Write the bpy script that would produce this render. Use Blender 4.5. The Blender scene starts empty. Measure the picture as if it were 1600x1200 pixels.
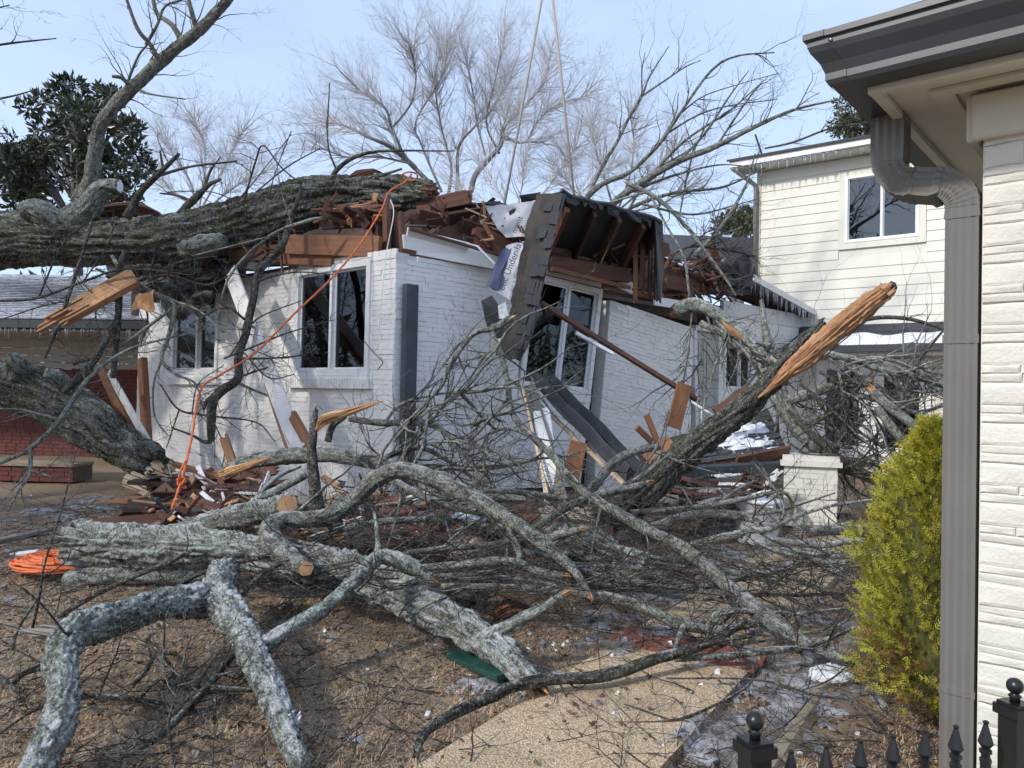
import bpy, math, random
import numpy as np
from mathutils import Vector as V, Matrix

# ---------------------------------------------------------------- camera, world, sun, exposure
SC = bpy.context.scene
COL = SC.collection
F = 1200.0                     # focal length in pixels of the 1600 px wide photograph
CAM = V((0, 0, 1.4))
R3 = (Matrix.Rotation(math.radians(90.95), 3, 'X') @ Matrix.Rotation(math.radians(1.2), 3, 'Z'))
cd = bpy.data.cameras.new('camera')
cd.sensor_width = 36.0
cd.lens = 36.0 * F / 1600.0
cd.clip_start = 0.05
cd.clip_end = 2000
cam = bpy.data.objects.new('camera', cd)
cam.matrix_world = Matrix.Translation(CAM) @ R3.to_4x4()
COL.objects.link(cam)
SC.camera = cam

SUN_AZ = math.atan2(-0.80, -0.60)      # towards the sun, measured from +Y to +X
SUN_EL = math.radians(36)
w = bpy.data.worlds.new('World'); SC.world = w; w.use_nodes = True
nt = w.node_tree; nt.nodes.clear()
sky = nt.nodes.new('ShaderNodeTexSky'); sky.sky_type = 'NISHITA'; sky.sun_disc = False
sky.sun_elevation = SUN_EL; sky.sun_rotation = SUN_AZ
sky.air_density = 1.0; sky.dust_density = 1.2; sky.ozone_density = 1.6
tc = nt.nodes.new('ShaderNodeTexCoord')
mp = nt.nodes.new('ShaderNodeMapping'); mp.inputs['Scale'].default_value = (1.2, 0.7, 4.0)
mp.inputs['Rotation'].default_value = (0.2, 0.1, 0.6)
nz = nt.nodes.new('ShaderNodeTexNoise'); nz.inputs['Scale'].default_value = 1.6; nz.inputs['Detail'].default_value = 7; nz.inputs['Roughness'].default_value = 0.55
rp = nt.nodes.new('ShaderNodeMapRange'); rp.inputs[1].default_value = 0.34; rp.inputs[2].default_value = 0.78; rp.inputs[3].default_value = 0.58; rp.inputs[4].default_value = 0.92
mx = nt.nodes.new('ShaderNodeMix'); mx.data_type = 'RGBA'; mx.inputs[7].default_value = (3.6, 4.42, 6.0, 1)
bg = nt.nodes.new('ShaderNodeBackground'); bg.inputs['Strength'].default_value = 0.135
wo = nt.nodes.new('ShaderNodeOutputWorld')
L = nt.links.new
L(tc.outputs['Generated'], mp.inputs['Vector']); L(mp.outputs[0], nz.inputs['Vector']); L(nz.outputs[0], rp.inputs[0])
L(rp.outputs[0], mx.inputs[0]); L(sky.outputs[0], mx.inputs[6]); L(mx.outputs[2], bg.inputs['Color']); L(bg.outputs[0], wo.inputs[0])

sd = bpy.data.lights.new('sun', 'SUN'); sd.energy = 2.0; sd.angle = math.radians(3.5); sd.color = (1.0, 0.93, 0.83)
sun = bpy.data.objects.new('sun', sd); COL.objects.link(sun)
to_sun = V((math.sin(SUN_AZ) * math.cos(SUN_EL), math.cos(SUN_AZ) * math.cos(SUN_EL), math.sin(SUN_EL)))
sun.rotation_euler = to_sun.to_track_quat('Z', 'Y').to_euler()
sun.location = (-20, -15, 20)
vs = SC.view_settings
vs.view_transform = 'Standard'; vs.look = 'None'; vs.exposure = 0.66; vs.gamma = 1.0
SC.render.engine = 'CYCLES'
SC.cycles.max_bounces = 7; SC.cycles.diffuse_bounces = 4; SC.cycles.glossy_bounces = 3; SC.cycles.transparent_max_bounces = 12
SC.cycles.transmission_bounces = 4
SC.cycles.use_denoising = True

# ---------------------------------------------------------------- helpers
def at(px, py, Y):
    """world point seen at a pixel of the 1600x1200 photograph, Y metres ahead"""
    d = R3 @ V(((px - 800) / F, (600 - py) / F, -1))
    return CAM + d * (Y / d.y)
def gnd(px, py, z=0.0):
    d = R3 @ V(((px - 800) / F, (600 - py) / F, -1))
    return CAM + d * ((z - CAM.z) / d.z)

def _h(ix, iy, iz, s):
    n = (ix * 374761393 + iy * 668265263 + iz * 2147483647 + s * 1274126177) & 0xFFFFFFFF
    n = ((n ^ (n >> 13)) * 1274126177) & 0xFFFFFFFF
    n = (n ^ (n >> 16))
    n = (n * 2246822519) & 0xFFFFFFFF
    return ((n ^ (n >> 15)) & 0xFFFF) / 65535.0
def vn(p, s=0):
    p = np.asarray(p, float)
    i = np.floor(p).astype(np.int64); f = p - i; u = f * f * (3 - 2 * f)
    x, y, z = i[:, 0], i[:, 1], i[:, 2]; a, b, c = u[:, 0], u[:, 1], u[:, 2]
    def g(dx, dy, dz): return _h(x + dx, y + dy, z + dz, s)
    return ((g(0,0,0)*(1-a)+g(1,0,0)*a)*(1-b)+(g(0,1,0)*(1-a)+g(1,1,0)*a)*b)*(1-c) + \
           ((g(0,0,1)*(1-a)+g(1,0,1)*a)*(1-b)+(g(0,1,1)*(1-a)+g(1,1,1)*a)*b)*c
def fbm(p, s=0, o=3):
    r = 0; a = 1; t = 0
    p = np.asarray(p, float)
    for k in range(o):
        r = r + a * vn(p * 2 ** k, s + k); t += a; a *= .5
    return r / t

WM = {}
def put(o, parent, M=None):
    M = M or Matrix.Identity(4)
    COL.objects.link(o)
    if parent is not None:
        o.parent = parent
        o.matrix_parent_inverse = WM[parent.name].inverted()
    o.matrix_basis = M
    WM[o.name] = M
    return o
def thing(name, label, cat, loc, group=None, kind=None):
    o = bpy.data.objects.new(name, None); o.empty_display_size = .1
    put(o, None, Matrix.Translation(V(loc)))
    return tag(o, label, cat, group, kind)
def tag(o, label=None, cat=None, group=None, kind=None):
    if label: o['label'] = label
    if cat: o['category'] = cat
    if group: o['group'] = group
    if kind: o['kind'] = kind
    return o

class MB:
    def __init__(s): s.v = []; s.b = []; s.q = []; s.t = []; s.qm = []; s.tm = []; s.qs = []; s.ts = []; s.n = 0
    def add(s, v, q=None, t=None, m=0, sm=False, bk=None):
        v = np.asarray(v, float).reshape(-1, 3)
        s.v.append(v); s.b.append(np.asarray(bk, float).reshape(-1, 3) if bk is not None else v)
        if q is not None and len(q):
            q = np.asarray(q, int).reshape(-1, 4) + s.n; s.q.append(q); s.qm.append(np.full(len(q), m)); s.qs.append(np.full(len(q), sm))
        if t is not None and len(t):
            t = np.asarray(t, int).reshape(-1, 3) + s.n; s.t.append(t); s.tm.append(np.full(len(t), m)); s.ts.append(np.full(len(t), sm))
        s.n += len(v)
    def mesh(s, name, mats, origin):
        v = np.concatenate(s.v) - np.array(origin); b = np.concatenate(s.b)
        q = np.concatenate(s.q) if s.q else np.zeros((0, 4), int); t = np.concatenate(s.t) if s.t else np.zeros((0, 3), int)
        me = bpy.data.meshes.new(name)
        me.vertices.add(len(v)); me.vertices.foreach_set('co', v.astype(np.float32).ravel())
        nl = len(q) * 4 + len(t) * 3
        me.loops.add(nl); me.loops.foreach_set('vertex_index', np.concatenate([q.ravel(), t.ravel()]).astype(np.int32))
        me.polygons.add(len(q) + len(t))
        ls = np.concatenate([np.arange(len(q)) * 4, len(q) * 4 + np.arange(len(t)) * 3]).astype(np.int32)
        me.polygons.foreach_set('loop_start', ls)
        mi = np.concatenate(s.qm + s.tm).astype(np.int32); me.polygons.foreach_set('material_index', mi)
        sm = np.concatenate(s.qs + s.ts).astype(bool); me.polygons.foreach_set('use_smooth', sm)
        me.update(calc_edges=True)
        a = me.attributes.new('bk', 'FLOAT_VECTOR', 'POINT'); a.data.foreach_set('vector', b.astype(np.float32).ravel())
        for m in (mats if isinstance(mats, (list, tuple)) else [mats]): me.materials.append(M[m] if isinstance(m, str) else m)
        return me
    def build(s, name, mats, parent=None, origin=None):
        if origin is None:
            v = np.concatenate(s.v); lo, hi = v.min(0), v.max(0); origin = ((lo[0]+hi[0])/2, (lo[1]+hi[1])/2, lo[2])
        me = s.mesh(name, mats, origin)
        return put(bpy.data.objects.new(name, me), parent, Matrix.Translation(V(origin)))
    def xform(s, Mx):
        A = np.array(Mx)
        s.v = [x @ A[:3, :3].T + A[:3, 3] for x in s.v]
        return s
    # -- shapes
    def box(s, lo, hi, Mx=None, m=0):
        (x0, y0, z0), (x1, y1, z1) = lo, hi
        v = np.array([[x0,y0,z0],[x1,y0,z0],[x1,y1,z0],[x0,y1,z0],[x0,y0,z1],[x1,y0,z1],[x1,y1,z1],[x0,y1,z1]], float)
        b = v.copy()
        if Mx is not None: A = np.array(Mx); v = v @ A[:3,:3].T + A[:3,3]
        s.add(v, q=[[0,3,2,1],[4,5,6,7],[0,1,5,4],[1,2,6,5],[2,3,7,6],[3,0,4,7]], m=m, bk=b)
    def beam(s, p0, p1, wd, ht, up=(0,0,1), m=0, ch=.08, seed=None, jag=0, n=1):
        """chamfered board from p0 to p1; jag>0 breaks its far end into splinters"""
        p0, p1 = V(p0), V(p1); d = (p1 - p0); Ln = d.length; d.normalize()
        x = d.cross(V(up));
        if x.length < 1e-4: x = d.cross(V((1, 0, 0)))
        x.normalize(); z = x.cross(d).normalized()
        rs = random.Random(seed if seed is not None else int(abs(p0.x*977+p0.z*131+p1.x*71)*1000))
        if jag <= 0:
            c = min(wd, ht) * ch; a, b = wd/2, ht/2
            pr = [(-a+c,-b),(a-c,-b),(a,-b+c),(a,b-c),(a-c,b),(-a+c,b),(-a,b-c),(-a,-b+c)]
            vv = []; bb = []
            o = rs.uniform(0, 50)
            for k, y in enumerate((0, Ln)):
                for (i, j) in pr:
                    vv.append(p0 + d*y + x*i + z*j); bb.append((i+o, j+o, y+o))
            q = [[k, (k+1) % 8, 8+(k+1) % 8, 8+k] for k in range(8)]
            t = [[0, k+1, k] for k in range(1, 7)] + [[8, 8+k, 8+k+1] for k in range(1, 7)]
            s.add(vv, q, t, m=m, bk=bb)
        else:
            k = max(3, int(wd/.03) if wd > ht else 3); k = min(k, 9); k2 = 2 if ht > .03 else 1
            o = rs.uniform(0, 50)
            for i in range(k):
                for j in range(k2):
                    e = Ln - jag*rs.random()**1.3; f0 = 0
                    xa, xb = -wd/2+wd*i/k, -wd/2+wd*(i+1)/k; za, zb = -ht/2+ht*j/k2, -ht/2+ht*(j+1)/k2
                    tipx = rs.uniform(xa, xb); tipz = rs.uniform(za, zb)
                    vv = []; bb = []
                    for (y, sx, sz) in ((f0,1,1),(e*.97,1,1),(e, .15, .3)):
                        for (xx, zz) in ((xa,za),(xb,za),(xb,zb),(xa,zb)):
                            X = tipx+(xx-tipx)*sx; Zz = tipz+(zz-tipz)*sz
                            vv.append(p0+d*y+x*X+z*Zz); bb.append((X+o, Zz+o, y+o))
                    q = [[0,3,2,1],[8,9,10,11]]
                    for r in (0,4):
                        q += [[r+a_, r+(a_+1) % 4, r+4+(a_+1) % 4, r+4+a_] for a_ in range(4)]
                    s.add(vv, q, m=m, bk=bb)
    def tube(s, pts, rad, n=6, m=0, sm=True, cap=True, s0=0.0):
        P = np.array([tuple(p) for p in pts], float); r = np.asarray(rad, float)
        if r.ndim == 0: r = np.full(len(P), float(r))
        T = np.gradient(P, axis=0); T /= (np.linalg.norm(T, axis=1)[:, None] + 1e-9)
        t0 = T[0]; ref = np.array([0,0,1.]) if abs(t0[2]) < .8 else np.array([1.,0,0])
        u = np.cross(t0, ref); u /= np.linalg.norm(u)
        U = np.zeros_like(P); U[0] = u
        for k in range(1, len(P)):
            u = u - T[k]*np.dot(u, T[k]); u /= (np.linalg.norm(u)+1e-9); U[k] = u
        W = np.cross(T, U)
        th = np.arange(n)*2*math.pi/n; c, sn = np.cos(th), np.sin(th)
        ring = U[:, None, :]*c[None, :, None] + W[:, None, :]*sn[None, :, None]
        vv = P[:, None, :] + ring*r[:, None, None]
        al = np.concatenate([[0], np.cumsum(np.linalg.norm(np.diff(P, axis=0), axis=1))]) + s0
        bk = np.stack([c[None, :]*r[:, None]+s0*3.1, sn[None, :]*r[:, None]+s0*1.7, np.repeat(al[:, None], n, 1)], -1)
        k = np.arange(len(P)-1)[:, None]*n; j = np.arange(n)[None, :]
        q = np.stack([k+j, k+(j+1) % n, k+n+(j+1) % n, k+n+j], -1).reshape(-1, 4)
        tt = None
        if cap:
            e = (len(P)-1)*n
            tt = [[0, i+1, i] for i in range(1, n-1)] + [[e, e+i, e+i+1] for i in range(1, n-1)]
        s.add(vv.reshape(-1, 3), q, tt, m=m, sm=sm, bk=bk.reshape(-1, 3))
        return vv, ring, bk
    def grid(s, fn, nu, nv, m=0, sm=True):
        """fn(u,v)->point for u,v in 0..1"""
        vv = [tuple(fn(i/nu, j/nv)) for j in range(nv+1) for i in range(nu+1)]
        q = [[j*(nu+1)+i, j*(nu+1)+i+1, (j+1)*(nu+1)+i+1, (j+1)*(nu+1)+i] for j in range(nv) for i in range(nu)]
        s.add(vv, q, m=m, sm=sm)
    def poly(s, pts, m=0, thick=0, nrm=None):
        """convex polygon, optionally with thickness"""
        n = len(pts); P = [V(p) for p in pts]
        if thick:
            nn = V(nrm) if nrm is not None else (P[1]-P[0]).cross(P[2]-P[0]).normalized()
            Q = [p - nn*thick for p in P]
            t = [[0, i, i+1] for i in range(1, n-1)] + [[n, n+i+1, n+i] for i in range(1, n-1)]
            q = [[i, n+i, n+(i+1) % n, (i+1) % n] for i in range(n)]
            s.add([tuple(p) for p in P+Q], q, t, m=m)
        else:
            s.add([tuple(p) for p in P], None, [[0, i, i+1] for i in range(1, n-1)], m=m)

def catmull(pts, step):
    """pts: list of (Vector, radius) -> evenly resampled smooth curve"""
    P = [p for p, r in pts]; Rr = [r for p, r in pts]
    if len(P) == 2: P = [P[0], (P[0]+P[1])/2, P[1]]; Rr = [Rr[0], (Rr[0]+Rr[1])/2, Rr[1]]
    out = []; rr = []
    for i in range(len(P)-1):
        a = P[i-1] if i > 0 else P[i]*2-P[i+1]; b, c = P[i], P[i+1]; d = P[i+2] if i+2 < len(P) else P[i+1]*2-P[i]
        n = max(2, int((c-b).length/step))
        for k in range(n):
            t = k/n
            out.append(0.5*((2*b)+(c-a)*t+(2*a-5*b+4*c-d)*t*t+(3*b-a-3*c+d)*t**3)); rr.append(Rr[i]*(1-t)+Rr[i+1]*t)
    out.append(P[-1]); rr.append(Rr[-1])
    return out, rr

# ---------------------------------------------------------------- materials
M = {}
class NB:
    def __init__(s, name):
        s.m = bpy.data.materials.new(name); s.m.use_nodes = True; s.nt = s.m.node_tree
        s.bsdf = s.nt.nodes['Principled BSDF']; s.out = s.nt.nodes['Material Output']; M[name] = s.m
    def __call__(s, typ, ins=None, **kw):
        n = s.nt.nodes.new('ShaderNode'+typ)
        for k, v in kw.items(): setattr(n, k, v)
        for k, v in (ins or {}).items(): s.set(n.inputs[k], v)
        return n
    def set(s, sock, v):
        if hasattr(v, 'is_output'): s.nt.links.new(v, sock)
        elif hasattr(v, 'outputs'): s.nt.links.new(v.outputs[0], sock)
        else:
            if isinstance(v, tuple) and len(v) == 3 and sock.type == 'RGBA': v = (*v, 1)
            sock.default_value = v
    def P(s, **kw):
        for k, v in kw.items(): s.set(s.bsdf.inputs[k.replace('_', ' ')], v)
    def bk(s): return s('Attribute', attribute_name='bk').outputs['Vector']
    def obj(s): return s('TexCoord').outputs['Object']
    def mapv(s, v, sc, loc=(0,0,0)): return s('Mapping', {'Vector': v, 'Scale': sc, 'Location': loc}).outputs[0]
    def noise(s, v, scale, detail=4, rough=.55, dist=0): return s('TexNoise', {'Vector': v, 'Scale': scale, 'Detail': detail, 'Roughness': rough, 'Distortion': dist}).outputs[0]
    def ramp(s, f, a, b, lo=0., hi=1.): return s('MapRange', {0: f, 1: a, 2: b, 3: lo, 4: hi}).outputs[0]
    def mix(s, f, a, b, blend='MIX'):
        n = s('Mix', data_type='RGBA', blend_type=blend); s.set(n.inputs[0], f); s.set(n.inputs[6], a); s.set(n.inputs[7], b); return n.outputs[2]
    def math(s, op, a, b=0.5): return s('Math', {0: a, 1: b}, operation=op).outputs[0]
    def bump(s, h, strength=.5, dist=.02):
        s.P(Normal=s('Bump', {'Height': h, 'Strength': strength, 'Distance': dist}).outputs[0])
    def rnd(s): return s('ObjectInfo').outputs['Random']
    def nz(s):
        g = s('NewGeometry'); return s('SeparateXYZ', {0: g.outputs['Normal']}).outputs[2]
    def pos(s): return s('NewGeometry').outputs['Position']

def simple(name, col, rough=.6, var=.12, scale=8, metal=0, bump=.0, bscale=40, spec=.5):
    b = NB(name); o = b.obj()
    n = b.noise(o, scale, 5, .6)
    c = b.mix(b.ramp(n, .3, .7), tuple(x*(1-var) for x in col), tuple(min(1, x*(1+var)) for x in col))
    b.P(Base_Color=c, Roughness=rough, Metallic=metal); b.bsdf.inputs['Specular IOR Level'].default_value = spec
    if bump: b.bump(b.noise(o, bscale, 4), bump, .01)
    return b

def bark(name, dark, mid, lich, lamt, moss=(.05,.06,.02), mamt=0., frost=0., fine=1.0, al=.22, spk=95.):
    b = NB(name); k = b.bk()
    m1 = b.mapv(k, (1, 1, al))
    n1 = b.noise(m1, 16*fine, 7, .68, .4)
    n2 = b.noise(k, 34*fine, 4, .6)
    c = b.mix(b.ramp(n1, .40, .58), dark, mid)
    c = b.mix(b.ramp(n2, .35, .75, 0, .45), c, tuple(x*.45 for x in dark))
    ln = b.noise(k, 11*fine, 7, .78, .8); ln2 = b.noise(k, 70*fine, 3, .6)
    lm = b.math('MULTIPLY', b.ramp(ln, .60-.18*lamt, .68-.14*lamt), b.ramp(ln2, .36, .56, .05, 1))
    lm = b.math('MULTIPLY', lm, b.ramp(n1, .30, .5, .25, 1))
    lc = b.mix(b.ramp(b.noise(k, 9, 3), .4, .62), lich, tuple(x*y for x, y in zip(lich, (.72, .86, .78))))
    c = b.mix(lm, c, lc)
    if mamt:
        mn = b.noise(k, 2.6, 5, .65); c = b.mix(b.math('MULTIPLY', b.ramp(mn, .60-.25*mamt, .72-.2*mamt), b.ramp(ln2, .3, .6, .3, 1)), c, moss)
    sp = b.noise(k, spk, 3, .65); sp2 = b.noise(k, spk*.45, 3, .6, .5)
    c = b.mix(b.ramp(sp, .54, .66, 0, .75), c, tuple(x*.6 for x in dark))
    c = b.mix(b.ramp(sp2, .55, .68, 0, .55), c, tuple(x*.5 for x in dark))
    c = b.mix(b.ramp(sp, .44, .33, 0, .65), c, tuple(min(.75, x*1.25) for x in lich))
    rough = .88
    if frost:
        nzs = b.nz(); fn = b.noise(b.pos(), 5, 8, .8)
        fm = b.math('MULTIPLY', b.ramp(nzs, .85-.75*frost, 1.15-.35*frost), b.ramp(b.math('ADD', fn, b.ramp(b.math('ADD', n1, b.math('MULTIPLY', ln2, .5)), .5, 1.0, -.16, .16)), .62-.22*frost, .72-.16*frost))
        c = b.mix(b.math('MULTIPLY', fm, .85), c, (.63, .655, .68))
    h = b.math('ADD', b.math('MULTIPLY', n1, 1.0), b.math('ADD', b.math('MULTIPLY', sp, -.6), b.math('MULTIPLY', ln, .6)))
    b.P(Base_Color=c, Roughness=rough); b.bsdf.inputs['Specular IOR Level'].default_value = .25
    b.bump(h, 1.0, .035/fine)
bark('bark_oak', (.022,.021,.018), (.20,.197,.176), (.36,.385,.34), .42, (.10,.11,.05), .40, .50, .8, .14, 34.)
bark('bark_lichen', (.055,.053,.05), (.34,.337,.318), (.52,.555,.515), .80, (.12,.135,.075), .12, .60, 1.3, .4, 95.)
bark('bark_limb', (.05,.047,.042), (.26,.255,.235), (.48,.515,.46), .66, (.12,.135,.07), .22, .45, 1.5, .4, 110.)
bark('bark_dark', (.022,.019,.017), (.125,.118,.106), (.33,.36,.31), .36, (.07,.08,.035), .25, .32, 1.3, .22, 60.)
bark('bark_frosty', (.06,.06,.055), (.30,.305,.285), (.50,.545,.495), .85, (.11,.13,.08), .22, .66, 1.2, .5, 80.)
bark('twig', (.038,.030,.026), (.125,.107,.094), (.34,.36,.33), .28, frost=.30, fine=2.5)
bark('twig_frost', (.10,.09,.085), (.26,.245,.235), (.5,.51,.51), .45, frost=.65, fine=2.5)
simple('far_frost', (.47,.465,.475), .85, .12, 3)
simple('far_limb', (.15,.145,.14), .85, .25, 3)

def wood(name, a, b_, rough=.7, streak=26, dark=.5, bump=.4):
    b = NB(name); k = b.bk()
    m = b.mapv(k, (1, 1, .07))
    n = b.noise(m, streak, 6, .65, .3); n2 = b.noise(b.mapv(k, (1, 1, .3)), 5, 4, .6)
    c = b.mix(b.ramp(n, .33, .68), a, b_)
    c = b.mix(b.ramp(n2, .45, .75, 0, dark), c, tuple(x*.35 for x in a))
    c = b.mix(b.math('MULTIPLY', b.rnd(), .35), c, tuple(x*.6 for x in b_))
    b.P(Base_Color=c, Roughness=rough); b.bump(n, bump, .006)
wood('wood_fresh', (.42,.20,.08), (.66,.42,.22), .7, 34, .35)
wood('wood_torn', (.27,.11,.045), (.58,.34,.17), .7, 30, .65, .9)
wood('wood_pale', (.50,.36,.22), (.70,.55,.38), .7, 30, .3)
wood('lumber', (.19,.078,.036), (.35,.165,.078), .65, 24, .5)
wood('lumber_old', (.085,.034,.021), (.19,.080,.047), .7, 24, .6)
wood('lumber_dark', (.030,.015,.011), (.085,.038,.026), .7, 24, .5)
wood('lumber_gray', (.16,.145,.13), (.30,.28,.25), .8, 24, .4)
b = NB('wood_end'); k = b.bk()
sx = b('SeparateXYZ', {0: k}); rr = b.math('SQRT', b.math('ADD', b.math('MULTIPLY', sx.outputs[0], sx.outputs[0]), b.math('MULTIPLY', sx.outputs[1], sx.outputs[1])))
rg = b.math('SINE', b.math('ADD', b.math('MULTIPLY', rr, 330.), b.math('MULTIPLY', b.noise(k, 20, 3), 9.)))
c = b.mix(b.ramp(rg, -1, 1, 0, .5), (.62,.36,.19), (.50,.26,.12)); c = b.mix(b.ramp(b.noise(k, 9, 3), .45, .75), c, (.40,.21,.11))
b.P(Base_Color=c, Roughness=.75)

def painted_brick(name, col, shade, rough=.55, bs=55, bst=.35):
    b = NB(name); o = b.obj(); r = b.rnd()
    v = b('VectorMath', {0: o, 1: b('CombineXYZ', {0: b.math('MULTIPLY', r, 37.), 1: b.math('MULTIPLY', r, 11.), 2: 0.}).outputs[0]}, operation='ADD').outputs[0]
    n = b.noise(v, 6, 5, .6); n2 = b.noise(v, bs, 4, .65)
    p = b.pos(); big = b.noise(b.mapv(p, (1.2, 1.2, .5)), 1.1, 6, .65)
    c = b.mix(b.ramp(n, .35, .7), col, shade); c = b.mix(b.math('MULTIPLY', r, .35), c, shade)
    c = b.mix(b.ramp(big, .55, .78, 0, .35), c, tuple(x*.62 for x in shade))
    st_ = b.noise(b.mapv(p, (9, 9, .7)), 1.0, 5, .7); c = b.mix(b.ramp(st_, .58, .76, 0, .30), c, tuple(x*y for x, y in zip(shade, (.62, .58, .52))))
    b.P(Base_Color=c, Roughness=rough); b.bump(b.math('ADD', n2, b.math('MULTIPLY', n, .8)), bst, .012)
painted_brick('brick_white', (.85,.845,.825), (.79,.785,.765))
painted_brick('mortar_white', (.70,.70,.68), (.62,.62,.60))
painted_brick('brick_cream', (.70,.685,.625), (.66,.645,.585), .6, 60, .35)
painted_brick('mortar_cream', (.72,.70,.635), (.66,.64,.575))
painted_brick('brick_red', (.17,.045,.032), (.10,.030,.024), .8)
painted_brick('mortar_red', (.14,.11,.10), (.10,.08,.075), .9)
painted_brick('paver_red', (.30,.10,.07), (.22,.075,.055), .85)
simple('siding', (.68,.67,.595), .5, .035, 2.0, bump=.1, bscale=30)
simple('siding_gray', (.40,.39,.37), .6, .06, 2.0)
simple('trim_white', (.78,.79,.79), .45, .04, 3)
simple('trim_cream', (.56,.53,.45), .5, .06, 3, bump=.08, bscale=20)
simple('trim_worn', (.66,.67,.67), .55, .12, 5, bump=.1)
simple('gutter_dark', (.040,.046,.056), .38, .18, 4, metal=.0)
simple('gutter_fallen', (.050,.060,.075), .42, .35, 3)
simple('downspout', (.165,.16,.15), .33, .10, 3)
simple('gutter_white', (.70,.71,.70), .4, .1, 4)
simple('iron_black', (.012,.013,.014), .32, .3, 6)
simple('dark_green', (.012,.055,.045), .5, .2, 6)
simple('plastic_white', (.76,.79,.82), .35, .05, 6)
simple('hose', (.40,.34,.24), .5, .2, 6)
simple('rope', (.66,.15,.045), .6, .22, 30, bump=.3, bscale=90)
simple('strap', (.36,.34,.31), .7, .1, 6)
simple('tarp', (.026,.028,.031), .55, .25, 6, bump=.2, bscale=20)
simple('interior', (.16,.15,.14), .8, .2, 2)
simple('curtain', (.085,.085,.085), .9, .2, 3)
simple('metal', (.55,.55,.55), .25, .1, 5, metal=1)
simple('insulation', (.42,.30,.26), .9, .45, 16, bump=.9, bscale=26)
simple('paper_brown', (.052,.045,.039), .8, .15, 8, bump=.15)
simple('ink_blue', (.03,.045,.12), .6, .1, 8)
b = simple('underlay', (.27,.30,.36), .45, .06, 6, bump=.3, bscale=14)
b = NB('shingle'); o = b.obj(); r = b.rnd()
g = b.noise(o, 160, 2, .6); n = b.noise(o, 5, 4)
c = b.mix(b.ramp(g, .35, .65), (.022,.024,.029), (.085,.09,.10)); c = b.mix(b.math('MULTIPLY', r, .55), c, (.035,.038,.044)); c = b.mix(b.ramp(n, .5, .75, 0, .35), c, (.12,.12,.12))
b.P(Base_Color=c, Roughness=.85); b.bump(g, .5, .004)
b = NB('snow'); p = b.pos(); n = b.noise(p, 9, 6, .7)
b.P(Base_Color=b.mix(b.ramp(n, .35, .7), (.66,.69,.75), (.80,.83,.88)), Roughness=.45, Subsurface_Weight=.0); b.bump(n, .5, .03)
b = NB('ice'); p = b.pos(); n = b.noise(p, 22, 5, .7); n2 = b.noise(p, 4.5, 6, .75); n3 = b.noise(p, 75, 4, .7)
c = b.mix(b.ramp(n, .35, .7), (.34,.345,.365), (.60,.62,.66)); c = b.mix(b.ramp(n2, .40, .62, 0, .9), c, (.15,.125,.105)); c = b.mix(b.ramp(n3, .54, .66, 0, .85), c, (.09,.07,.055))
b.P(Base_Color=c, Roughness=b.ramp(n, .3, .7, .18, .6), Alpha=b.ramp(b.math('ADD', n2, b.math('MULTIPLY', n3, .4)), .62, .86, .95, .25)); b.bump(b.math('ADD', n, b.math('MULTIPLY', n3, .5)), .7, .02)
b = NB('ice_clean'); p = b.pos(); n = b.noise(p, 22, 4)
b.P(Base_Color=b.mix(b.ramp(n, .35, .7), (.50,.53,.57), (.74,.77,.82)), Roughness=.2); b.bump(n, .3, .01)
b = NB('icicle'); b.P(Base_Color=(.78,.82,.88), Roughness=.08, Transmission_Weight=.7, IOR=1.31)
def glass(name, tint, refl=1.0, rough=.02):
    b = NB(name); nt_ = b.nt
    tr = b('BsdfTransparent', {'Color': tint}); gl = b('BsdfGlossy', {'Color': (.9,.95,1), 'Roughness': rough})
    fr = b('Fresnel', {'IOR': 1.5}); nn = b('Bump', {'Height': b.noise(b.obj(), 1.3, 2), 'Strength': .06, 'Distance': .05}); b.set(gl.inputs['Normal'], nn.outputs[0])
    fm = b.math('MULTIPLY', fr.outputs[0], refl)
    ms = b('MixShader'); b.set(ms.inputs[0], fm); b.set(ms.inputs[1], tr.outputs[0]); b.set(ms.inputs[2], gl.outputs[0])
    nt_.links.new(ms.outputs[0], b.out.inputs[0])
glass('glass', (.30,.32,.33), .9)
glass('glass_tint', (.14,.22,.22), 3.0)
# ground
b = NB('ground'); p = b.pos()
n1 = b.noise(p, 1.3, 6, .7); n2 = b.noise(p, 9, 6, .75); n3 = b.noise(p, 60, 4, .7)
c = b.mix(b.ramp(n1, .35, .65), (.17,.118,.078), (.27,.195,.13)); c = b.mix(b.ramp(n2, .48, .72, 0, .8), c, (.07,.056,.046)); c = b.mix(b.ramp(n3, .42, .7, 0, .7), c, (.40,.30,.20))
b.P(Base_Color=c, Roughness=.95); b.bump(b.math('ADD', n2, b.math('MULTIPLY', n3, .6)), .8, .03)
b = NB('aggregate'); p = b.pos()
vo = b('TexVoronoi', {'Vector': p, 'Scale': 135.0}); vd = vo.outputs['Distance']; vc = b('SeparateColor', {0: vo.outputs['Color']})
c = b.mix(vc.outputs[0], (.50,.35,.20), (.82,.64,.42)); c = b.mix(b.ramp(vc.outputs[1], .78, .95), c, (.72,.66,.56)); c = b.mix(b.ramp(vd, .34, .66, 0, .8), c, (.25,.18,.11))
c = b.mix(b.ramp(b.noise(p, 1.6, 6, .7), .50, .76, 0, .55), c, (.14,.105,.078))
c = b.mix(b.ramp(b.noise(p, 26, 5, .75), .62, .74, 0, .45), c, (.12,.09,.065))
b.P(Base_Color=c, Roughness=.85); b.bump(b.math('SUBTRACT', 1., vd), .7, .006)
simple('concrete', (.27,.225,.17), .9, .25, 7, bump=.5, bscale=60)
b = NB('frost_shingle'); p = b.pos(); n = b.noise(b.mapv(p, (1.5, 1.5, 6)), 2.2, 7, .75); n2 = b.noise(p, 40, 3)
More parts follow.
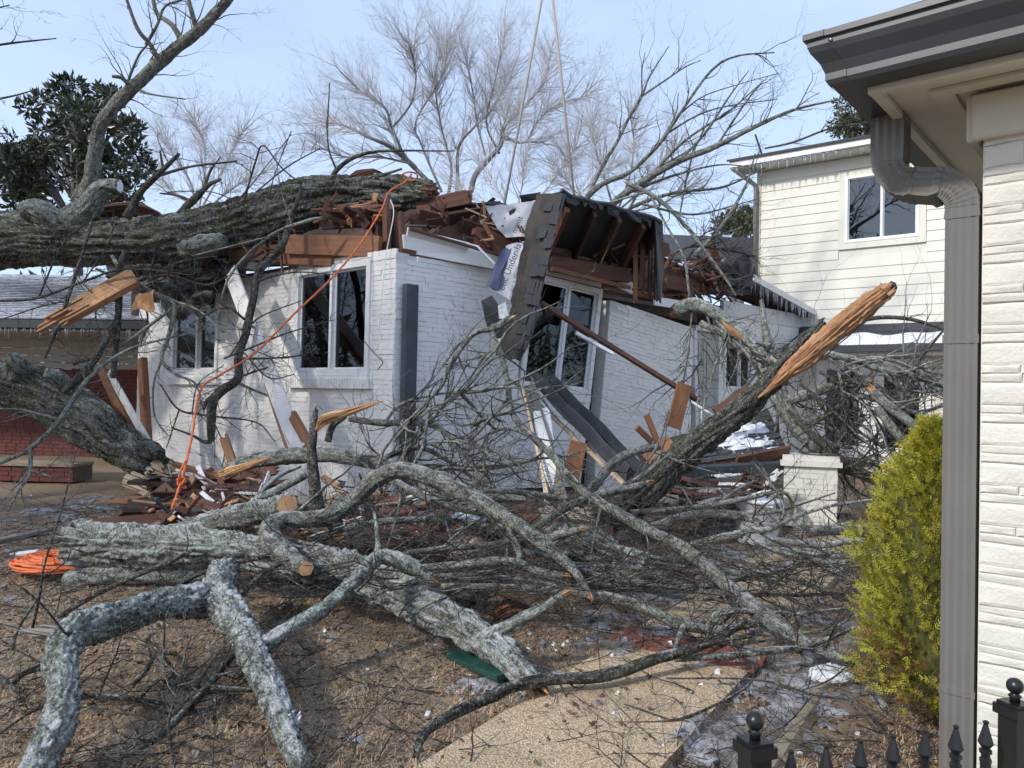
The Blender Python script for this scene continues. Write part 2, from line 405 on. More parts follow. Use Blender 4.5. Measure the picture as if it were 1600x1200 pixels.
c = b.mix(b.ramp(b.math('ADD', n, b.math('MULTIPLY', n2, .3)), .55, .80), (.62,.66,.74), (.10,.11,.13)); b.P(Base_Color=c, Roughness=.7); b.bump(n2, .4, .01)
simple('grass_dry', (.42,.31,.20), .9, .35, 6)
simple('grass_green', (.13,.14,.05), .9, .35, 6)
simple('leaf_dry', (.13,.075,.045), .85, .5, 9)
simple('needle', (.10,.095,.085), .9, .5, 4)
def leafmat(name, a, b2, rough=.5, sc=3., spec=.5, pos=True):
    b = NB(name); n = b.noise(b.pos(), sc, 4, .65); n2 = b.noise(b.pos(), sc*9, 3, .6)
    c = b.mix(b.ramp(n, .35, .68), a, b2); c = b.mix(b.ramp(n2, .35, .7, 0, .5), c, tuple(x*.55 for x in a))
    b.P(Base_Color=c, Roughness=rough); b.bsdf.inputs['Specular IOR Level'].default_value = spec
leafmat('thuja', (.25,.26,.022), (.50,.46,.055), .6, 6)
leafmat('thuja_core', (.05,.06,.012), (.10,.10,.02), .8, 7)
leafmat('thuja_brown', (.14,.075,.03), (.20,.12,.045), .8, 7)
leafmat('magnolia', (.030,.048,.026), (.075,.085,.045), .32, .8, .6)
leafmat('conifer', (.05,.07,.028), (.12,.125,.05), .7, 1.2)
# ---------------------------------------------------------------- ground, path
rng = random.Random(7)
PD = V((.53, .848, 0)).normalized(); PN = V((PD.y, -PD.x, 0)); P0 = V((-.25, 3.0, 0)); PWID = .76
def path_sw(p):
    d = V((p[0], p[1], 0)) - P0; return d.dot(PD), d.dot(PN)
def gz(x, y):
    """lie of the land (numpy arrays)"""
    p = np.stack([x, y, np.zeros_like(x)], -1)
    z = (fbm(p*.9, 3, 4)-.5)*.09 + (fbm(p*5, 9, 3)-.5)*.035
    fade = np.clip((60-np.hypot(x, y))/20, 0, 1)
    dx, dy = x-P0.x, y-P0.y; s = dx*PD.x+dy*PD.y; w_ = dx*PN.x+dy*PN.y
    on = np.clip(1-np.maximum(-.12-w_, w_-PWID-.12)/.15, 0, 1)*np.clip((9-s)/1., 0, 1)
    return (z-.01)*fade*(1-on) - .025*on
def gz1(x, y): return float(gz(np.array([x]), np.array([y]))[0])
def axis(a, b, fine, lo, hi):
    xs = list(np.arange(a, b, fine)); o = a; st = fine
    left = []
    while o > lo: st *= 1.35; o -= st; left.append(o)
    st = fine; o = xs[-1]; right = []
    while o < hi: st *= 1.35; o += st; right.append(o)
    return np.array(left[::-1]+xs+right)
gx, gy = axis(-6, 5, .06, -500, 500), axis(2, 11, .06, -400, 900)
X, Y_ = np.meshgrid(gx, gy); Zg = gz(X.ravel(), Y_.ravel())
mb = MB(); nx_ = len(gx)
ii, jj = np.meshgrid(np.arange(len(gx)-1), np.arange(len(gy)-1)); k_ = (jj*nx_+ii).ravel()
mb.add(np.stack([X.ravel(), Y_.ravel(), Zg], -1), np.stack([k_, k_+1, k_+1+nx_, k_+nx_], -1), sm=True)
tag(mb.build('ground', 'ground', origin=(0,0,0)), kind='structure')

mb = MB()
A_ = np.array(Matrix(((PD.x, PN.x, 0, P0.x), (PD.y, PN.y, 0, P0.y), (0, 0, 1, 0), (0, 0, 0, 1))))
PM = Matrix(A_.tolist())
S0, S1, S2 = 1.60, 1.98, 7.5
mb.box((-4, .0, -.08), (S0, PWID, .022), PM); mb.box((S1, .0, -.08), (S2, PWID, .022), PM)
mb.box((S0, 0, -.08), (S1, PWID, .002), PM)
path = tag(mb.build('path', 'aggregate', origin=(0,0,0)), kind='structure')
mbk = MB(); mbk.box((0, 0, 0), (.19, .092, .03)); bm_ = mbk.mesh('paver', 'paver_red', (.095, .046, 0))
for row in range(4):
    n = 4
    for i in range(n):
        o = bpy.data.objects.new('paving_brick', bm_)
        put(o, path, PM @ Matrix.Translation((S0+.05+row*.094, .10+i*.196-(.06 if row % 2 else 0), -.006)) @ Matrix.Rotation(math.radians(90+rng.uniform(-2, 2)), 4, 'Z'))
# concrete edging by the planting bed
mb = MB()
for i in range(5):
    a = gnd(1262+i*34+3, 1198-i*39) if False else P0+PN*1.10+PD*(.15+i*.62)
    b2 = P0+PN*1.10+PD*(.15+(i+1)*.62-.012)
    mb.beam(a+V((rng.gauss(0,.008),0,-.062)), b2+V((rng.gauss(0,.008),0,-.062+rng.gauss(0,.006))), .09, .14, ch=.3)
tag(mb.build('edging', 'concrete'), kind='structure')

# ---------------------------------------------------------------- walls of bricks
def brick_variants(Hh, L0, D, nx, nz, amp, wob, seed, n=6):
    out = []
    for s in range(n):
        P = []
        for j in range(nz+1):
            for i in range(nx+1):
                x = L0*i/nx; z = Hh*j/nz
                a = vn([[x*9+s*7, z*22, seed]], s)[0]; c = vn([[x*14+s*5, z*3+j*4.0, seed+9]], s+3)[0]
                edge = (i in (0, nx) or j in (0, nz))
                P.append((x, -amp*a + (amp*.55 if edge else 0), z + (c-.5)*wob*(1 if j in (0, nz) else .5)))
        q = [[j*(nx+1)+i, j*(nx+1)+i+1, (j+1)*(nx+1)+i+1, (j+1)*(nx+1)+i] for j in range(nz) for i in range(nx)]
        bd = [i for i in range(nx+1)]+[(j)*(nx+1)+nx for j in range(1, nz+1)]+[nz*(nx+1)+i for i in range(nx-1, -1, -1)]+[j*(nx+1) for j in range(nz-1, 0, -1)]
        base = len(P)
        for k in bd: P.append((P[k][0], D, P[k][2]))
        m = len(bd)
        q += [[bd[k], base+k, base+(k+1) % m, bd[(k+1) % m]] for k in range(m)]
        out.append((np.array(P), np.array(q)))
    return out
def frame(O, u, rot=0):
    u = V(u).normalized(); inn = V((0,0,1)).cross(u)
    Mx = Matrix(((u.x, inn.x, 0, O[0]), (u.y, inn.y, 0, O[1]), (0, 0, 1, O[2]), (0, 0, 0, 1)))
    return Mx @ Matrix.Rotation(rot, 4, 'Y')
def wall(parent, name, Mw, Ln, H, opens, st, cap, seed, z0=0., thick=.2, skip=None, smooth=False):
    """opens: (x0,x1,z0,z1) holes.  st: style dict.  cap: how many bricks become objects of their own"""
    rs = random.Random(seed)
    xs = sorted({0, Ln, *[o[0] for o in opens], *[o[1] for o in opens]}); zs = sorted({z0, H, *[o[2] for o in opens], *[o[3] for o in opens]})
    xs = [x for x in xs if 0 <= x <= Ln]; zs = [z for z in zs if z0 <= z <= H]
    mb = MB()
    hole = lambda x, z: any(a < x < b and c < z < d for a, b, c, d in opens)
    for i in range(len(xs)-1):
        j = 0
        while j < len(zs)-1:
            if hole((xs[i]+xs[i+1])/2, (zs[j]+zs[j+1])/2): j += 1; continue
            e = j
            while e+1 < len(zs)-1 and not hole((xs[i]+xs[i+1])/2, (zs[e+1]+zs[e+2])/2): e += 1
            mb.box((xs[i], st.get('rec', .012), zs[j]), (xs[i+1], thick, zs[e+1]), Mw); j = e+1
    wo_ = mb.build(name, st['mortar'], parent)
    var = st['var']; meshes = st.setdefault('meshes', [])
    if not meshes:
        for P, q in var:
            m_ = MB(); m_.add(P, q, sm=smooth); meshes.append(m_.mesh('brick', st['mat'], (0,0,0)))
    items = []
    z = z0; row = 0
    while z < H-.005:
        hh, scale = st['courses'][row % len(st['courses'])]
        segs = [(0, Ln)]
        for a, b, c, d in opens:
            if c < z+hh*.6 and d > z+hh*.4:
                ns = []
                for s_, e_ in segs:
                    if b <= s_ or a >= e_: ns.append((s_, e_)); continue
                    if a > s_: ns.append((s_, a))
                    if b < e_: ns.append((b, e_))
                segs = ns
        for s_, e_ in segs:
            x = s_
            first = True
            while x < e_-.02:
                ln = rs.uniform(*st['len'])*(rs.uniform(.4, 1) if first else 1); first = False
                if e_-x-ln < st['len'][0]*.5: ln = e_-x
                if not (skip and skip(x+ln/2, z)):
                    items.append((x+st['gap']/2, z, ln-st['gap'], hh, scale, rs.randrange(len(var)), rs.gauss(0, st['proud']), rs.gauss(0, .004)))
                x += ln
        z += hh; row += 1
    def MX(it):
        x, z, ln, hh, sc_, k, pr, ro = it
        return Mw @ Matrix.Translation((x, -abs(pr), z+st['gap']*.4)) @ Matrix.Rotation(ro, 4, 'Y') @ Matrix.Diagonal((ln/st['L0'], 1, sc_, 1))
    items.sort(key=lambda it: ((Mw @ V((it[0], 0, it[1]))) - CAM).length)
    for it in items[:cap]:
        put(bpy.data.objects.new('brick', meshes[it[5]]), wo_, MX(it))
    rest = items[cap:]
    if rest:
        mb = MB()
        for it in rest:
            A = np.array(MX(it)); P, q = var[it[5]]; mb.add(P @ A[:3,:3].T + A[:3,3], q, sm=smooth)
        tag(mb.build('bricks', st['mat'], wo_), kind='stuff')
    return wo_
ST_W = dict(var=brick_variants(.0575, .45, .03, 9, 1, .007, .007, 1), mat='brick_white', mortar='mortar_white', courses=[(.0605, 1)], len=(.28, .75), L0=.45, gap=.0055, proud=.0035, rec=.009)
ST_C = dict(var=brick_variants(.062, .20, .04, 22, 7, .0055, .004, 5), mat='brick_cream', mortar='mortar_cream', courses=[(.061, .93), (.0245, .37), (.0225, .335)], len=(.19, .23), L0=.20, gap=.0035, proud=.0022, rec=.0035)
ST_R = dict(var=brick_variants(.062, .20, .03, 2, 1, .004, .002, 8), mat='brick_red', mortar='mortar_red', courses=[(.075, 1)], len=(.2, .215), L0=.20, gap=.012, proud=.002)

def window(parent, Mx, x0, x1, z0, z1, fw=.06, gl='glass', frm='trim_white', split=.5, proud=.03, sill=None, slid=True):
    mb = MB()
    for lo, hi in (((x0, -proud, z0), (x0+fw, .09, z1)), ((x1-fw, -proud, z0), (x1, .09, z1)), ((x0+fw, -proud+.002, z0), (x1-fw, .09, z0+fw)), ((x0+fw, -proud+.002, z1-fw), (x1-fw, .09, z1))):
        mb.box(lo, hi, Mx)
    w_ = mb.build('window', frm, parent)
    xm = x0+(x1-x0)*split
    mb = MB(); mb.box((xm-fw*.32, -proud+.008, z0+fw), (xm+fw*.32, .06, z1-fw), Mx); mb.build('mullion', frm, w_)
    for a, b2, yy in ((x0+fw, xm-fw*.3, .03), (xm+fw*.3, x1-fw, .045)):
        s_ = fw*.35
        mb = MB()
        for lo, hi in (((a, yy-.015, z0+fw), (a+s_, yy+.02, z1-fw)), ((b2-s_, yy-.015, z0+fw), (b2, yy+.02, z1-fw)), ((a+s_, yy-.014, z0+fw), (b2-s_, yy+.02, z0+fw+s_)), ((a+s_, yy-.014, z1-fw-s_), (b2-s_, yy+.02, z1-fw))): mb.box(lo, hi, Mx)
        mb.build('sash', frm, w_)
        mb = MB(); mb.box((a+s_, yy, z0+fw+s_), (b2-s_, yy+.006, z1-fw-s_), Mx); mb.build('pane', gl, w_)
    if sill:
        mb = MB(); mb.box((x0-.06, -.07, z0-.10), (x1+.06, .04, z0-.004), Mx)
        sl = mb.build('sill', sill, w_)
    return w_

# ================================================================ the damaged white brick house
HC_ = V((-1.41, 9.13, 0)); UL = V((-.75, .66, 0)).normalized(); UR = V((.719, .695, 0)).normalized()
NL = V((-UL.y*-1, 0, 0))
LL, LR, HW = 7.1, 11.7, 3.1
house = thing('damaged_house', 'single-storey white painted brick house with its roof crushed by a fallen tree', 'house', HC_)
ML = frame(HC_+UL*LL, -UL); MRr = frame(HC_, UR)
def sL(s): return LL-s          # distance from the near corner -> wall coordinate of the left facade
win1 = (sL(2.08), sL(.46), 1.63, 3.06); win2 = (sL(5.75), sL(4.2), 1.66, 3.02)
def skipL(x, z):
    s = LL-x
    return (z > 2.98 and s > 2.3) or (z > 2.9+.2*math.sin(s*3) and 2.1 < s)
wall(house, 'wall', ML, LL, HW, [win1, win2], ST_W, 290, 11, skip=skipL)
window(house, ML, *win1, fw=.075, sill=None); window(house, ML, *win2, fw=.075, split=.56)
for wn in (win1, win2):
    mb = MB(); x = wn[0]-.10
    sill = None
    while x < wn[1]+.04:
        mb.box((x, -.075, wn[2]-.17), (x+.052, .03, wn[2]-.05), ML); x += .058
    mb.box((wn[0]-.10, -.045, wn[2]-.16), (wn[1]+.05, .025, wn[2]-.06), ML); 
    tag(mb.build('brick_sill', 'brick_white', house), kind='stuff')
    mb = MB(); mb.box((wn[0]-.02, -.05, wn[2]-.048), (wn[1]+.02, .08, wn[2]-.003), ML); mb.build('sill', 'trim_white', house)
wall(house, 'wall', MRr, 2.08, HW-.02, [], ST_W, 290, 12, skip=lambda x, z: (z > 2.93 and x < .25) or (z > 2.9 and x > 1.75))
TILT = math.radians(6.5)
MP = frame(HC_+UR*3.72+V((0,0,-.12)), UR, TILT)
wall(house, 'wall', MP, 2.42, HW-.02, [], ST_W, 120, 13, skip=lambda x, z: (z > 2.9 and (x < .3 or x > 2.2)))
MD = frame(HC_+UR*7.35, UR)
wall(house, 'wall', MD, LR-7.35, HW-.02, [(.08, 1.12, 1.62, 2.66)], ST_W, 0, 14)
window(house, MD, .08, 1.12, 1.62, 2.66, fw=.05, split=.55)
# wedge-shaped leaning window of the right facade with the panel below it
SH = Matrix(((1, 0, .15, -.15*1.0), (0, 1, 0, .02), (-.045, 0, 1, .0), (0, 0, 0, 1)))
MWn = MRr @ Matrix.Translation((2.02, 0, 0)) @ SH
wr = window(house, MWn, 0.0, 1.52, 1.52, 3.15, fw=.08, split=.52)
mb = MB(); mb.box((0, -.01, .15), (1.52, .05, 1.515), MWn)
mb.box((.0, -.04, 1.40), (1.52, -.012, 1.51), MWn); mb.box((0, -.03, .2), (.12, -.012, 1.395), MWn); mb.box((1.40, -.03, .2), (1.52, -.012, 1.395), MWn); mb.box((.70, -.028, .2), (.80, -.012, 1.39), MWn)
mb.build('panel', 'trim_white', house)
mb = MB(); mb.box((-.1, -.07, 3.17), (1.65, .10, 3.40), MWn); mb.build('header_board', 'trim_white', house)
# door between the two right-hand walls
MDo = MRr @ Matrix.Translation((6.42, 0, 0))
mb = MB(); mb.box((.02, -.03, .2), (.11, .12, 2.65), MDo @ Matrix(((1,0,-.06,.1),(0,1,0,0),(0,0,1,0),(0,0,0,1)))); mb.box((.80, -.03, .2), (.90, .12, 2.65), MDo); mb.box((.02, -.028, 2.652), (.90, .12, 2.74), MDo)
df = mb.build('door_frame', 'trim_worn', house)
mb = MB(); mb.box((.15, .05, .25), (.80, .09, 2.64), MDo)
for (a, b2, c, d) in ((.22, .45, .4, 1.1), (.5, .73, .4, 1.1), (.22, .45, 1.3, 2.45), (.5, .73, 1.3, 2.45)): mb.box((a, .035, c), (b2, .0502, d), MDo)
dr = mb.build('door', 'siding_gray', house)
for zz in (1.34, 1.50):
    mb = MB(); c = MDo @ V((.20, .03, zz)); c2 = MDo @ V((.20, -.05, zz))
    mb.tube([c, c.lerp(c2, .4), c.lerp(c2, .45), c.lerp(c2, .8), c2], [.02, .02, .032, .036, .02], 10); mb.build('door_knob', 'metal', dr)
# interior floor, inner walls, attic floor
mb = MB()
MI = frame(HC_+UL*LL, -UL)
def quad_foot(z, ins=.25, th=.05):
    a = HC_+UL*LL; b2 = HC_; c = HC_+UR*LR; d = a+UR*LR
    ctr = (a+c)/2
    return [p+(ctr-p).normalized()*ins*1.4+V((0,0,z)) for p in (a, b2, c, d)]
fp = quad_foot(.42); mb.poly(fp, thick=.05, nrm=(0,0,1)); mb.build('floor', 'interior', house)
mb = MB(); fp = quad_foot(3.06); mb.poly(fp, thick=.06, nrm=(0,0,1)); mb.build('ceiling', 'interior', house)
mb = MB(); a, b2, c, d = [V((p.x, p.y, .42)) for p in quad_foot(0)]
for p, q_ in ((a.lerp(b2, .0)+UR*3.2, b2+UR*3.2), (b2+UL*3.4, c+UL*3.4)):
    mb.beam(p+V((0,0,1.3)), q_+V((0,0,1.3)), .1, 2.6)
mb.build('inner_wall', 'interior', house)
# curtains and clutter that show dimly through the panes
mb = MB()
for k in range(9):
    x = win1[0]+.1+k*.075; mb.box((x, .16+.02*(k % 2), 1.6), (x+.06, .20+.02*(k % 2), 3.0), ML)
mb.build('curtain', 'curtain', house)
mb = MB()
for k in range(14):
    mb.box((.16, .2, 1.66+k*.07), (1.05, .235, 1.70+k*.07), MD)
tag(mb.build('blind_slats', 'trim_worn', house), kind='stuff')

# dark grey downspout remnant by the corner
def pipe_profile(mb, pts, wx, wy, xdir, m=0, ribs=3, rad=.004):
    """rectangular corrugated pipe along pts; xdir keeps the broad face turned"""
    prof = []
    def side(a, b2, n):
        for k in range(n):
            t = k/n; p = V(a).lerp(V(b2), t); nrm = V((b2[1]-a[1], -(b2[0]-a[0]), 0)).normalized()
            w_ = .0 if k == 0 else (-.0045 if (k % 2) else .0)
            prof.append((p.x+nrm.x*w_, p.y+nrm.y*w_))
    a_, b_ = wx/2, wy/2
    side((-a_, -b_, 0), (a_, -b_, 0), 8); side((a_, -b_, 0), (a_, b_, 0), 8); side((a_, b_, 0), (-a_, b_, 0), 8); side((-a_, b_, 0), (-a_, -b_, 0), 8)
    n = len(prof); vv = []; bb = []
    P = [V(p[0]) for p in pts]; sc_ = [p[1] for p in pts]
    for i, p in enumerate(P):
        t = (P[min(i+1, len(P)-1)]-P[max(i-1, 0)]).normalized(); x = V(xdir)-t*V(xdir).dot(t); x.normalize(); y = t.cross(x)
        for (a, b2) in prof:
            q_ = p+x*a*sc_[i]+y*b2*sc_[i]; vv.append(tuple(q_)); bb.append((a, b2, i))
    q = [[i*n+k, i*n+(k+1) % n, (i+1)*n+(k+1) % n, (i+1)*n+k] for i in range(len(P)-1) for k in range(n)]
    e = (len(P)-1)*n
    t = [[0, k+1, k] for k in range(1, n-1)]+[[e, e+k, e+k+1] for k in range(1, n-1)]
    mb.add(vv, q, t, m=m)
mb = MB(); a = MRr @ V((.17, -.07, 2.72)); b2 = MRr @ V((.17, -.07, .05))
pipe_profile(mb, [(b2, 1), (b2.lerp(a, .5), 1), (a, 1)], .17, .09, UR); mb.build('downspout', 'gutter_fallen', house)

# ---- wrecked roof
roof = thing('tmp', 'x', 'x', HC_); bpy.data.objects.remove(roof); 
mb = MB(); mb.beam(HC_+UL*.1+UR*.08+V((0,0,HW+.02)), HC_+UL*LL+UR*.08+V((0,0,HW+.0)), .1, .09)
mb.beam(HC_+UR*.1+UL*.08+V((0,0,HW+.02)), HC_+UR*LR+UL*.08+V((0,0,HW+.03)), .1, .09)
wreck = mb.build('roof', 'lumber_old', house)
def rb(p0, p1, wd, ht, mat='lumber_old', name='broken_rafter', jag=0, up=(0,0,1)):
    mb = MB(); mb.beam(p0, p1, wd, ht, up=up, jag=jag); return mb.build(name, mat, wreck)
rb(at(450, 382, 10.35), at(594, 386, 9.42), .07, .26, 'lumber', 'joist')
rb(at(446, 404, 10.5), at(522, 406, 9.95), .09, .17, 'lumber', 'joist')
rb(at(360, 400, 11.0), at(455, 392, 10.5), .06, .2, 'lumber_old', 'joist', .2)
rb(at(505, 352, 10.3), at(628, 345, 9.7), .05, .12, 'lumber_dark', 'joist')
for (x, y0, y1, Y, wd, mt) in ((604, 318, 392, 9.5, .10, 'lumber_old'), (618, 325, 388, 9.6, .09, 'lumber_dark'), (630, 330, 392, 9.4, .07, 'lumber_old'), (592, 330, 380, 9.7, .08, 'lumber_dark')):
    rb(at(x, y1, Y), at(x+rng.uniform(-5, 5), y0, Y+.1), wd, .06, mt, 'broken_rafter', .08, UR)
rb(at(652, 325, 10.3), at(742, 306, 10.1), .07, .19, 'lumber_old', 'ridge_board', .12)
rb(at(640, 345, 10.2), at(800, 352, 10.4), .06, .16, 'lumber_dark', 'broken_rafter')
rb(at(690, 366, 9.9), at(762, 345, 10.4), .05, .15, 'lumber_old', 'broken_rafter', .1)
rb(at(742, 372, 9.9), at(838, 392, 10.2), .05, .30, 'lumber_old', 'broken_board')
rb(at(745, 346, 10.1), at(815, 372, 10.3), .05, .20, 'lumber_dark', 'broken_board', .15)
rb(at(640, 308, 10.5), at(738, 318, 10.3), .05, .1, 'lumber_old', 'broken_rafter', .2)
rb(at(500, 330, 10.2), at(612, 316, 10.0), .06, .1, 'lumber', 'broken_rafter', .3)
rb(at(585, 345, 9.8), at(510, 334, 10.2), .05, .11, 'lumber', 'broken_rafter', .25)
for (x0, y0, x1, y1, Y, wd, ht, mt) in ((690, 318, 770, 336, 10.25, .05, .22, 'lumber_dark'), (655, 334, 720, 350, 10.0, .04, .16, 'lumber_old'), (700, 340, 760, 330, 10.0, .05, .14, 'lumber_dark'), (722, 352, 800, 380, 9.95, .04, .2, 'lumber_dark'), (520, 344, 600, 330, 9.95, .05, .16, 'lumber_old'), (515, 330, 560, 346, 10.1, .05, .14, 'lumber_dark'), (560, 320, 612, 334, 10.0, .05, .14, 'lumber_old'), (668, 312, 735, 330, 10.4, .04, .14, 'lumber_dark')):
    rb(at(x0, y0, Y), at(x1, y1, Y+.15), wd, ht, mt, 'broken_board', .2, (.3, -.6, .6))
# dark sheets stand in for the shaded attic void behind the openings
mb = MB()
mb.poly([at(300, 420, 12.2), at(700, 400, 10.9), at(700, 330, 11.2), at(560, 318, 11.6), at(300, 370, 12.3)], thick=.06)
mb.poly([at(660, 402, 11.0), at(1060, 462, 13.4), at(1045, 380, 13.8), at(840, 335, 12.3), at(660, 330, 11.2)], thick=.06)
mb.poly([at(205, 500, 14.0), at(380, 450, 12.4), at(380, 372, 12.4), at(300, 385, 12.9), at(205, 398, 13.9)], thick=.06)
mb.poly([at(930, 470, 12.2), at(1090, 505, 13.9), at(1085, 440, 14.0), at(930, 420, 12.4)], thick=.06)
mb.build('attic_shade_sheet', 'lumber_dark', wreck)
# frieze, soffit and trim of the right facade, knocked askew
def board(pts, th, mat, name, parent=None, top=False):
    mb = MB(); mb.poly(pts, thick=th); o = mb.build(name, mat, parent or wreck); return o
board([at(630, 366, 9.28), at(632, 394, 9.28), at(800, 425, 10.15), at(795, 399, 10.15)][::-1], -.03, 'trim_white', 'frieze_board')
board([at(638, 357, 9.15), at(636, 369, 9.2), at(730, 393, 9.75), at(735, 381, 9.7)][::-1], -.03, 'trim_white', 'fascia_board')
rb(at(640, 357, 9.12), at(808, 407, 10.1), .05, .03, 'lumber_old', 'trim_strip')
rb(at(728, 381, 9.68), at(748, 386, 9.7), .03, .03, 'trim_white', 'trim_strip')
rb(at(746, 385, 9.68), at(776, 416, 9.72), .03, .025, 'trim_white', 'trim_strip')
# ragged shards
def shards(n, box_, Y, ln, wd, mats, seed, name='splinters', parent=None, dirp=None):
    rs = random.Random(seed)
    mb = MB()
    for k in range(n):
        p = at(rs.uniform(box_[0], box_[2]), rs.uniform(box_[1], box_[3]), rs.uniform(*Y))
        d = V((rs.gauss(0, 1), rs.gauss(0, .7), rs.gauss(0, .7)))
        if dirp is not None: d = V(dirp)+d*.5
        d.normalize(); l = rs.uniform(*ln)
        mb.beam(p-d*l/2, p+d*l/2, rs.uniform(*wd)*rs.uniform(.35, 1), max(.012, rs.uniform(*wd)*.28), m=rs.randrange(len(mats)), jag=l*.5, up=(rs.gauss(0,1), rs.gauss(0,1), 1))
    return tag(mb.build(name, mats, parent if parent is not None else wreck), kind='stuff')
shards(60, (508, 322, 610, 346), (9.7, 10.3), (.2, .6), (.05, .16), ['lumber_old', 'wood_torn', 'lumber_old', 'lumber_dark', 'lumber'], 3)
shards(56, (735, 330, 830, 378), (9.8, 10.5), (.12, .4), (.03, .12), ['lumber_old', 'lumber_dark', 'wood_torn', 'lumber_old', 'wood_pale', 'insulation'], 4)
shards(46, (640, 326, 760, 354), (9.9, 10.6), (.15, .6), (.02, .08), ['lumber_old', 'lumber_dark', 'insulation'], 5)
shards(30, (385, 372, 470, 405), (10.3, 11.0), (.2, .7), (.03, .09), ['lumber_old', 'lumber_dark'], 6)
shards(90, (845, 375, 990, 425), (11.2, 12.6), (.2, .8), (.03, .12), ['lumber_old', 'lumber_dark', 'lumber'], 7)
shards(90, (1025, 405, 1130, 462), (12.6, 13.8), (.2, .8), (.03, .14), ['lumber_old', 'lumber_dark', 'lumber_dark'], 8)
shards(46, (250, 395, 360, 440), (11.2, 12.2), (.2, .8), (.03, .12), ['lumber_dark', 'lumber_old'], 9)
# dangling cables
mb = MB()
pts, rr = catmull([(at(610, 312, 9.3), .006), (at(615, 335, 9.2), .006), (at(603, 400, 9.15), .006), (at(597, 460, 9.1), .005), (at(590, 545, 9.12), .004)], .05)
mb.tube(pts, rr, 5); mb.build('cable', 'trim_white', wreck)
mb = MB()
pts, rr = catmull([(at(568, 532, 9.35), .006), (at(585, 552, 9.2), .006), (at(598, 566, 9.15), .006), (at(592, 575, 9.15), .006), (at(591, 578, 9.15), .005)], .02)
mb.tube(pts, rr, 5); mb.build('cable', 'iron_black', wreck)

def lerp4(c, u, v): return c[0].lerp(c[1], u).lerp(c[3].lerp(c[2], u), v)
def rag(pts, Y, name, mat, seed, n=10, amp=.05, dY=0.):
    """crumpled sheet over a four-cornered outline given in pixels"""
    c = [at(x, y, Yk) for (x, y), Yk in zip(pts, Y)]
    mb = MB(); k = n+1
    vv = [lerp4(c, i/n, j/n) for j in range(k) for i in range(k)]; q_ = np.array([tuple(p) for p in vv])*5
    dx, dy, dz = fbm(q_, seed)-.5, (fbm(q_, seed+3)-.5)*2.2, fbm(q_, seed+7)-.5
    vv = [p+V((dx[m_], dy[m_], dz[m_]))*amp*2 for m_, p in enumerate(vv)]
    q = [[j*k+i, j*k+i+1, (j+1)*k+i+1, (j+1)*k+i] for j in range(n) for i in range(n)]
    m = len(vv); vv2 = [p+V((0, .006, 0)) for p in vv]
    mb.add([tuple(p) for p in vv+vv2], q+[[m+a for a in f[::-1]] for f in q], sm=True)
    return mb.build(name, mat, wreck)
# shingled roof sheets: a bent sheet of tabs lying on boards
def shingles(parent, c, rows, cols, th=.012, mat='shingle', seed=0, miss=0., lift=.015, snow=0.):
    """c: four corners (ridge-left, ridge-right, eave-right, eave-left)"""
    rs = random.Random(seed)
    nrm = (c[1]-c[0]).cross(c[3]-c[0]).normalized()
    for r in range(rows):
        off = (r % 2)*.5
        for k in range(-1, cols+1):
            u0, u1 = (k+off)/cols, (k+off+1)/cols
            u0, u1 = max(0, u0), min(1, u1)
            if u1-u0 < .15/cols or rs.random() < miss: continue
            v0, v1 = r/rows, (r+1)/rows
            g = .004
            a = [lerp4(c, u0+g, v0), lerp4(c, u1-g, v0), lerp4(c, u1-g, min(1, v1+.01)), lerp4(c, u0+g, min(1, v1+.01))]
            l1 = lift*(.6+.8*rs.random())
            pp = [a[0]+nrm*.004, a[1]+nrm*.004, a[2]+nrm*l1, a[3]+nrm*l1]
            mb = MB(); mb.poly([pp[3], pp[2], pp[1], pp[0]], thick=th) if False else mb.poly(pp, thick=th, nrm=nrm)
            o = mb.build('shingle', mat, parent)

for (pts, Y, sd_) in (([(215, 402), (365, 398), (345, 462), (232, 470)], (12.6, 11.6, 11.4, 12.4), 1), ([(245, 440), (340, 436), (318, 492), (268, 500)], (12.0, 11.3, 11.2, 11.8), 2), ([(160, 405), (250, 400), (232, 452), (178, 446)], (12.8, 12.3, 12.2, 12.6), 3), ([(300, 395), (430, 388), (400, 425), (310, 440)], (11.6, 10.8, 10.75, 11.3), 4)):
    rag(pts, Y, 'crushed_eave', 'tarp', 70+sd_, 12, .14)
# the lifted eave section, seen from underneath
A1, B1, C1, D1 = at(876, 304, 9.9), at(1032, 347, 11.0), at(1000, 422, 12.0), at(852, 388, 10.9)
n1_ = (B1-A1).cross(D1-A1).normalized()
if n1_.z < 0: n1_ = -n1_
sheet = MB(); sheet.poly([A1, B1, C1, D1], thick=.02, nrm=n1_); rs_ = sheet.build('eave_deck', 'tarp', wreck)
mb = MB(); mb.poly([A1+n1_*.03+(A1-D1)*.03, B1+n1_*.03+(B1-C1)*.03, C1+n1_*.03, D1+n1_*.03], thick=.028, nrm=n1_); mb.build('shingle_layer', 'shingle', wreck)
rs = random.Random(8); mb = MB(); pe, re_ = catmull([(A1.lerp(B1, k/9)+V((rs.gauss(0, .02), -.04, rs.gauss(0, .018))), .03+.012*rs.random()) for k in range(10)], .06)
mb.tube(pe, re_, 6, sm=False); mb.build('drip_edge', 'tarp', wreck)
mb = MB()
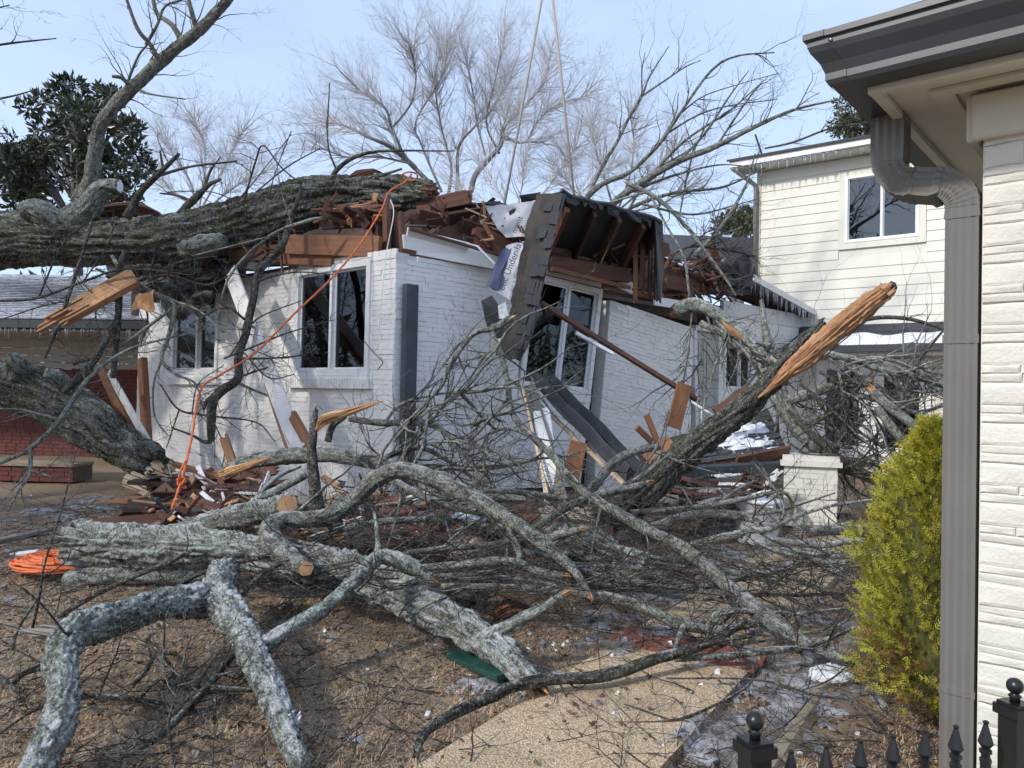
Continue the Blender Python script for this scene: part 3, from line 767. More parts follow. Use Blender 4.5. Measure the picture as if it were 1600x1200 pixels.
for k in range(34):
    t = rs.random(); p = A1.lerp(B1, t)+V((0, -.05, .01)); w_ = rs.uniform(.03, .14); l = rs.uniform(.02, .16)*rs.random()+.03; u = (B1-A1).normalized()
    mb.poly([p-u*w_, p+u*w_, p+u*w_*rs.uniform(.2, .9)+V((rs.gauss(0, .02), rs.gauss(0, .03), -l)), p-u*w_*rs.uniform(.1, .9)+V((0, rs.gauss(0, .03), -l*rs.uniform(.3, 1)))], thick=.006)
tag(mb.build('torn_felt', 'tarp', wreck), kind='stuff')
for t, e, s_ in ((.06, .10, .05), (.31, .06, .0), (.55, .05, .06), (.80, .05, .1), (.97, .06, .1)):
    a = A1.lerp(B1, t); d = D1.lerp(C1, t-.05)
    p0 = d.lerp(a, 1-e)-n1_*.09; p1 = d-n1_*.09
    rb(p1-(p0-p1)*.1, p0, .055, .15, 'lumber_dark' if t in (.31, .97) else 'lumber_old', 'rafter', 0, n1_)
rb(D1-n1_*.14, C1-n1_*.14, .06, .14, 'lumber_dark', 'purlin')
# lower beams behind the opening
rb(at(852, 392, 10.9), at(905, 405, 11.2), .14, .16, 'lumber_old', 'broken_rafter', .2)
rb(at(860, 412, 10.8), at(985, 432, 11.6), .08, .22, 'lumber_old', 'joist', .2)
rb(at(905, 402, 11.3), at(985, 412, 11.9), .12, .14, 'lumber_gray', 'broken_rafter', .2)
rb(at(862, 420, 10.7), at(1035, 462, 12.0), .05, .06, 'lumber', 'plate')
rb(at(942, 440, 11.5), at(968, 442, 11.6), .10, .20, 'lumber', 'broken_board', .05)
rb(at(966, 440, 11.5), at(990, 452, 11.6), .03, .16, 'trim_white', 'frieze_board')
rb(at(1022, 470, 12.3), at(1085, 480, 12.9), .03, .14, 'trim_white', 'frieze_board')
rb(at(1040, 440, 12.5), at(1105, 452, 13.2), .07, .22, 'lumber_old', 'joist', .1)
rb(at(1030, 425, 12.6), at(1120, 440, 13.4), .07, .12, 'lumber_old', 'joist', .2)
# boards hanging from its right end
for k, (x, y0, y1, wd, mt) in enumerate(((992, 372, 478, .075, 'lumber'), (1003, 368, 462, .10, 'lumber_old'), (1015, 362, 468, .09, 'lumber_dark'), (1025, 355, 482, .10, 'lumber_dark'))):
    rb(at(x+2, y0, 11.3+.05*k), at(x, y1, 10.95+.05*k), wd, .03, mt, 'hanging_board', .16, (.7, -.7, 0))
for y in (400, 452): rb(at(988, y, 11.2), at(1030, y+4, 11.3), .05, .03, 'lumber_old', 'hanging_board')
mb = MB(); mb.poly([at(1022, 342, 10.85), at(1034, 349, 11.0), at(1036, 425, 11.2), at(1031, 474, 11.0), at(1026, 460, 10.95), at(1023, 400, 10.95)], thick=.02); mb.build('hanging_felt', 'tarp', wreck)
# the strip of roof edge folded down over the wall
def strip(cols, mat, name, th=.012, n=14, wav=.045, seed=0):
    """cols: list of (left point, right point) from top to bottom"""
    mb = MB()
    rs = random.Random(seed)
    L_, _ = catmull([(a, 1) for a, b2 in cols], .06); R_, _ = catmull([(b2, 1) for a, b2 in cols], .06)
    m = 30
    ls = [L_[int(i*(len(L_)-1)/m)] for i in range(m+1)]; rs2 = [R_[int(i*(len(R_)-1)/m)] for i in range(m+1)]
    vv = []
    for i in range(m+1):
        for j in range(5):
            p = ls[i].lerp(rs2[i], j/4); p = p+V((0, -1, 0))*wav*(vn([[i*.35, j*.9, seed]], 5)[0]-.5)+(rs2[i]-ls[i])*(.12*(vn([[i*.9, j*.3, seed+4]], 7)[0]-.5) if j in (0, 4) else 0)
            vv.append(p)
    tn = V((0, th, 0)); k = len(vv)
    q = [[i*5+j, (i+1)*5+j, (i+1)*5+j+1, i*5+j+1] for i in range(m) for j in range(4)]
    q2 = [[k+a for a in f[::-1]] for f in q]
    bd = [j for j in range(5)]+[i*5+4 for i in range(1, m+1)]+[m*5+j for j in range(3, -1, -1)]+[i*5 for i in range(m-1, 0, -1)]
    q3 = [[bd[a], bd[(a+1) % len(bd)], k+bd[(a+1) % len(bd)], k+bd[a]] for a in range(len(bd))]
    mb.add([tuple(p) for p in vv]+[tuple(p+tn) for p in vv], q+q2+q3)
    return mb.build(name, mat, wreck), ls, rs2
YF = 9.55
fl, ls_, rs_l = strip([(at(838, 303, 9.75), at(880, 302, 9.7)), (at(822, 360, 9.62), at(868, 360, 9.58)), (at(808, 430, 9.5), at(853, 425, 9.48)), (at(793, 500, 9.42), at(838, 495, 9.42)), (at(775, 555, 9.4), at(815, 562, 9.4))], 'paper_brown', 'roofing_felt', .02, seed=1)
strip([(at(872, 300, 9.72), at(885, 303, 9.8)), (at(862, 360, 9.6), at(868, 362, 9.68)), (at(845, 430, 9.46), at(852, 432, 9.55)), (at(826, 515, 9.38), at(834, 517, 9.46)), (at(806, 562, 9.36), at(813, 564, 9.44))], 'gutter_fallen', 'drip_edge', .015, seed=2)
rs = random.Random(5)
for i in range(11):
    for j in range(2):
        i0 = int(2+i*2.5); i1 = min(30, i0+2)
        if j == 0 and i in (1, 3) : continue
        ua, ub = (.42, .70) if j == 0 else (.68, .98)
        if j == 1 and i % 2 == 0: ua += .05
        a = ls_[i0].lerp(rs_l[i0], ua); b2 = ls_[i0].lerp(rs_l[i0], ub); c = ls_[i1].lerp(rs_l[i1], ub); d = ls_[i1].lerp(rs_l[i1], ua)
        o_ = V((0, -.028-.008*rs.random(), 0)); mb = MB(); mb.poly([p+o_+V((rs.gauss(0,.006), 0, rs.gauss(0,.006))) for p in (a, b2, c, d)], thick=.004, nrm=(0,-1,0)); mb.build('shingle', 'shingle', fl)
for (pts, Y) in (([(752, 470), (768, 462), (800, 505), (785, 512), (758, 500)], 9.5), ([(758, 500), (785, 508), (800, 530), (775, 532), (762, 515)], 9.48), ([(784, 548), (800, 540), (812, 560), (795, 562)], 9.38), ([(838, 308), (880, 298), (870, 305), (845, 316)], 9.9), ([(812, 305), (845, 300), (838, 312), (815, 318)], 10.0), ([(742, 318), (775, 314), (800, 322), (765, 330)], 10.2), ([(795, 330), (818, 318), (812, 345), (798, 348)], 9.9)):
    mb = MB(); mb.poly([at(x, y, Y+.03*k) for k, (x, y) in enumerate(pts)], thick=.015); mb.build('torn_shingle', 'shingle', wreck)
for (pts, Y) in (([(778, 478), (790, 472), (796, 500), (780, 498)], 9.44), ([(776, 530), (795, 525), (806, 548), (790, 558), (776, 560)], 9.45)):
    mb = MB(); mb.poly([at(x, y, Y) for x, y in pts], thick=.02); mb.build('ice_sheet', 'ice_clean', wreck)
rag([(757, 322), (838, 314), (826, 368), (790, 372)], (10.0, 9.85, 9.8, 9.9), 'underlayment', 'underlay', 3, 12, .035)
rag([(792, 384), (824, 376), (800, 470), (768, 452)], (9.75, 9.6, 9.5, 9.6), 'underlayment', 'underlay', 4, 12, .02)
rag([(786, 388), (800, 384), (776, 452), (758, 448)], (9.72, 9.68, 9.56, 9.6), 'underlayment', 'ink_blue', 6, 10, .035)
def text(body, size, p, xd, nd, mat, parent, name='lettering'):
    cu = bpy.data.curves.new(name, 'FONT'); cu.body = body; cu.size = size; cu.extrude = .001; cu.align_x = 'LEFT'
    o = bpy.data.objects.new('tmp_text', cu); COL.objects.link(o)
    dg = bpy.context.evaluated_depsgraph_get(); me = bpy.data.meshes.new_from_object(o.evaluated_get(dg)); bpy.data.objects.remove(o)
    me.materials.clear(); me.materials.append(M[mat])
    x = V(xd).normalized(); z = V(nd); z = (z-x*z.dot(x)).normalized(); y = z.cross(x)
    Mx = Matrix(((x.x, y.x, z.x, p[0]), (x.y, y.y, z.y, p[1]), (x.z, y.z, z.z, p[2]), (0,0,0,1)))
    return put(bpy.data.objects.new(name, me), parent, Mx)
pa, pb = at(787, 455, 9.44), at(815, 383, 9.52)
text('etic Under-lay', .12, pa, pb-pa, V((0,-1,.05)), 'ink_blue', wreck)
pa, pb = at(806, 365, 9.72), at(818, 338, 9.74)
text('ment', .11, pa, pb-pa, V((0,-1,.05)), 'ink_blue', wreck)

# eave of the far right end with icicles, bent up where the crown lies on it
E0, E1 = at(1160, 420, 14.1), at(1290, 494, 16.7)
IN = V((0,0,1)).cross(UR); IN = IN if IN.y > 0 else -IN
mb = MB(); mb.poly([E0, E1, E1+IN*3.5+V((0,0,1.15)), E0+IN*3.5+V((0,0,.8))], thick=.16, nrm=(0,0,1)); mb.build('roof_slope', 'shingle', wreck)
mb = MB(); mb.beam(E0-IN*.04+V((0,0,-.08)), E1-IN*.04+V((0,0,-.08)), .05, .12); mb.build('gutter', 'gutter_white', wreck)
mb = MB(); mb.poly([E0+V((0,0,-.17)), E1+V((0,0,-.17)), E1+IN*.6+V((0,0,-.12)), E0+IN*.6+V((0,0,-.3))], thick=.02, nrm=(0,0,1)); mb.build('soffit', 'lumber_dark', wreck)
mb = MB(); mb.box((0, -.03, 3.0), (LR-7.35, .05, 3.28), MD); mb.build('frieze_board', 'trim_worn', wreck)
mb = MB(); mb.poly([at(1030, 452, 13.0), at(1172, 452, 14.6), at(1180, 402, 18), at(1045, 388, 16.5)], thick=.1, nrm=(0,0,1)); mb.build('roof_slope', 'shingle', wreck)
mb = MB(); mb.poly([at(1030, 400, 15.8), at(1180, 420, 18.2), at(1175, 372, 20.5), at(1035, 366, 19)], thick=.1, nrm=(0,0,1)); mb.build('roof_slope', 'shingle', wreck)
def icicles(parent, a, b2, n, ln, seed, clump=True):
    rs = random.Random(seed); mb = MB()
    for k in range(n):
        t = rs.random(); p = a.lerp(b2, t); l = rs.uniform(*ln)*rs.random()**.6; r = .006+.012*rs.random()
        mb.tube([p, p+V((0,0,-l*.5)), p+V((rs.gauss(0,.004), 0, -l))], [r, r*.6, .001], 5)
    return tag(mb.build('icicles', 'icicle', parent), kind='stuff')
icicles(wreck, E0+V((0,-.06,-.14)), E1+V((0,-.06,-.14)), 110, (.12, .42), 3)
for (pts, Y, sd_) in (([(1108, 418), (1150, 405), (1165, 440), (1120, 446)], (13.4, 13.9, 13.9, 13.3), 1), ([(1150, 404), (1185, 425), (1178, 448), (1146, 440)], (13.6, 14.0, 14.0, 13.6), 2), ([(1128, 408), (1165, 402), (1175, 428), (1140, 432)], (13.2, 13.6, 13.5, 13.2), 3)):
    rag(pts, Y, 'torn_shingle', 'shingle', 20+sd_, 8, .13)
for (pts, Y, sd_) in (([(1036, 402), (1085, 408), (1110, 432), (1050, 418)], (13.0, 13.4, 13.5, 13.0), 1), ([(1090, 404), (1135, 404), (1150, 412), (1100, 418)], (13.8, 14.2, 14.3, 13.9), 2), ([(1075, 425), (1110, 432), (1118, 446), (1085, 440)], (13.1, 13.4, 13.4, 13.1), 5)):
    rag(pts, Y, 'snow_patch', 'snow', 40+sd_, 8, .06)

# ================================================================ two-storey cream house behind
UB = V((.79, -.61, 0)).normalized(); B0 = at(1180, 500, 17.0); B0.z = 0
MBh = frame(B0, UB); BL = 6.5
hb = thing('sided_house', 'two-storey cream lap-sided house with one upper window and icicles under its eave', 'house', B0)
mb = MB(); wx0, wx1, wz0, wz1 = 1.86, 3.24, 4.72, 6.10
for lo, hi in (((0, .03, 0), (wx0, .25, 6.5)), ((wx1, .03, 0), (BL, .25, 6.5)), ((wx0, .03, 0), (wx1, .25, wz0)), ((wx0, .03, wz1), (wx1, .25, 6.5))): mb.box(lo, hi, MBh)
mb.box((0, .25, 0), (.25, 6, 6.5), MBh)
wb = mb.build('wall', 'siding', hb)
z = .3; bh = .205
def sboard(x0, x1, z):
    mb = MB(); v = [(x0, -.004, z), (x1, -.004, z), (x1, .026, z), (x0, .026, z), (x0, .012, z+bh+.012), (x1, .012, z+bh+.012), (x1, .026, z+bh+.012), (x0, .026, z+bh+.012)]
    A = np.array(MBh); P = np.array(v) @ A[:3,:3].T + A[:3,3]
    mb.add(P, q=[[0,3,2,1],[4,5,6,7],[0,1,5,4],[1,2,6,5],[2,3,7,6],[3,0,4,7]]); mb.build('siding_board', 'siding', wb)
while z < 6.35:
    if z+bh > wz0-.12 and z < wz1+.12:
        sboard(.09, wx0-.13, z); sboard(wx1+.13, BL, z)
    else: sboard(.09, BL, z)
    z += bh
mb = MB(); mb.box((0, -.02, 0), (.085, .03, 6.5), MBh); mb.build('corner_board', 'trim_cream', hb)
mb = MB(); mb.box((wx0-.125, -.018, wz0-.125), (wx1+.125, .024, wz0), MBh); mb.box((wx0-.125, -.018, wz1), (wx1+.125, .024, wz1+.125), MBh); mb.box((wx0-.125, -.018, wz0), (wx0, .024, wz1), MBh); mb.box((wx1, -.018, wz0), (wx1+.125, .024, wz1), MBh)
mb.build('window_casing', 'siding', hb)
window(hb, MBh, wx0, wx1, wz0, wz1, fw=.055, gl='glass_tint', split=.51)
mb = MB(); mb.box((wx0-.1, .6, wz0-.1), (wx1+.1, .65, wz1+.1), MBh); mb.build('room_wall', 'interior', hb)
# eave
EV = 6.52
mb = MB(); mb.box((-.45, -.42, EV), (BL, .1, EV+.03), MBh); mb.build('soffit', 'siding', hb)
mb = MB(); mb.box((-.45, -.5, EV+.035), (BL, -.42, EV+.20), MBh); mb.build('gutter', 'gutter_white', hb)
mb = MB(); vv = [MBh @ V(p) for p in ((-.5, -.54, EV+.21), (BL, -.54, EV+.21), (BL, 3.2, EV+1.4), (-.5, 3.2, EV+1.4))]; mb.poly(vv, thick=.05, nrm=(0,0,1)); mb.build('roof', 'shingle', hb)
icicles(hb, MBh @ V((0, -.46, EV+.03)), MBh @ V((3.8, -.46, EV+.03)), 70, (.08, .32), 4)
mb = MB(); p = [MBh @ V((-.30, -.46, EV+.03)), MBh @ V((-.28, -.46, EV-.08)), MBh @ V((-.02, -.09, EV-.32)), MBh @ V((.0, -.08, EV-.45)), MBh @ V((.0, -.08, 2.6))]
mb.tube(p, .05, 8); mb.build('downspout', 'downspout', hb)
# little snow-covered lean-to roof and french doors
x0, x1 = .95, 4.6
mb = MB(); vv = [MBh @ V(p) for p in ((x0, -1.0, 2.52), (x1, -1.0, 2.52), (x1, -.01, 2.86), (x0, -.01, 2.86))]; mb.poly(vv, thick=.06, nrm=(0,0,1)); lt = mb.build('porch_roof', 'shingle', hb)
mb = MB(); mb.grid(lambda u, v: MBh @ V((x0+.05+(x1-x0-.1)*u, -.95+.72*v, 2.545+.25*v+.035+.045*math.sin(u*21+v*4)*math.sin(u*7+2*v)*(1 if 0 < u < 1 and 0 < v < 1 else 0)-(.06 if v in (0, 1) or u in (0, 1) else 0))), 40, 8); mb.build('snow_cover', 'snow', lt)
mb = MB(); mb.box((x0, -1.06, 2.40), (x1, -1.0, 2.52), MBh); mb.build('porch_gutter', 'gutter_dark', hb)
mb = MB(); mb.box((x0, -.9, 2.36), (x1, -.05, 2.40), MBh); mb.build('porch_ceiling', 'trim_white', hb)
mb = MB(); mb.box((x0, -.03, 2.86), (x1, .03, 3.02), MBh); mb.build('flashing', 'gutter_dark', hb)
for dx in (1.35, 2.45):
    mb = MB(); mb.box((dx, -.06, .2), (dx+.2, -.006, 2.3), MBh); mb.box((dx+.84, -.06, .2), (dx+1.04, -.006, 2.3), MBh); mb.box((dx+.2, -.058, .2), (dx+.84, -.006, .55), MBh); mb.box((dx+.2, -.058, 2.1), (dx+.84, -.006, 2.3), MBh)
    fd = mb.build('french_door', 'trim_white', hb)
    mb = MB(); mb.box((dx+.2, -.04, .55), (dx+.84, -.03, 2.1), MBh); mb.build('pane', 'glass_tint', fd)
    mb = MB(); mb.box((dx+.2, -.02, .55), (dx+.84, -.008, 2.1), MBh); mb.build('curtain', 'curtain', fd)

# ================================================================ red brick house at the left
UA = V((1, -.10, 0)).normalized(); A0 = V((-13.5, 16.2, 0)); MA = frame(A0, UA)
ha = thing('red_brick_house', 'dark red brick house with grey gable boards and a snow-dusted shingle roof', 'house', A0)
wa = wall(ha, 'wall', MA, 7.6, 1.75, [], ST_R, 0, 21)
mb = MB()
for k in range(6): mb.box((0, .0, 1.76+k*.15), (7.6, .15, 1.90+k*.15), MA)
tag(mb.build('siding_boards', 'siding_gray', ha), kind='stuff')
for k, x in enumerate((3.4, 3.75, 4.1, 4.45)):
    for j in range(3):
        mb = MB(); mb.box((x+.02, -.03, 1.15-j*.17), (x+.26, .02, 1.28-j*.17), MA); mb.build('vent_block', 'trim_worn', ha)
# roof with rows of shingles and snow
c = [MA @ V((-1, 3.2, 4.25)), MA @ V((7.9, 3.0, 4.05)), MA @ V((7.9, -1.9, 2.62)), MA @ V((-1, -1.9, 2.62))]
nn = (c[1]-c[0]).cross(c[3]-c[0]).normalized(); nn = nn if nn.z > 0 else -nn
mb = MB(); mb.poly(c, thick=.08, nrm=nn); ra = mb.build('roof', 'tarp', ha)
mb = MB(); rows = 26
for r in range(rows):
    v0, v1 = r/rows, (r+1)/rows
    mb.poly([lerp4(c, 0, v0)+nn*.005, lerp4(c, 1, v0)+nn*.005, lerp4(c, 1, v1)+nn*.035, lerp4(c, 0, v1)+nn*.035], thick=.03, nrm=nn)
tag(mb.build('shingle_rows', 'frost_shingle', ra), kind='stuff')
mb = MB(); mb.box((-1, -1.95, 2.46), (7.9, -1.88, 2.60), MA); mb.build('gutter', 'gutter_dark', ha)
mb = MB(); mb.box((-1, -1.88, 2.40), (7.6, -.02, 2.43), MA); mb.build('soffit', 'siding_gray', ha)
icicles(ha, MA @ V((1.5, -1.92, 2.47)), MA @ V((7.8, -1.92, 2.47)), 150, (.08, .3), 6)
step = thing('brick_step', 'long low red brick step in front of the dark brick house', 'step', at(40, 770, 11.2))
MS_ = frame(at(-90, 772, 11.4).xy.to_3d(), (1, -.02, 0)); ws = wall(step, 'step_wall', MS_, 1.95, .225, [], ST_R, 0, 23, thick=.5)
mb = MB(); mb.box((-.02, -.03, .228), (1.97, .5, .27), MS_); mb.build('cap', 'concrete', step)
mb = MB(); mb.beam(at(-40, 790, 9.9), at(98, 786, 9.9), .06, .10); tag(mb.build('metal_strip', 'dark_green'), 'dark green metal strip lying on the ground before the brick step', 'metal strip')

# ================================================================ near house at the right edge
UW = V((.76, -.65, 0)).normalized(); UH = V((.65, .76, 0)).normalized()
K = at(1532, 600, 2.10); K.z = 0
hn = thing('cream_brick_house', 'corner of a cream painted brick house with dark gutter and soffit', 'house', K)
MN = frame(K, UW)
wall(hn, 'wall', MN, 1.6, 2.20, [], ST_C, 290, 31)
MN2 = frame(K+UH*3, -UH)
mb = MB(); mb.box((0, .0, 0), (2.985, .15, 2.2), MN2); mb.build('side_wall', 'mortar_cream', hn)
OUT1 = (V((0,0,1)).cross(UW)*-1).normalized(); OUT2 = (-UW)
def eave(o1, o2, z): return K+OUT1*o1+OUT2*o2+V((0,0,z))
ZS = 2.265; OV = .235
# soffit with a raised border, frieze board under it
mb = MB(); c0 = eave(OV, OV, ZS); mb.poly([c0, c0+UW*3.2, c0+UW*3.2-OUT1*.6, c0-OUT1*.6-OUT2*.0+UH*0+UW*.0], thick=-.02, nrm=(0,0,1))
mb.poly([c0+V((0,0,.0021)), c0+UW*.6+V((0,0,.0021)), c0+UW*.6+UH*3+V((0,0,.0021)), c0+UH*3.0+V((0,0,.0021))], thick=-.02, nrm=(0,0,1)); mb.build('soffit', 'trim_cream', hn)
mb = MB(); a = eave(OV, OV, ZS-.012)
for p0, p1 in ((a-OUT1*.015, a+UW*3-OUT1*.015), (a-OUT1*.029-OUT2*.015, a+UH*3-OUT2*.015)): mb.beam(p0, p1, .028, .018, ch=.08)
a2 = eave(.085, .085, ZS-.012)
for p0, p1 in ((a2+OUT2*.025, a2+UW*3), (a2-OUT1*.025, a2+UH*3)): mb.beam(p0+V((0,0,.006)), p1+V((0,0,.006)), .05, .010, ch=.08)
mb.build('soffit_moulding', 'trim_cream', hn)
mb = MB(); mb.beam(eave(.022, .02, ZS-.075), eave(.022, .02, ZS-.075)+UW*2.2, .03, .125, ch=.2); mb.beam(eave(.02, .022, ZS-.0755)+UH*.0, eave(.02, .022, ZS-.0755)+UH*2.5, .03, .125, ch=.2); mb.build('frieze_board', 'trim_cream', hn)
# gutter, K-style profile mitred round the hip corner
prof = [(0, 0), (.075, 0), (.082, .012), (.082, .03), (.092, .055), (.112, .082), (.118, .098), (.118, .112), (.128, .116), (.128, .132), (.112, .134), (.0, .134)]
mb = MB(); vv = []
for (i, j) in prof: vv.append(tuple(eave(OV+i, OV+i, ZS-.004+j)+UW*3.3-OUT2*0+OUT2*(-i-0)+OUT2*i*0))
for (i, j) in prof: vv.append(tuple(eave(OV+i, OV+i, ZS-.004+j)))
for (i, j) in prof: vv.append(tuple(eave(OV+i, OV+i, ZS-.004+j)+UH*3.3))
n = len(prof)
mb.add(vv, [[r*n+k, r*n+(k+1) % n, (r+1)*n+(k+1) % n, (r+1)*n+k] for r in range(2) for k in range(n)])
gn = mb.build('gutter', 'gutter_dark', hn)
# corner strap and screw on the gutter
mb = MB(); vv = []
for (i, j) in prof[1:11]: vv.append(tuple(eave(OV+i+.003, OV+i+.003, ZS-.004+j)+UW*.055))
for (i, j) in prof[1:11]: vv.append(tuple(eave(OV+i+.003, OV+i+.003, ZS-.004+j)))
for (i, j) in prof[1:11]: vv.append(tuple(eave(OV+i+.003, OV+i+.003, ZS-.004+j)+UH*.055))
mb.add(vv, [[r*10+k, r*10+k+1, (r+1)*10+k+1, (r+1)*10+k] for r in range(2) for k in range(9)]); mb.build('corner_strap', 'gutter_dark', gn)
sc_p = eave(OV+.118, OV+.118, ZS+.10)+UW*.058
mb = MB(); mb.tube([sc_p-OUT1*.004, sc_p+OUT1*.004, sc_p+OUT1*.007], [.005, .005, .003], 8); mb.build('screw', 'metal', gn)
# roof edge
mb = MB(); cc = eave(OV+.10, OV+.10, ZS+.136)
mb.poly([cc, cc+UW*3.3, cc+UW*3.3-OUT1*2.5+V((0,0,1.3)), cc-OUT1*2.5-OUT2*2.5+V((0,0,1.3))], thick=.02, nrm=(0,0,1))
mb.poly([cc, cc-OUT1*2.5-OUT2*2.5+V((0,0,1.3)), cc+UH*3.3-OUT2*2.5+V((0,0,1.3)), cc+UH*3.3], thick=.02, nrm=(0,0,1)); mb.build('roof', 'shingle', hn)
# downspout with two elbows
o0 = at(1392, 185, 2.30); o0.z = ZS
o1 = V((o0.x, o0.y, 2.165)); k1 = at(1507, 330, 2.165)
top = V((k1.x, k1.y, k1.z))
ctrl = [o0, o1]
mid0 = V((o0.x, o0.y, 2.09))
path_pts = [(o0, 1.08), (V((o0.x, o0.y, 2.17)), 1.08)]
hd = V((k1.x-o0.x, k1.y-o0.y, 0)); hl = hd.length; hd.normalize()
zc = 2.055
nA = 8
for k in range(nA+1):          # first elbow: down -> nearly sideways
    an = k/nA*math.radians(80); r = .085
    p = V((o0.x, o0.y, zc+.075))+hd*(r-r*math.cos(an))+V((0,0,-r*math.sin(an)))
    if k: path_pts.append((p, .985)); 
    path_pts.append((p+hd*.004*math.sin(an)+V((0,0,-.004*math.cos(an))), 1.045)); path_pts.append((p+hd*.008*math.sin(an)+V((0,0,-.008*math.cos(an))), 1.0))
e1 = path_pts[-1][0]
r = .07; endh = hl-(e1-o0).dot(hd)
e2 = e1+hd*max(.02, endh-r)+V((0,0,-.012))
path_pts += [(e1.lerp(e2, .15), 1.0), (e1.lerp(e2, .5), 1.0), (e1.lerp(e2, .85), 1.0), (e2, 1.09)]
for k in range(1, nA+1):
    an = k/nA*math.radians(88)
    p = e2+hd*(r*math.sin(an))+V((0,0,-(r-r*math.cos(an))))
    path_pts.append((p, .985)); path_pts.append((p+hd*.004*math.cos(an)+V((0,0,-.004*math.sin(an))), 1.045)); path_pts.append((p+hd*.008*math.cos(an)+V((0,0,-.008*math.sin(an))), 1.0))
e3 = path_pts[-1][0]
path_pts += [(e3+V((0,0,-.03)), 1.05), (e3+V((0,0,-.031)), .98)]
for z_, s_ in ((1.60, .98), (1.599, 1.05), (1.575, 1.05), (1.574, .98), (.62, .98), (.619, 1.05), (.60, 1.05), (.599, .98), (.0, .98)): path_pts.append((V((e3.x, e3.y, z_)), s_))
mb = MB(); pipe_profile(mb, path_pts, .085, .075, OUT1.cross(V((0,0,1))) if False else UW); mb.build('downspout', 'downspout', hn)

# ================================================================ black iron fence
fence = thing('iron_fence', 'black metal picket fence with spear tips and ball-topped posts in the foreground', 'fence', at(1180, 1180, 1.4).xy.to_3d())
fp0 = at(1180, 1130, 1.40).xy.to_3d(); fp1 = at(1586, 1076, 1.60).xy.to_3d(); fd_ = (fp1-fp0)
def post(p, zt):
    mb = MB(); Mx = frame(p, fd_)
    mb.box((-.021, -.021, 0), (.021, .021, zt-.075), Mx); o = mb.build('post', 'iron_black', fence)
    mb = MB(); mb.box((-.028, -.028, zt-.075), (.028, .028, zt-.055), Mx); mb.box((-.023, -.023, zt-.055), (.023, .023, zt-.048), Mx)
    prof = [(.010, -.048), (.009, -.04), (.013, -.036), (.008, -.031)]+[(.0165*math.sin(a), -.0165-.0165*math.cos(a)+.001) for a in [math.pi*(.16+.84*k/9) for k in range(10)]]
    mb.tube([p+V((0, 0, zt+z_)) for r_, z_ in prof], [max(r_, .0005) for r_, z_ in prof], 16); mb.build('ball_cap', 'iron_black', o)
post(fp0, at(1180, 1113, 1.40).z); post(fp1, at(1586, 1060, 1.60).z)
def picket(p, zt):
    mb = MB(); Mx = frame(p, fd_)
    mb.box((-.007, -.007, 0), (.007, .007, zt-.085), Mx); o = mb.build('picket', 'iron_black', fence)
    mb = MB(); pr = [(.010, -.085), (.010, -.078), (.0075, -.076), (.0075, -.068), (.0105, -.066), (.0105, -.060), (.006, -.057), (.013, -.046), (.010, -.034), (.0035, -.008), (.005, -.006), (.0055, -.003), (.001, 0)]
    mb.tube([p+V((0,0,zt+z_)) for r_, z_ in pr], [r_*1.15 for r_, z_ in pr], 8, sm=False); mb.build('spear_tip', 'iron_black', o)
for k in range(-9, 12):
    t = k/8
    if k in (0, 8): continue
    p = fp0.lerp(fp1, t) if 0 <= t else fp0+fd_*t
    picket(p, .762)
for z_ in (.62, .12):
    mb = MB(); mb.beam(fp0-fd_*1.2+V((0,0,z_)), fp1+fd_*.5+V((0,0,z_)), .014, .022); mb.build('rail', 'iron_black', fence)
# ---------------------------------------------------------------- limbs, branches and twigs
def limb_mesh(mb, pts, step=.035, ridge=.10, lump=.10, seed=0, nside=None, taper_end=True, mat=0, al=.16):
    """bark-covered tube with furrows and swellings; pts: [(point, radius)]; returns the two end frames"""
    rmax = max(r for p, r in pts)
    near = min((p-CAM).length for p, r in pts)
    det = .0026*near if rmax > .03 else .006*near          # about two or three photo pixels
    st = max(.010, min(step, rmax*.35, max(det*1.4, .012)))
    C, Rr = catmull(pts, st)
    n = nside or int(max(7, min(150, 2*math.pi*rmax/det)))
    tmp = MB(); vv, ring, bk = tmp.tube(C, Rr, n, cap=False, s0=seed*1.37)
    sh = vv.shape; b_ = bk.reshape(-1, 3)
    r = np.repeat(np.array(Rr)[:, None], n, 1).ravel()
    d = (fbm(b_*np.array([1/rmax*.9, 1/rmax*.9, 1/rmax*.35])+seed, seed, 3)-.5)*2*lump*r
    if ridge and rmax > .03:
        f = 15 if rmax > .3 else (24 if rmax > .12 else 42)
        q = vn(b_*np.array([f, f, f*al])+seed*3, seed+5); q2 = vn(b_*np.array([f*2.1, f*2.1, f*.5])+seed, seed+8)
        q3 = vn(b_*f*1.6+seed*2, seed+9)
        d = d - ridge*np.minimum(r, .22)*(1-np.abs(2*q-1))**2.2*1.6 + ridge*.8*np.minimum(r, .22)*(q2-.5) + ridge*.9*np.minimum(r, .22)*(q3-.5) + ridge*.5*np.minimum(r, .15)*(vn(b_*f*4+seed, seed+11)-.5)
    nv = vv + ring*d.reshape(sh[0], sh[1], 1)
    kk = np.arange(sh[0]-1)[:, None]*n; j = np.arange(n)[None, :]
    q = np.stack([kk+j, kk+(j+1) % n, kk+n+(j+1) % n, kk+n+j], -1).reshape(-1, 4)
    e = (sh[0]-1)*n
    flat = nv.reshape(-1, 3); c0 = flat[:n].mean(0); c1 = flat[e:].mean(0)
    vs_ = np.concatenate([flat, [c0, c1]]); bs_ = np.concatenate([b_, [b_[:n].mean(0), b_[e:].mean(0)]])
    t = [[len(flat), (i+1) % n, i] for i in range(n)]+[[len(flat)+1, e+i, e+(i+1) % n] for i in range(n)]
    mb.add(vs_, q, t, m=mat, sm=True, bk=bs_)
    return C, Rr, nv[0], nv[-1]
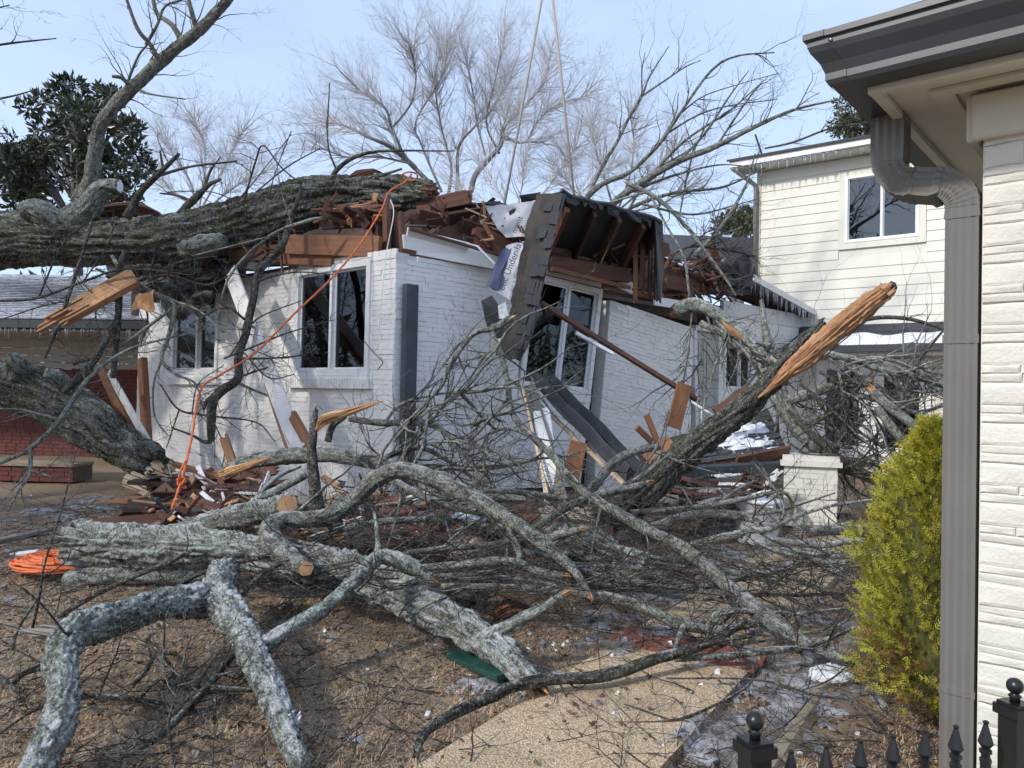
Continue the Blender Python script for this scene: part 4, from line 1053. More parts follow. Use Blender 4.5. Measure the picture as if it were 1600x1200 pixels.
def cut_face(parent, ring, center, outward, mat='wood_end', name='cut_face'):
    n = len(ring); c = ring.mean(0); mb = MB(); o = np.array(outward)*.006
    R_ = np.concatenate([c+(ring-c)*.94+o, c+(ring-c)*.55+o*1.3, [c+o*1.4]])
    q = [[i, (i+1) % n, n+(i+1) % n, n+i] for i in range(n)]; t = [[2*n, n+i, n+(i+1) % n] for i in range(n)]
    # planar coordinates for the rings
    ax = np.array(outward); u = np.cross(ax, [0.3, .2, 1]); u /= np.linalg.norm(u); w_ = np.cross(ax, u)
    off = .25*np.linalg.norm(ring[0]-c)
    bk = np.stack([(R_-c) @ u+off, (R_-c) @ w_-off*.6, (R_-c) @ ax], -1)
    mb.add(R_, q, t, bk=bk); return mb.build(name, mat, parent)
def fibres(mb, path, n, seed, spread=1.0, thick=.16, lo=.45, mat=0):
    """a length of torn wood: a bundle of long splinters following the path"""
    rs = random.Random(seed); C, R_ = catmull(path, max(.02, path[0][1]*.5)); m = len(C)
    d = (C[-1]-C[0]).normalized(); u = d.cross(V((.1, .2, 1))).normalized(); w_ = d.cross(u)
    for k in range(n):
        a = rs.uniform(0, 6.283); q = math.sqrt(rs.random())*spread
        ln = int(m*rs.uniform(lo, 1.0)); i0 = rs.randint(0, m-ln); idx = [i0+int(ln*j/7) for j in range(8)]; idx = [min(m-1, i) for i in idx]
        pts = []; rad = []; tk = rs.uniform(.4, 1.5)
        for j, i in enumerate(idx):
            o = (u*math.cos(a)+w_*math.sin(a))*q*R_[i]*.86; pts.append(C[i]+o+u*rs.gauss(0, .03)*R_[i]+w_*rs.gauss(0, .03)*R_[i]+d*j*1e-4); e = j/7
            pts[-1] = pts[-1]+w_*math.sin(j*.9+a*3)*R_[i]*.10; rad.append(max(.0015, R_[i]*thick*tk*(min(1, e*5+.15))*(min(1, (1-e)*4+.05))*rs.uniform(.8, 1.2)))
        mb.tube(pts, rad, 4, sm=False, m=rs.choice((0, 0, 0, 1, 2)), s0=rs.random()*9)
def torn(name, mat, path, seed, parent=None, n=70):
    p = px2(path); mb = MB(); limb_mesh(mb, [(q, r*.72) for q, r in p], seed=seed, ridge=.4, lump=.25, nside=14, al=.05); fibres(mb, p, n, seed)
    return mb.build(name, [mat, 'lumber_dark' if mat == 'lumber_old' else 'lumber', 'lumber' if mat == 'lumber_old' else 'wood_fresh'], parent)
def splinter_end(parent, p, d, r, ln, seed, mat='wood_torn', name='splintered_end', n=None):
    rs = random.Random(seed); mb = MB(); d = V(d).normalized()
    u = d.cross(V((.2, .3, 1))).normalized(); w_ = d.cross(u)
    n = n or int(max(7, min(26, r*170)))
    for k in range(n):
        a = rs.uniform(0, 6.283); q = r*math.sqrt(rs.random())*.8; o = u*math.cos(a)*q+w_*math.sin(a)*q
        l = ln*rs.uniform(.3, 1)*(1.1-.5*q/r); rw = max(.003, r*rs.uniform(.16, .34))
        p0 = p+o-d*r*.6; p1 = p+o+d*l+u*rs.gauss(0, .05)*l+w_*rs.gauss(0, .05)*l
        mb.tube([p0, p0.lerp(p1, .6), p1], [rw, rw*.8, rw*.12], 4, sm=False)
    return mb.build(name, mat, parent)

def grow(mb, p, d, Ln, r, lvl, rs, wig=.25, up=.0, kids=3, ang=(.5, 1.0), ratio=.55, zmin=.015, mat=0, seg=None, bk0=0.):
    """a crooked twig with side twigs"""
    n = 3 if Ln < .15 else (4 if Ln < .5 else 6)
    if seg: n = seg
    P = [V(p)]; D = V(d).normalized(); st = Ln/n
    for k in range(n):
        D = (D+V((rs.gauss(0, wig), rs.gauss(0, wig), rs.gauss(0, wig)+up*.3))).normalized()
        q = P[-1]+D*st
        if q.z < zmin: q.z = zmin+rs.random()*.01; D.z = abs(D.z)*.3
        P.append(q)
    R_ = [r*(1-.75*k/n) for k in range(n+1)]
    mb.tube(P, R_, 3 if r < .009 else (5 if r < .03 else 7), m=mat, cap=False, s0=rs.random()*20)
    if lvl > 0:
        for k in range(kids):
            i = rs.randint(1, n) if n > 1 else 1
            if k == 0: i = n
            T = (P[i]-P[i-1]).normalized(); a = rs.uniform(*ang)*(0.5 if i == n else 1)
            x = T.cross(V((rs.gauss(0,1), rs.gauss(0,1), rs.gauss(0,1)))).normalized()
            grow(mb, P[i], T*math.cos(a)+x*math.sin(a), Ln*ratio*rs.uniform(.65, 1.15), max(.0016, R_[i]*.72), lvl-1, rs, wig, up, kids, ang, ratio, zmin, mat)

KR = [.84]
def px2(path):
    return [(at(x, y, Y), w_/2*Y/F*KR[0]) for x, y, Y, w_ in path]
SEED = [100]
def limb(name, label, main, branches=(), e0=None, e1=None, bark_='bark_limb', tw=(5, .35, 2), twmat='twig', cat='limb', group=None, parent=None, ridge=.10, lump=.10, endmat='wood_torn', bends=None, up=.05, tstart=.25, al=.16, tw2=None):
    SEED[0] += 1; sd_ = SEED[0]; rs = random.Random(sd_)
    pts = px2(main)
    low = min((p for p, r in pts), key=lambda p: p.z)
    t = parent or thing(name, label, cat, (low.x, low.y, max(0, low.z)), group)
    mb = MB(); C, Rr, r0, r1 = limb_mesh(mb, pts, seed=sd_, ridge=ridge, lump=lump, al=al); mb.build('main_limb' if not parent else 'branch', bark_, t)
    def end(kind, ring, P, D, r, s_):
        if kind == 'cut': cut_face(t, ring, P, tuple(D))
        elif kind == 'gray': cut_face(t, ring, P, tuple(D), 'lumber_gray')
        elif kind == 'frost': cut_face(t, ring, P, tuple(D), 'snow')
        elif kind: splinter_end(t, P, D, r, r*(2.6 if kind is True else kind), s_, endmat)
    end(e0, r0, C[0], (C[0]-C[1]).normalized(), Rr[0], sd_); end(e1, r1, C[-1], (C[-1]-C[-2]).normalized(), Rr[-1], sd_+7)
    tm = MB(); nt_ = 0
    curves = [(C, Rr)]
    for k, br in enumerate(branches):
        opt = {}
        if isinstance(br, tuple): br, opt = br
        p2 = px2(br); mb = MB(); c2, q2, a0, a1 = limb_mesh(mb, p2, seed=sd_+k*3+1, ridge=ridge*.8, lump=lump, nside=None if p2[0][1] > .02 else 6, al=al); mb.build('branch', opt.get('bark', bark_), t)
        if opt.get('e1'): end(opt['e1'], a1, c2[-1], (c2[-1]-c2[-2]).normalized(), q2[-1], sd_+k)
        if not opt.get('bare'): curves.append((c2, q2))
    if tw:
        den, tl, lv = tw
        for ci, (C_, R_) in enumerate(curves):
            ln = sum((C_[i+1]-C_[i]).length for i in range(len(C_)-1))
            for k in range(int(den*ln+rs.random())):
                i = int(len(C_)*(tstart+(1-tstart)*rs.random())) if ci == 0 else int(len(C_)*(.1+.9*rs.random()))
                i = min(i, len(C_)-2); T = (C_[i+1]-C_[i]).normalized()
                x = T.cross(V((rs.gauss(0,1), rs.gauss(0,1), rs.gauss(0,1)+.4)))
                if x.length < .05: continue
                x.normalize(); a = rs.uniform(.5, 1.2)
                l = tl*rs.uniform(.5, 1.4); r_ = min(R_[i]*.6, .004+.010*l)
                grow(tm, C_[i]+x*R_[i]*.5, T*math.cos(a)+x*math.sin(a), l, r_, lv, rs, .22, up, 3); nt_ += 1
        if nt_: tag(tm.build('twigs', twmat, t), kind='stuff')
    if tw2:
        den, tl, lv = tw2; sm_ = MB()
        for C_, R_ in curves:
            ln = sum((C_[i+1]-C_[i]).length for i in range(len(C_)-1))
            for k in range(int(den*ln+rs.random())):
                i = min(len(C_)-2, int(len(C_)*(.1+.9*rs.random()))); T = (C_[i+1]-C_[i]).normalized(); x = T.cross(V((rs.gauss(0,1), rs.gauss(0,.6), rs.gauss(0,1)+.3)))
                if x.length < .05: continue
                x.normalize(); a = rs.uniform(.4, 1.2); l = tl*rs.uniform(.5, 1.3)
                grow(sm_, C_[i], T*math.cos(a)+x*math.sin(a), l, .007+.010*l, lv, rs, .17, .05, 2, (.4, .9), .6)
        if sm_.n: tag(sm_.build('side_branches', bark_, t), kind='stuff')
    return t

KR[0] = .94
# ---- the great trunk on the roof and the one beneath it
tr = limb('fallen_oak_tree', 'huge mossy oak trunk lying across the crushed roof', [(-230, 385, 11.6, 118), (-60, 376, 11.5, 108), (60, 374, 11.4, 94), (150, 377, 11.3, 82), (250, 374, 11.2, 80), (340, 358, 11.0, 84), (430, 334, 10.8, 92), (510, 312, 10.6, 84), (590, 304, 10.45, 70), (640, 303, 10.4, 56), (676, 304, 10.3, 44)],
     [([(96, 350, 11.2, 50), (70, 334, 11.1, 46), (48, 328, 11.05, 40), (30, 330, 11.0, 26)], dict(bark='bark_frosty', bare=True)),
      ([(110, 352, 11.2, 58), (138, 322, 11.15, 44), (152, 300, 11.1, 32), (168, 290, 11.1, 27), (187, 291, 11.1, 26)], dict(bark='bark_frosty', bare=True, e1='frost')),
      ([(290, 388, 11.0, 40), (318, 384, 10.75, 40), (338, 378, 10.65, 34), (352, 378, 10.62, 24)], dict(bark='bark_frosty', bare=True))],
     e1=.5, bark_='bark_oak', tw=None, cat='tree trunk', ridge=.20, lump=.10, endmat='lumber_old', al=.13)
limb('', '', [(130, 318, 11.2, 40), (142, 285, 11.1, 30), (148, 240, 11.0, 24), (158, 195, 10.9, 23), (180, 165, 10.8, 23), (225, 120, 10.7, 22), (270, 80, 10.6, 21), (310, 48, 10.5, 20), (345, 12, 10.4, 17), (385, -40, 10.2, 14)],
     [[(308, 50, 10.5, 11), (300, 20, 10.4, 9), (292, -10, 10.4, 7)], [(285, 68, 10.6, 12), (270, 40, 10.7, 9), (245, 20, 10.8, 8), (238, -10, 10.9, 6)], [(250, 98, 10.6, 10), (235, 70, 10.5, 8), (215, 45, 10.4, 7), (198, 0, 10.3, 5)], [(204, 135, 10.7, 8), (190, 122, 10.6, 7), (175, 119, 10.55, 6)], [(228, 70, 10.5, 6), (245, 40, 10.4, 5), (258, 10, 10.4, 4), (285, 0, 10.4, 3)], [(220, 142, 10.7, 5), (240, 148, 10.6, 3), (290, 155, 10.4, 2)], [(195, 140, 10.8, 5), (215, 90, 10.7, 4), (230, 70, 10.6, 3)]],
     parent=tr, bark_='bark_limb', tw=(4.5, .5, 2), up=.12)
limb('', '', [(198, 340, 10.9, 16), (220, 300, 10.8, 12), (245, 275, 10.7, 10), (280, 240, 10.6, 6)], [[(245, 275, 10.7, 6), (300, 260, 10.6, 4), (370, 252, 10.5, 3)], [(255, 265, 10.7, 5), (250, 235, 10.7, 3)]], parent=tr, bark_='bark_dark', tw=(3, .4, 2))
limb('', '', [(278, 338, 11.3, 15), (300, 315, 11.3, 14), (325, 290, 11.3, 9), (345, 280, 11.2, 5)], [[(300, 315, 11.3, 7), (275, 305, 11.4, 5), (250, 302, 11.5, 3)], [(318, 295, 11.3, 6), (330, 265, 11.4, 4), (345, 245, 11.5, 2)]], parent=tr, bark_='bark_dark', tw=(3, .4, 2))
limb('', '', [(520, 275, 10.5, 10), (530, 262, 10.45, 9), (555, 245, 10.4, 7), (600, 236, 10.3, 5), (710, 236, 10.1, 2)], [[(526, 268, 10.5, 4), (512, 220, 10.5, 3), (515, 130, 10.6, 2)]], parent=tr, bark_='bark_dark', tw=(1.2, .3, 1))
limb('', '', [(560, 290, 10.3, 9), (590, 276, 10.25, 7), (628, 264, 10.2, 4)], parent=tr, bark_='bark_dark', tw=None)
torn('torn_wood', 'lumber_old', [(138, 338, 11.5, 16), (170, 332, 11.5, 26), (215, 330, 11.5, 30), (262, 342, 11.4, 14)], 3, tr)
torn('torn_wood', 'lumber_old', [(536, 288, 10.35, 12), (558, 278, 10.35, 22), (585, 272, 10.4, 20), (602, 276, 10.5, 10)], 4, tr)
KR[0] = .80
tr2 = limb('fallen_oak_tree', 'thick furrowed trunk slanting down to the ground before the red brick house', [(-140, 555, 11.2, 96), (-20, 592, 11.0, 104), (60, 615, 10.9, 110), (130, 655, 10.75, 104), (195, 700, 10.55, 86), (255, 738, 10.3, 58)],
     [([(30, 585, 10.7, 60), (22, 565, 10.5, 40), (14, 556, 10.45, 26)], dict(bark='bark_frosty', bare=True)), ([(100, 600, 10.7, 40), (88, 588, 10.5, 30), (70, 582, 10.4, 20)], dict(bark='bark_frosty', bare=True)),
      ([(225, 700, 10.3, 42), (243, 706, 10.15, 36), (252, 712, 10.1, 22)], dict(bare=True, bark='bark_dark'))],
     e1=.8, bark_='bark_oak', tw=None, cat='tree trunk', ridge=.2, endmat='wood_pale', al=.13)
splinter_end(tr2, at(208, 752, 10.2), V((1, -.2, -.3)), .12, .5, 5, 'wood_pale')

KR[0] = .80
# ---- branches hanging before the left facade
limb('hanging_branch', 'crooked dark branch hanging down in front of the two left windows', [(470, 300, 10.2, 8), (455, 340, 10.0, 12), (440, 385, 9.9, 15), (405, 425, 9.8, 16), (395, 470, 9.75, 16), (384, 520, 9.7, 17), (372, 560, 9.65, 17), (372, 590, 9.6, 18), (345, 612, 9.55, 20), (332, 630, 9.5, 20), (330, 660, 9.5, 18), (330, 690, 9.5, 14)],
     [[(330, 690, 9.5, 10), (318, 690, 9.5, 8), (300, 680, 9.5, 5), (268, 668, 9.5, 3)], [(345, 612, 9.55, 9), (325, 625, 9.5, 8), (318, 640, 9.5, 6)], [(384, 500, 9.7, 6), (350, 480, 9.7, 5), (300, 505, 9.8, 3)], [(400, 440, 9.8, 7), (430, 430, 9.6, 5), (470, 425, 9.4, 3), (525, 430, 9.2, 2)], [(378, 560, 9.6, 6), (420, 560, 9.4, 4), (480, 555, 9.2, 3)], [(375, 600, 9.55, 6), (410, 615, 9.4, 4), (450, 630, 9.3, 3)], [(372, 590, 9.6, 5), (400, 580, 9.5, 4), (430, 570, 9.4, 2)]],
     bark_='bark_dark', tw=(7, .32, 2), cat='branch')
limb('hanging_branch', 'frost-whitened branch dangling in front of the leftmost window', [(175, 400, 10.9, 8), (200, 435, 10.7, 10), (250, 462, 10.6, 11), (272, 475, 10.5, 11), (270, 500, 10.4, 11), (262, 530, 10.4, 10), (253, 562, 10.3, 9), (275, 585, 10.2, 6), (305, 600, 10.1, 4), (320, 650, 10.1, 2)],
     [[(253, 562, 10.3, 5), (240, 600, 10.2, 4), (242, 650, 10.2, 3), (262, 680, 10.2, 2)], [(272, 480, 10.5, 6), (225, 515, 10.5, 7), (190, 540, 10.5, 5)], [(270, 470, 10.5, 6), (310, 485, 10.3, 4), (350, 520, 10.2, 3)]], bark_='bark_frosty', tw=(8, .3, 2), cat='branch', twmat='twig_frost')
limb('hanging_branch', 'straight dark branch standing upright between the slanting trunk and the torn plank', [(196, 392, 10.7, 12), (187, 420, 10.6, 14), (186, 475, 10.55, 14), (182, 525, 10.5, 14), (178, 572, 10.45, 12), (176, 590, 10.4, 10)], [[(183, 500, 10.5, 10), (150, 560, 10.2, 14), (118, 595, 10.0, 16), (100, 612, 10.0, 14)], [(150, 560, 10.2, 8), (122, 565, 10.1, 9), (115, 568, 10.1, 10)]], bark_='bark_dark', tw=(6, .35, 2), cat='branch')
limb('hanging_branch', 'thin crooked branch dangling below the snowy roof at far left', [(150, 330, 10.6, 5), (115, 440, 10.4, 7), (104, 470, 10.3, 8), (98, 495, 10.3, 8), (86, 522, 10.2, 7), (70, 560, 10.2, 5)], [[(104, 470, 10.3, 4), (60, 480, 10.3, 3), (0, 500, 10.3, 2)]], bark_='bark_dark', tw=(7, .35, 2), cat='branch', twmat='twig')
limb('fallen_branch', 'grey forked branch in front of the dark brick wall at far left', [(-30, 735, 8.8, 6), (40, 705, 8.7, 8), (90, 660, 8.7, 10), (140, 590, 8.8, 8), (205, 545, 9.0, 6), (300, 520, 9.2, 3)], [[(48, 700, 8.7, 8), (46, 740, 8.6, 8), (30, 765, 8.5, 6), (12, 800, 8.4, 3)], [(46, 735, 8.6, 5), (90, 748, 8.6, 3)], [(90, 655, 8.7, 6), (30, 640, 8.6, 4), (-20, 640, 8.6, 3)]], bark_='bark_frosty', tw=(6, .4, 2), cat='branch', twmat='twig_frost')
limb('fallen_branch', 'bushy thin branch spraying up from the trunk above the snowy roof', [(0, 470, 10.3, 6), (60, 465, 10.3, 6), (130, 440, 10.4, 5), (200, 420, 10.4, 4), (300, 430, 10.3, 3)], [[(60, 465, 10.3, 4), (100, 380, 10.2, 3), (160, 330, 10.1, 2)], [(130, 440, 10.4, 3), (170, 380, 10.2, 3), (178, 330, 10.1, 2)]], bark_='bark_dark', tw=(9, .45, 2), cat='branch')
limb('hanging_branch', 'thin branch bowed across the upper left window and the joists', [(340, 500, 9.9, 4), (360, 430, 9.7, 5), (420, 370, 9.6, 6), (480, 345, 9.5, 7), (505, 340, 9.5, 5)], [[(420, 370, 9.6, 4), (380, 380, 9.6, 3), (300, 400, 9.8, 2)], [(455, 350, 9.5, 3), (440, 300, 9.6, 2), (430, 240, 9.7, 2)]], bark_='bark_frosty', tw=(7, .35, 2), cat='branch')
limb('bowed_branch', 'whippy bowed twigs arching above the left end of the trunk', [(380, 320, 10.4, 4), (400, 250, 10.3, 4), (412, 228, 10.2, 3), (440, 262, 10.2, 3), (468, 285, 10.2, 2)], [[(400, 300, 10.3, 3), (450, 260, 10.2, 3), (500, 232, 10.1, 2)], [(380, 320, 10.4, 3), (330, 300, 10.4, 2), (260, 300, 10.4, 2)], [(420, 310, 10.3, 3), (430, 270, 10.2, 2), (455, 205, 10.2, 2)], [(350, 340, 10.4, 3), (400, 280, 10.3, 2), (455, 210, 10.2, 1.5)]], bark_='twig', tw=(5, .4, 2), cat='branch')

limb('hanging_branch', 'fine dark twigs fanning over the corner window from the left', [(350, 560, 9.4, 4), (400, 540, 9.3, 4), (450, 520, 9.2, 3), (520, 500, 9.0, 2)], [[(380, 550, 9.3, 3), (420, 590, 9.2, 3), (460, 585, 9.1, 2)], [(360, 555, 9.4, 3), (400, 500, 9.3, 3), (470, 470, 9.2, 2)], [(390, 545, 9.3, 3), (440, 560, 9.2, 2), (500, 545, 9.1, 2)]], bark_='twig', tw=(7, .35, 2), cat='branch')
limb('hanging_branch', 'bare drooping twigs at the left end of the white wall', [(250, 600, 10.0, 3), (280, 640, 9.9, 4), (330, 650, 9.8, 4), (400, 660, 9.6, 3), (430, 690, 9.5, 2)], [[(280, 640, 9.9, 3), (260, 700, 9.8, 2)], [(330, 650, 9.8, 3), (350, 700, 9.7, 2), (345, 740, 9.6, 2)], [(300, 645, 9.9, 3), (310, 600, 9.9, 2), (350, 570, 9.8, 2)]], bark_='twig', tw=(7, .35, 2), cat='branch')
limb('hanging_branch', 'icy dark brush hanging beneath the trunk above the leftmost window', [(150, 420, 11.0, 5), (200, 440, 10.9, 6), (260, 430, 10.7, 6), (320, 445, 10.5, 5), (360, 430, 10.4, 3)], [[(200, 440, 10.9, 4), (230, 490, 10.7, 4), (220, 540, 10.6, 3)], [(260, 430, 10.7, 4), (300, 480, 10.5, 4), (330, 530, 10.4, 3)], [(230, 435, 10.8, 4), (280, 410, 10.7, 3), (340, 400, 10.5, 2)], [(180, 430, 11, 4), (150, 480, 10.9, 3), (160, 540, 10.8, 2)]], bark_='bark_dark', tw=(12, .4, 2), cat='branch')
# ---- the front pile
KR[0] = .86
P1 = limb('fallen_log', 'long pale lichen-covered log bending down to a splintered end on the path', [(112, 848, 5.55, 84), (180, 852, 5.5, 80), (300, 856, 5.35, 78), (430, 868, 5.15, 74), (520, 888, 4.95, 75), (600, 916, 4.7, 80), (680, 955, 4.4, 75), (745, 992, 4.1, 66), (800, 1038, 3.8, 60), (838, 1080, 3.6, 48)],
     [([(760, 1000, 4.0, 40), (797, 978, 4.0, 27), (845, 950, 4.0, 21), (880, 930, 4.0, 16)], dict(e1=3.5, bare=True))], e0='frost', e1=1.8, bark_='bark_lichen', tw=None, cat='log', ridge=.2, lump=.15)
KR[0] = .80
F1 = limb('forked_limb', 'frosted forked limb arching over the grass in the left foreground', [(352, 892, 4.75, 62), (330, 932, 4.25, 72), (260, 945, 3.95, 62), (190, 966, 3.65, 64), (118, 990, 3.35, 72), (96, 1030, 3.2, 70), (100, 1090, 3.0, 62), (82, 1150, 2.8, 70), (40, 1230, 2.55, 78)],
     [([(335, 925, 4.25, 70), (378, 985, 3.85, 66), (405, 1040, 3.5, 62), (432, 1100, 3.2, 56), (458, 1168, 2.98, 46), (470, 1200, 2.85, 40)], dict(bare=True)),
      ([(410, 1012, 3.65, 42), (440, 990, 3.75, 34), (500, 955, 3.95, 32), (550, 912, 4.15, 32), (580, 880, 4.3, 32), (600, 868, 4.35, 32), (640, 882, 4.35, 30), (672, 905, 4.35, 22)], dict(e1=2.2)),
      ([(590, 868, 4.35, 16), (590, 845, 4.4, 10), (585, 800, 4.5, 6)], dict())], bark_='bark_frosty', tw=(1.0, .4, 1), cat='limb', tstart=.55, lump=.24, ridge=.15, al=.7)
KR[0] = .86
splinter_end(F1, at(80, 988, 3.32), V((-1, .05, .1)), .045, .17, 11, 'lumber_gray', 'broken_stub', 9)
splinter_end(F1, at(455, 1120, 3.12), V((.5, .1, .9)), .05, .05, 12, 'snow', 'snow_cap', 8)
limb('fallen_log', 'mossy log with a sawn grey end lying under the pale log', [(385, 930, 5.7, 58), (470, 925, 5.6, 66), (560, 925, 5.45, 70), (660, 935, 5.3, 74), (752, 945, 5.15, 76)], e1='gray', bark_='bark_oak', tw=None, cat='log', ridge=.16)
o = torn('split_slab', 'wood_torn', [(385, 950, 5.35, 12), (470, 958, 5.2, 22), (560, 962, 5.0, 24), (640, 966, 4.95, 22), (690, 976, 4.9, 8)], 9); tag(o, 'reddish split slab of wood wedged under the mossy log', 'wood slab')
limb('fallen_log', 'short frosty log beside the coil of orange rope', [(108, 908, 5.55, 34), (150, 898, 5.5, 42), (230, 895, 5.45, 44), (330, 895, 5.4, 42)], e0='frost', bark_='bark_frosty', tw=None, cat='log')
limb('fallen_log', 'short sawn log with its round cut face by the upright stub', [(255, 836, 6.3, 26), (310, 822, 6.25, 40), (370, 808, 6.15, 48), (425, 795, 5.85, 46), (449, 790, 5.35, 46)], e1='cut', bark_='bark_frosty', tw=None, cat='log', ridge=.14)
limb('fallen_branch', 'pale straight branch leaning above the short sawn log', [(345, 818, 6.2, 12), (400, 783, 6.2, 16), (440, 762, 6.2, 17), (478, 742, 6.2, 14)], [[(380, 800, 6.2, 9), (430, 748, 6.3, 9), (470, 728, 6.4, 7)]], bark_='bark_frosty', tw=(2, .3, 1), cat='branch')
limb('arching_limb', 'arching limb curled at its sawn left end and sweeping right over the pile', [(478, 888, 4.42, 30), (464, 879, 4.66, 36), (446, 866, 4.85, 42), (428, 848, 4.95, 44), (422, 828, 5.05, 40), (440, 812, 5.15, 34), (475, 812, 5.2, 34), (517, 806, 5.25, 34), (553, 780, 5.3, 34), (583, 752, 5.3, 34), (623, 735, 5.3, 33), (667, 744, 5.25, 34), (733, 774, 5.1, 34), (787, 807, 4.95, 31), (840, 842, 4.8, 28), (870, 866, 4.65, 22), (900, 895, 4.5, 18), (921, 930, 4.4, 13)],
     [([(846, 846, 4.78, 20), (878, 834, 4.75, 17), (905, 828, 4.72, 13)], dict(e1=3, bare=True)), ([(700, 758, 5.15, 14), (740, 758, 5.2, 12), (742, 752, 5.2, 10)], dict(e1=True, bare=True)), [(787, 807, 4.95, 12), (810, 860, 4.8, 14), (812, 878, 4.8, 16)], [(640, 738, 5.3, 8), (660, 700, 5.4, 7), (668, 655, 5.5, 5)]],
     e0='cut', e1=2.5, bark_='bark_limb', tw2=(1.2, .7, 2), tw=(2.2, .4, 2), cat='limb', tstart=.45)
limb('long_branch', 'long crooked branch from a pale broken stub above the window down to the yellow shrub', [(798, 497, 6.5, 15), (778, 510, 6.45, 14), (768, 516, 6.4, 11), (785, 560, 6.3, 11), (793, 600, 6.2, 12), (802, 648, 6.1, 12), (833, 683, 5.95, 14), (867, 717, 5.8, 16), (900, 758, 5.65, 18), (935, 783, 5.5, 20), (975, 808, 5.35, 22), (1020, 832, 5.2, 24), (1075, 862, 5.0, 26), (1125, 905, 4.75, 30), (1160, 935, 4.55, 34), (1190, 958, 4.4, 34), (1235, 990, 4.25, 28), (1275, 1013, 4.1, 22), (1335, 1035, 3.95, 14)],
     [[(772, 514, 6.4, 10), (743, 520, 6.35, 9), (720, 545, 6.3, 9), (700, 578, 6.25, 9), (688, 605, 6.2, 8), (655, 640, 6.1, 7), (615, 690, 6.0, 6)], [(778, 540, 6.3, 6), (755, 560, 6.3, 5), (730, 600, 6.3, 3)], [(795, 622, 6.2, 7), (778, 640, 6.15, 6), (748, 660, 6.1, 7), (735, 668, 6.1, 5)], [(833, 683, 5.95, 8), (790, 670, 5.95, 6), (740, 690, 5.9, 5)], [(1160, 935, 4.55, 16), (1120, 978, 4.35, 14), (1100, 1010, 4.2, 10)], [(1190, 955, 4.4, 12), (1130, 955, 4.4, 10), (1095, 975, 4.4, 8)], [(1200, 965, 4.4, 9), (1240, 960, 4.3, 7), (1320, 950, 4.2, 3)], [(1235, 990, 4.25, 8), (1290, 985, 4.15, 5), (1340, 960, 4.1, 3)]],
     e0=2.2, bark_='bark_limb', tw2=(1.3, .7, 2), tw=(5.5, .3, 2), cat='branch', endmat='wood_pale')
limb('fallen_branch', 'slim straight branch with a broken tip resting against the leaning limb', [(830, 828, 5.6, 14), (883, 794, 5.7, 16), (933, 774, 5.8, 16), (980, 763, 5.9, 15), (1012, 756, 5.95, 14)], [([(960, 768, 5.85, 10), (1000, 745, 6.0, 9), (1045, 710, 6.1, 7)], dict(e1=True)), [(1003, 735, 6.0, 4), (1030, 690, 6.1, 4), (1045, 640, 6.2, 3)]], e1=True, bark_='bark_limb', tw=(2, .3, 1), cat='branch')
limb('fallen_branch', 'curved grey branch arching in front of the fallen gutter', [(905, 790, 6.6, 18), (935, 752, 6.7, 18), (960, 722, 6.8, 18), (990, 706, 6.9, 17), (1030, 698, 7.0, 15)], bark_='bark_limb', tw2=(1.5, .7, 2), tw=(1.5, .3, 1), cat='branch')
limb('fallen_branch', 'dark branch running right from the splintered log to cross the brick strip', [(690, 916, 4.85, 12), (778, 917, 4.75, 13), (875, 922, 4.6, 16), (937, 931, 4.5, 20), (985, 942, 4.4, 20), (1022, 956, 4.35, 20), (1060, 976, 4.3, 20), (1122, 984, 4.3, 18), (1169, 976, 4.35, 16), (1215, 972, 4.4, 10)], [[(1068, 978, 4.28, 13), (1060, 1000, 4.2, 12), (1054, 1020, 4.1, 12)], [(1100, 985, 4.3, 8), (1115, 965, 4.3, 6), (1150, 955, 4.3, 4)]], bark_='bark_limb', tw=(3.2, .3, 2), cat='branch')
limb('fallen_branch', 'dark mossy branch with a pale torn tip crossing the gravel path', [(649, 1186, 2.95, 13), (657, 1156, 3.0, 18), (681, 1131, 3.1, 21), (722, 1109, 3.25, 22), (769, 1088, 3.4, 23), (803, 1072, 3.5, 23), (862, 1061, 3.6, 24), (919, 1059, 3.65, 24), (966, 1050, 3.72, 24), (1012, 1034, 3.82, 22), (1053, 1022, 3.9, 20), (1100, 1008, 4.0, 17), (1131, 994, 4.1, 14), (1165, 970, 4.2, 11)], [[(1100, 1008, 4.0, 10), (1112, 980, 4.05, 8), (1130, 960, 4.1, 6)], [(1085, 1012, 3.97, 9), (1130, 1000, 3.95, 7), (1175, 995, 3.95, 5)]], e0=3.0, bark_='bark_dark', tw=(2.0, .25, 2), cat='branch', endmat='wood_pale')
limb('fallen_branch', 'pale smooth branch lying level across the brick strip to the yellow shrub', [(1054, 1030, 3.98, 11), (1137, 1024, 4.0, 14), (1200, 1017, 4.02, 14), (1247, 1012, 4.05, 12), (1295, 998, 4.1, 8), (1345, 975, 4.15, 4)], bark_='bark_lichen', tw=(4, .3, 2), cat='branch')
limb('fallen_branch', 'greenish branch forking behind the long pale log', [(640, 888, 4.85, 14), (717, 884, 4.85, 18), (767, 877, 4.8, 18), (807, 878, 4.75, 16), (840, 893, 4.65, 15), (882, 900, 4.6, 14)], [[(720, 905, 4.8, 8), (800, 903, 4.75, 9), (870, 915, 4.6, 8)], [(650, 900, 4.85, 10), (720, 898, 4.85, 11), (800, 890, 4.8, 8)]], e1=True, bark_='bark_limb', tw=(1.5, .25, 1), cat='branch')
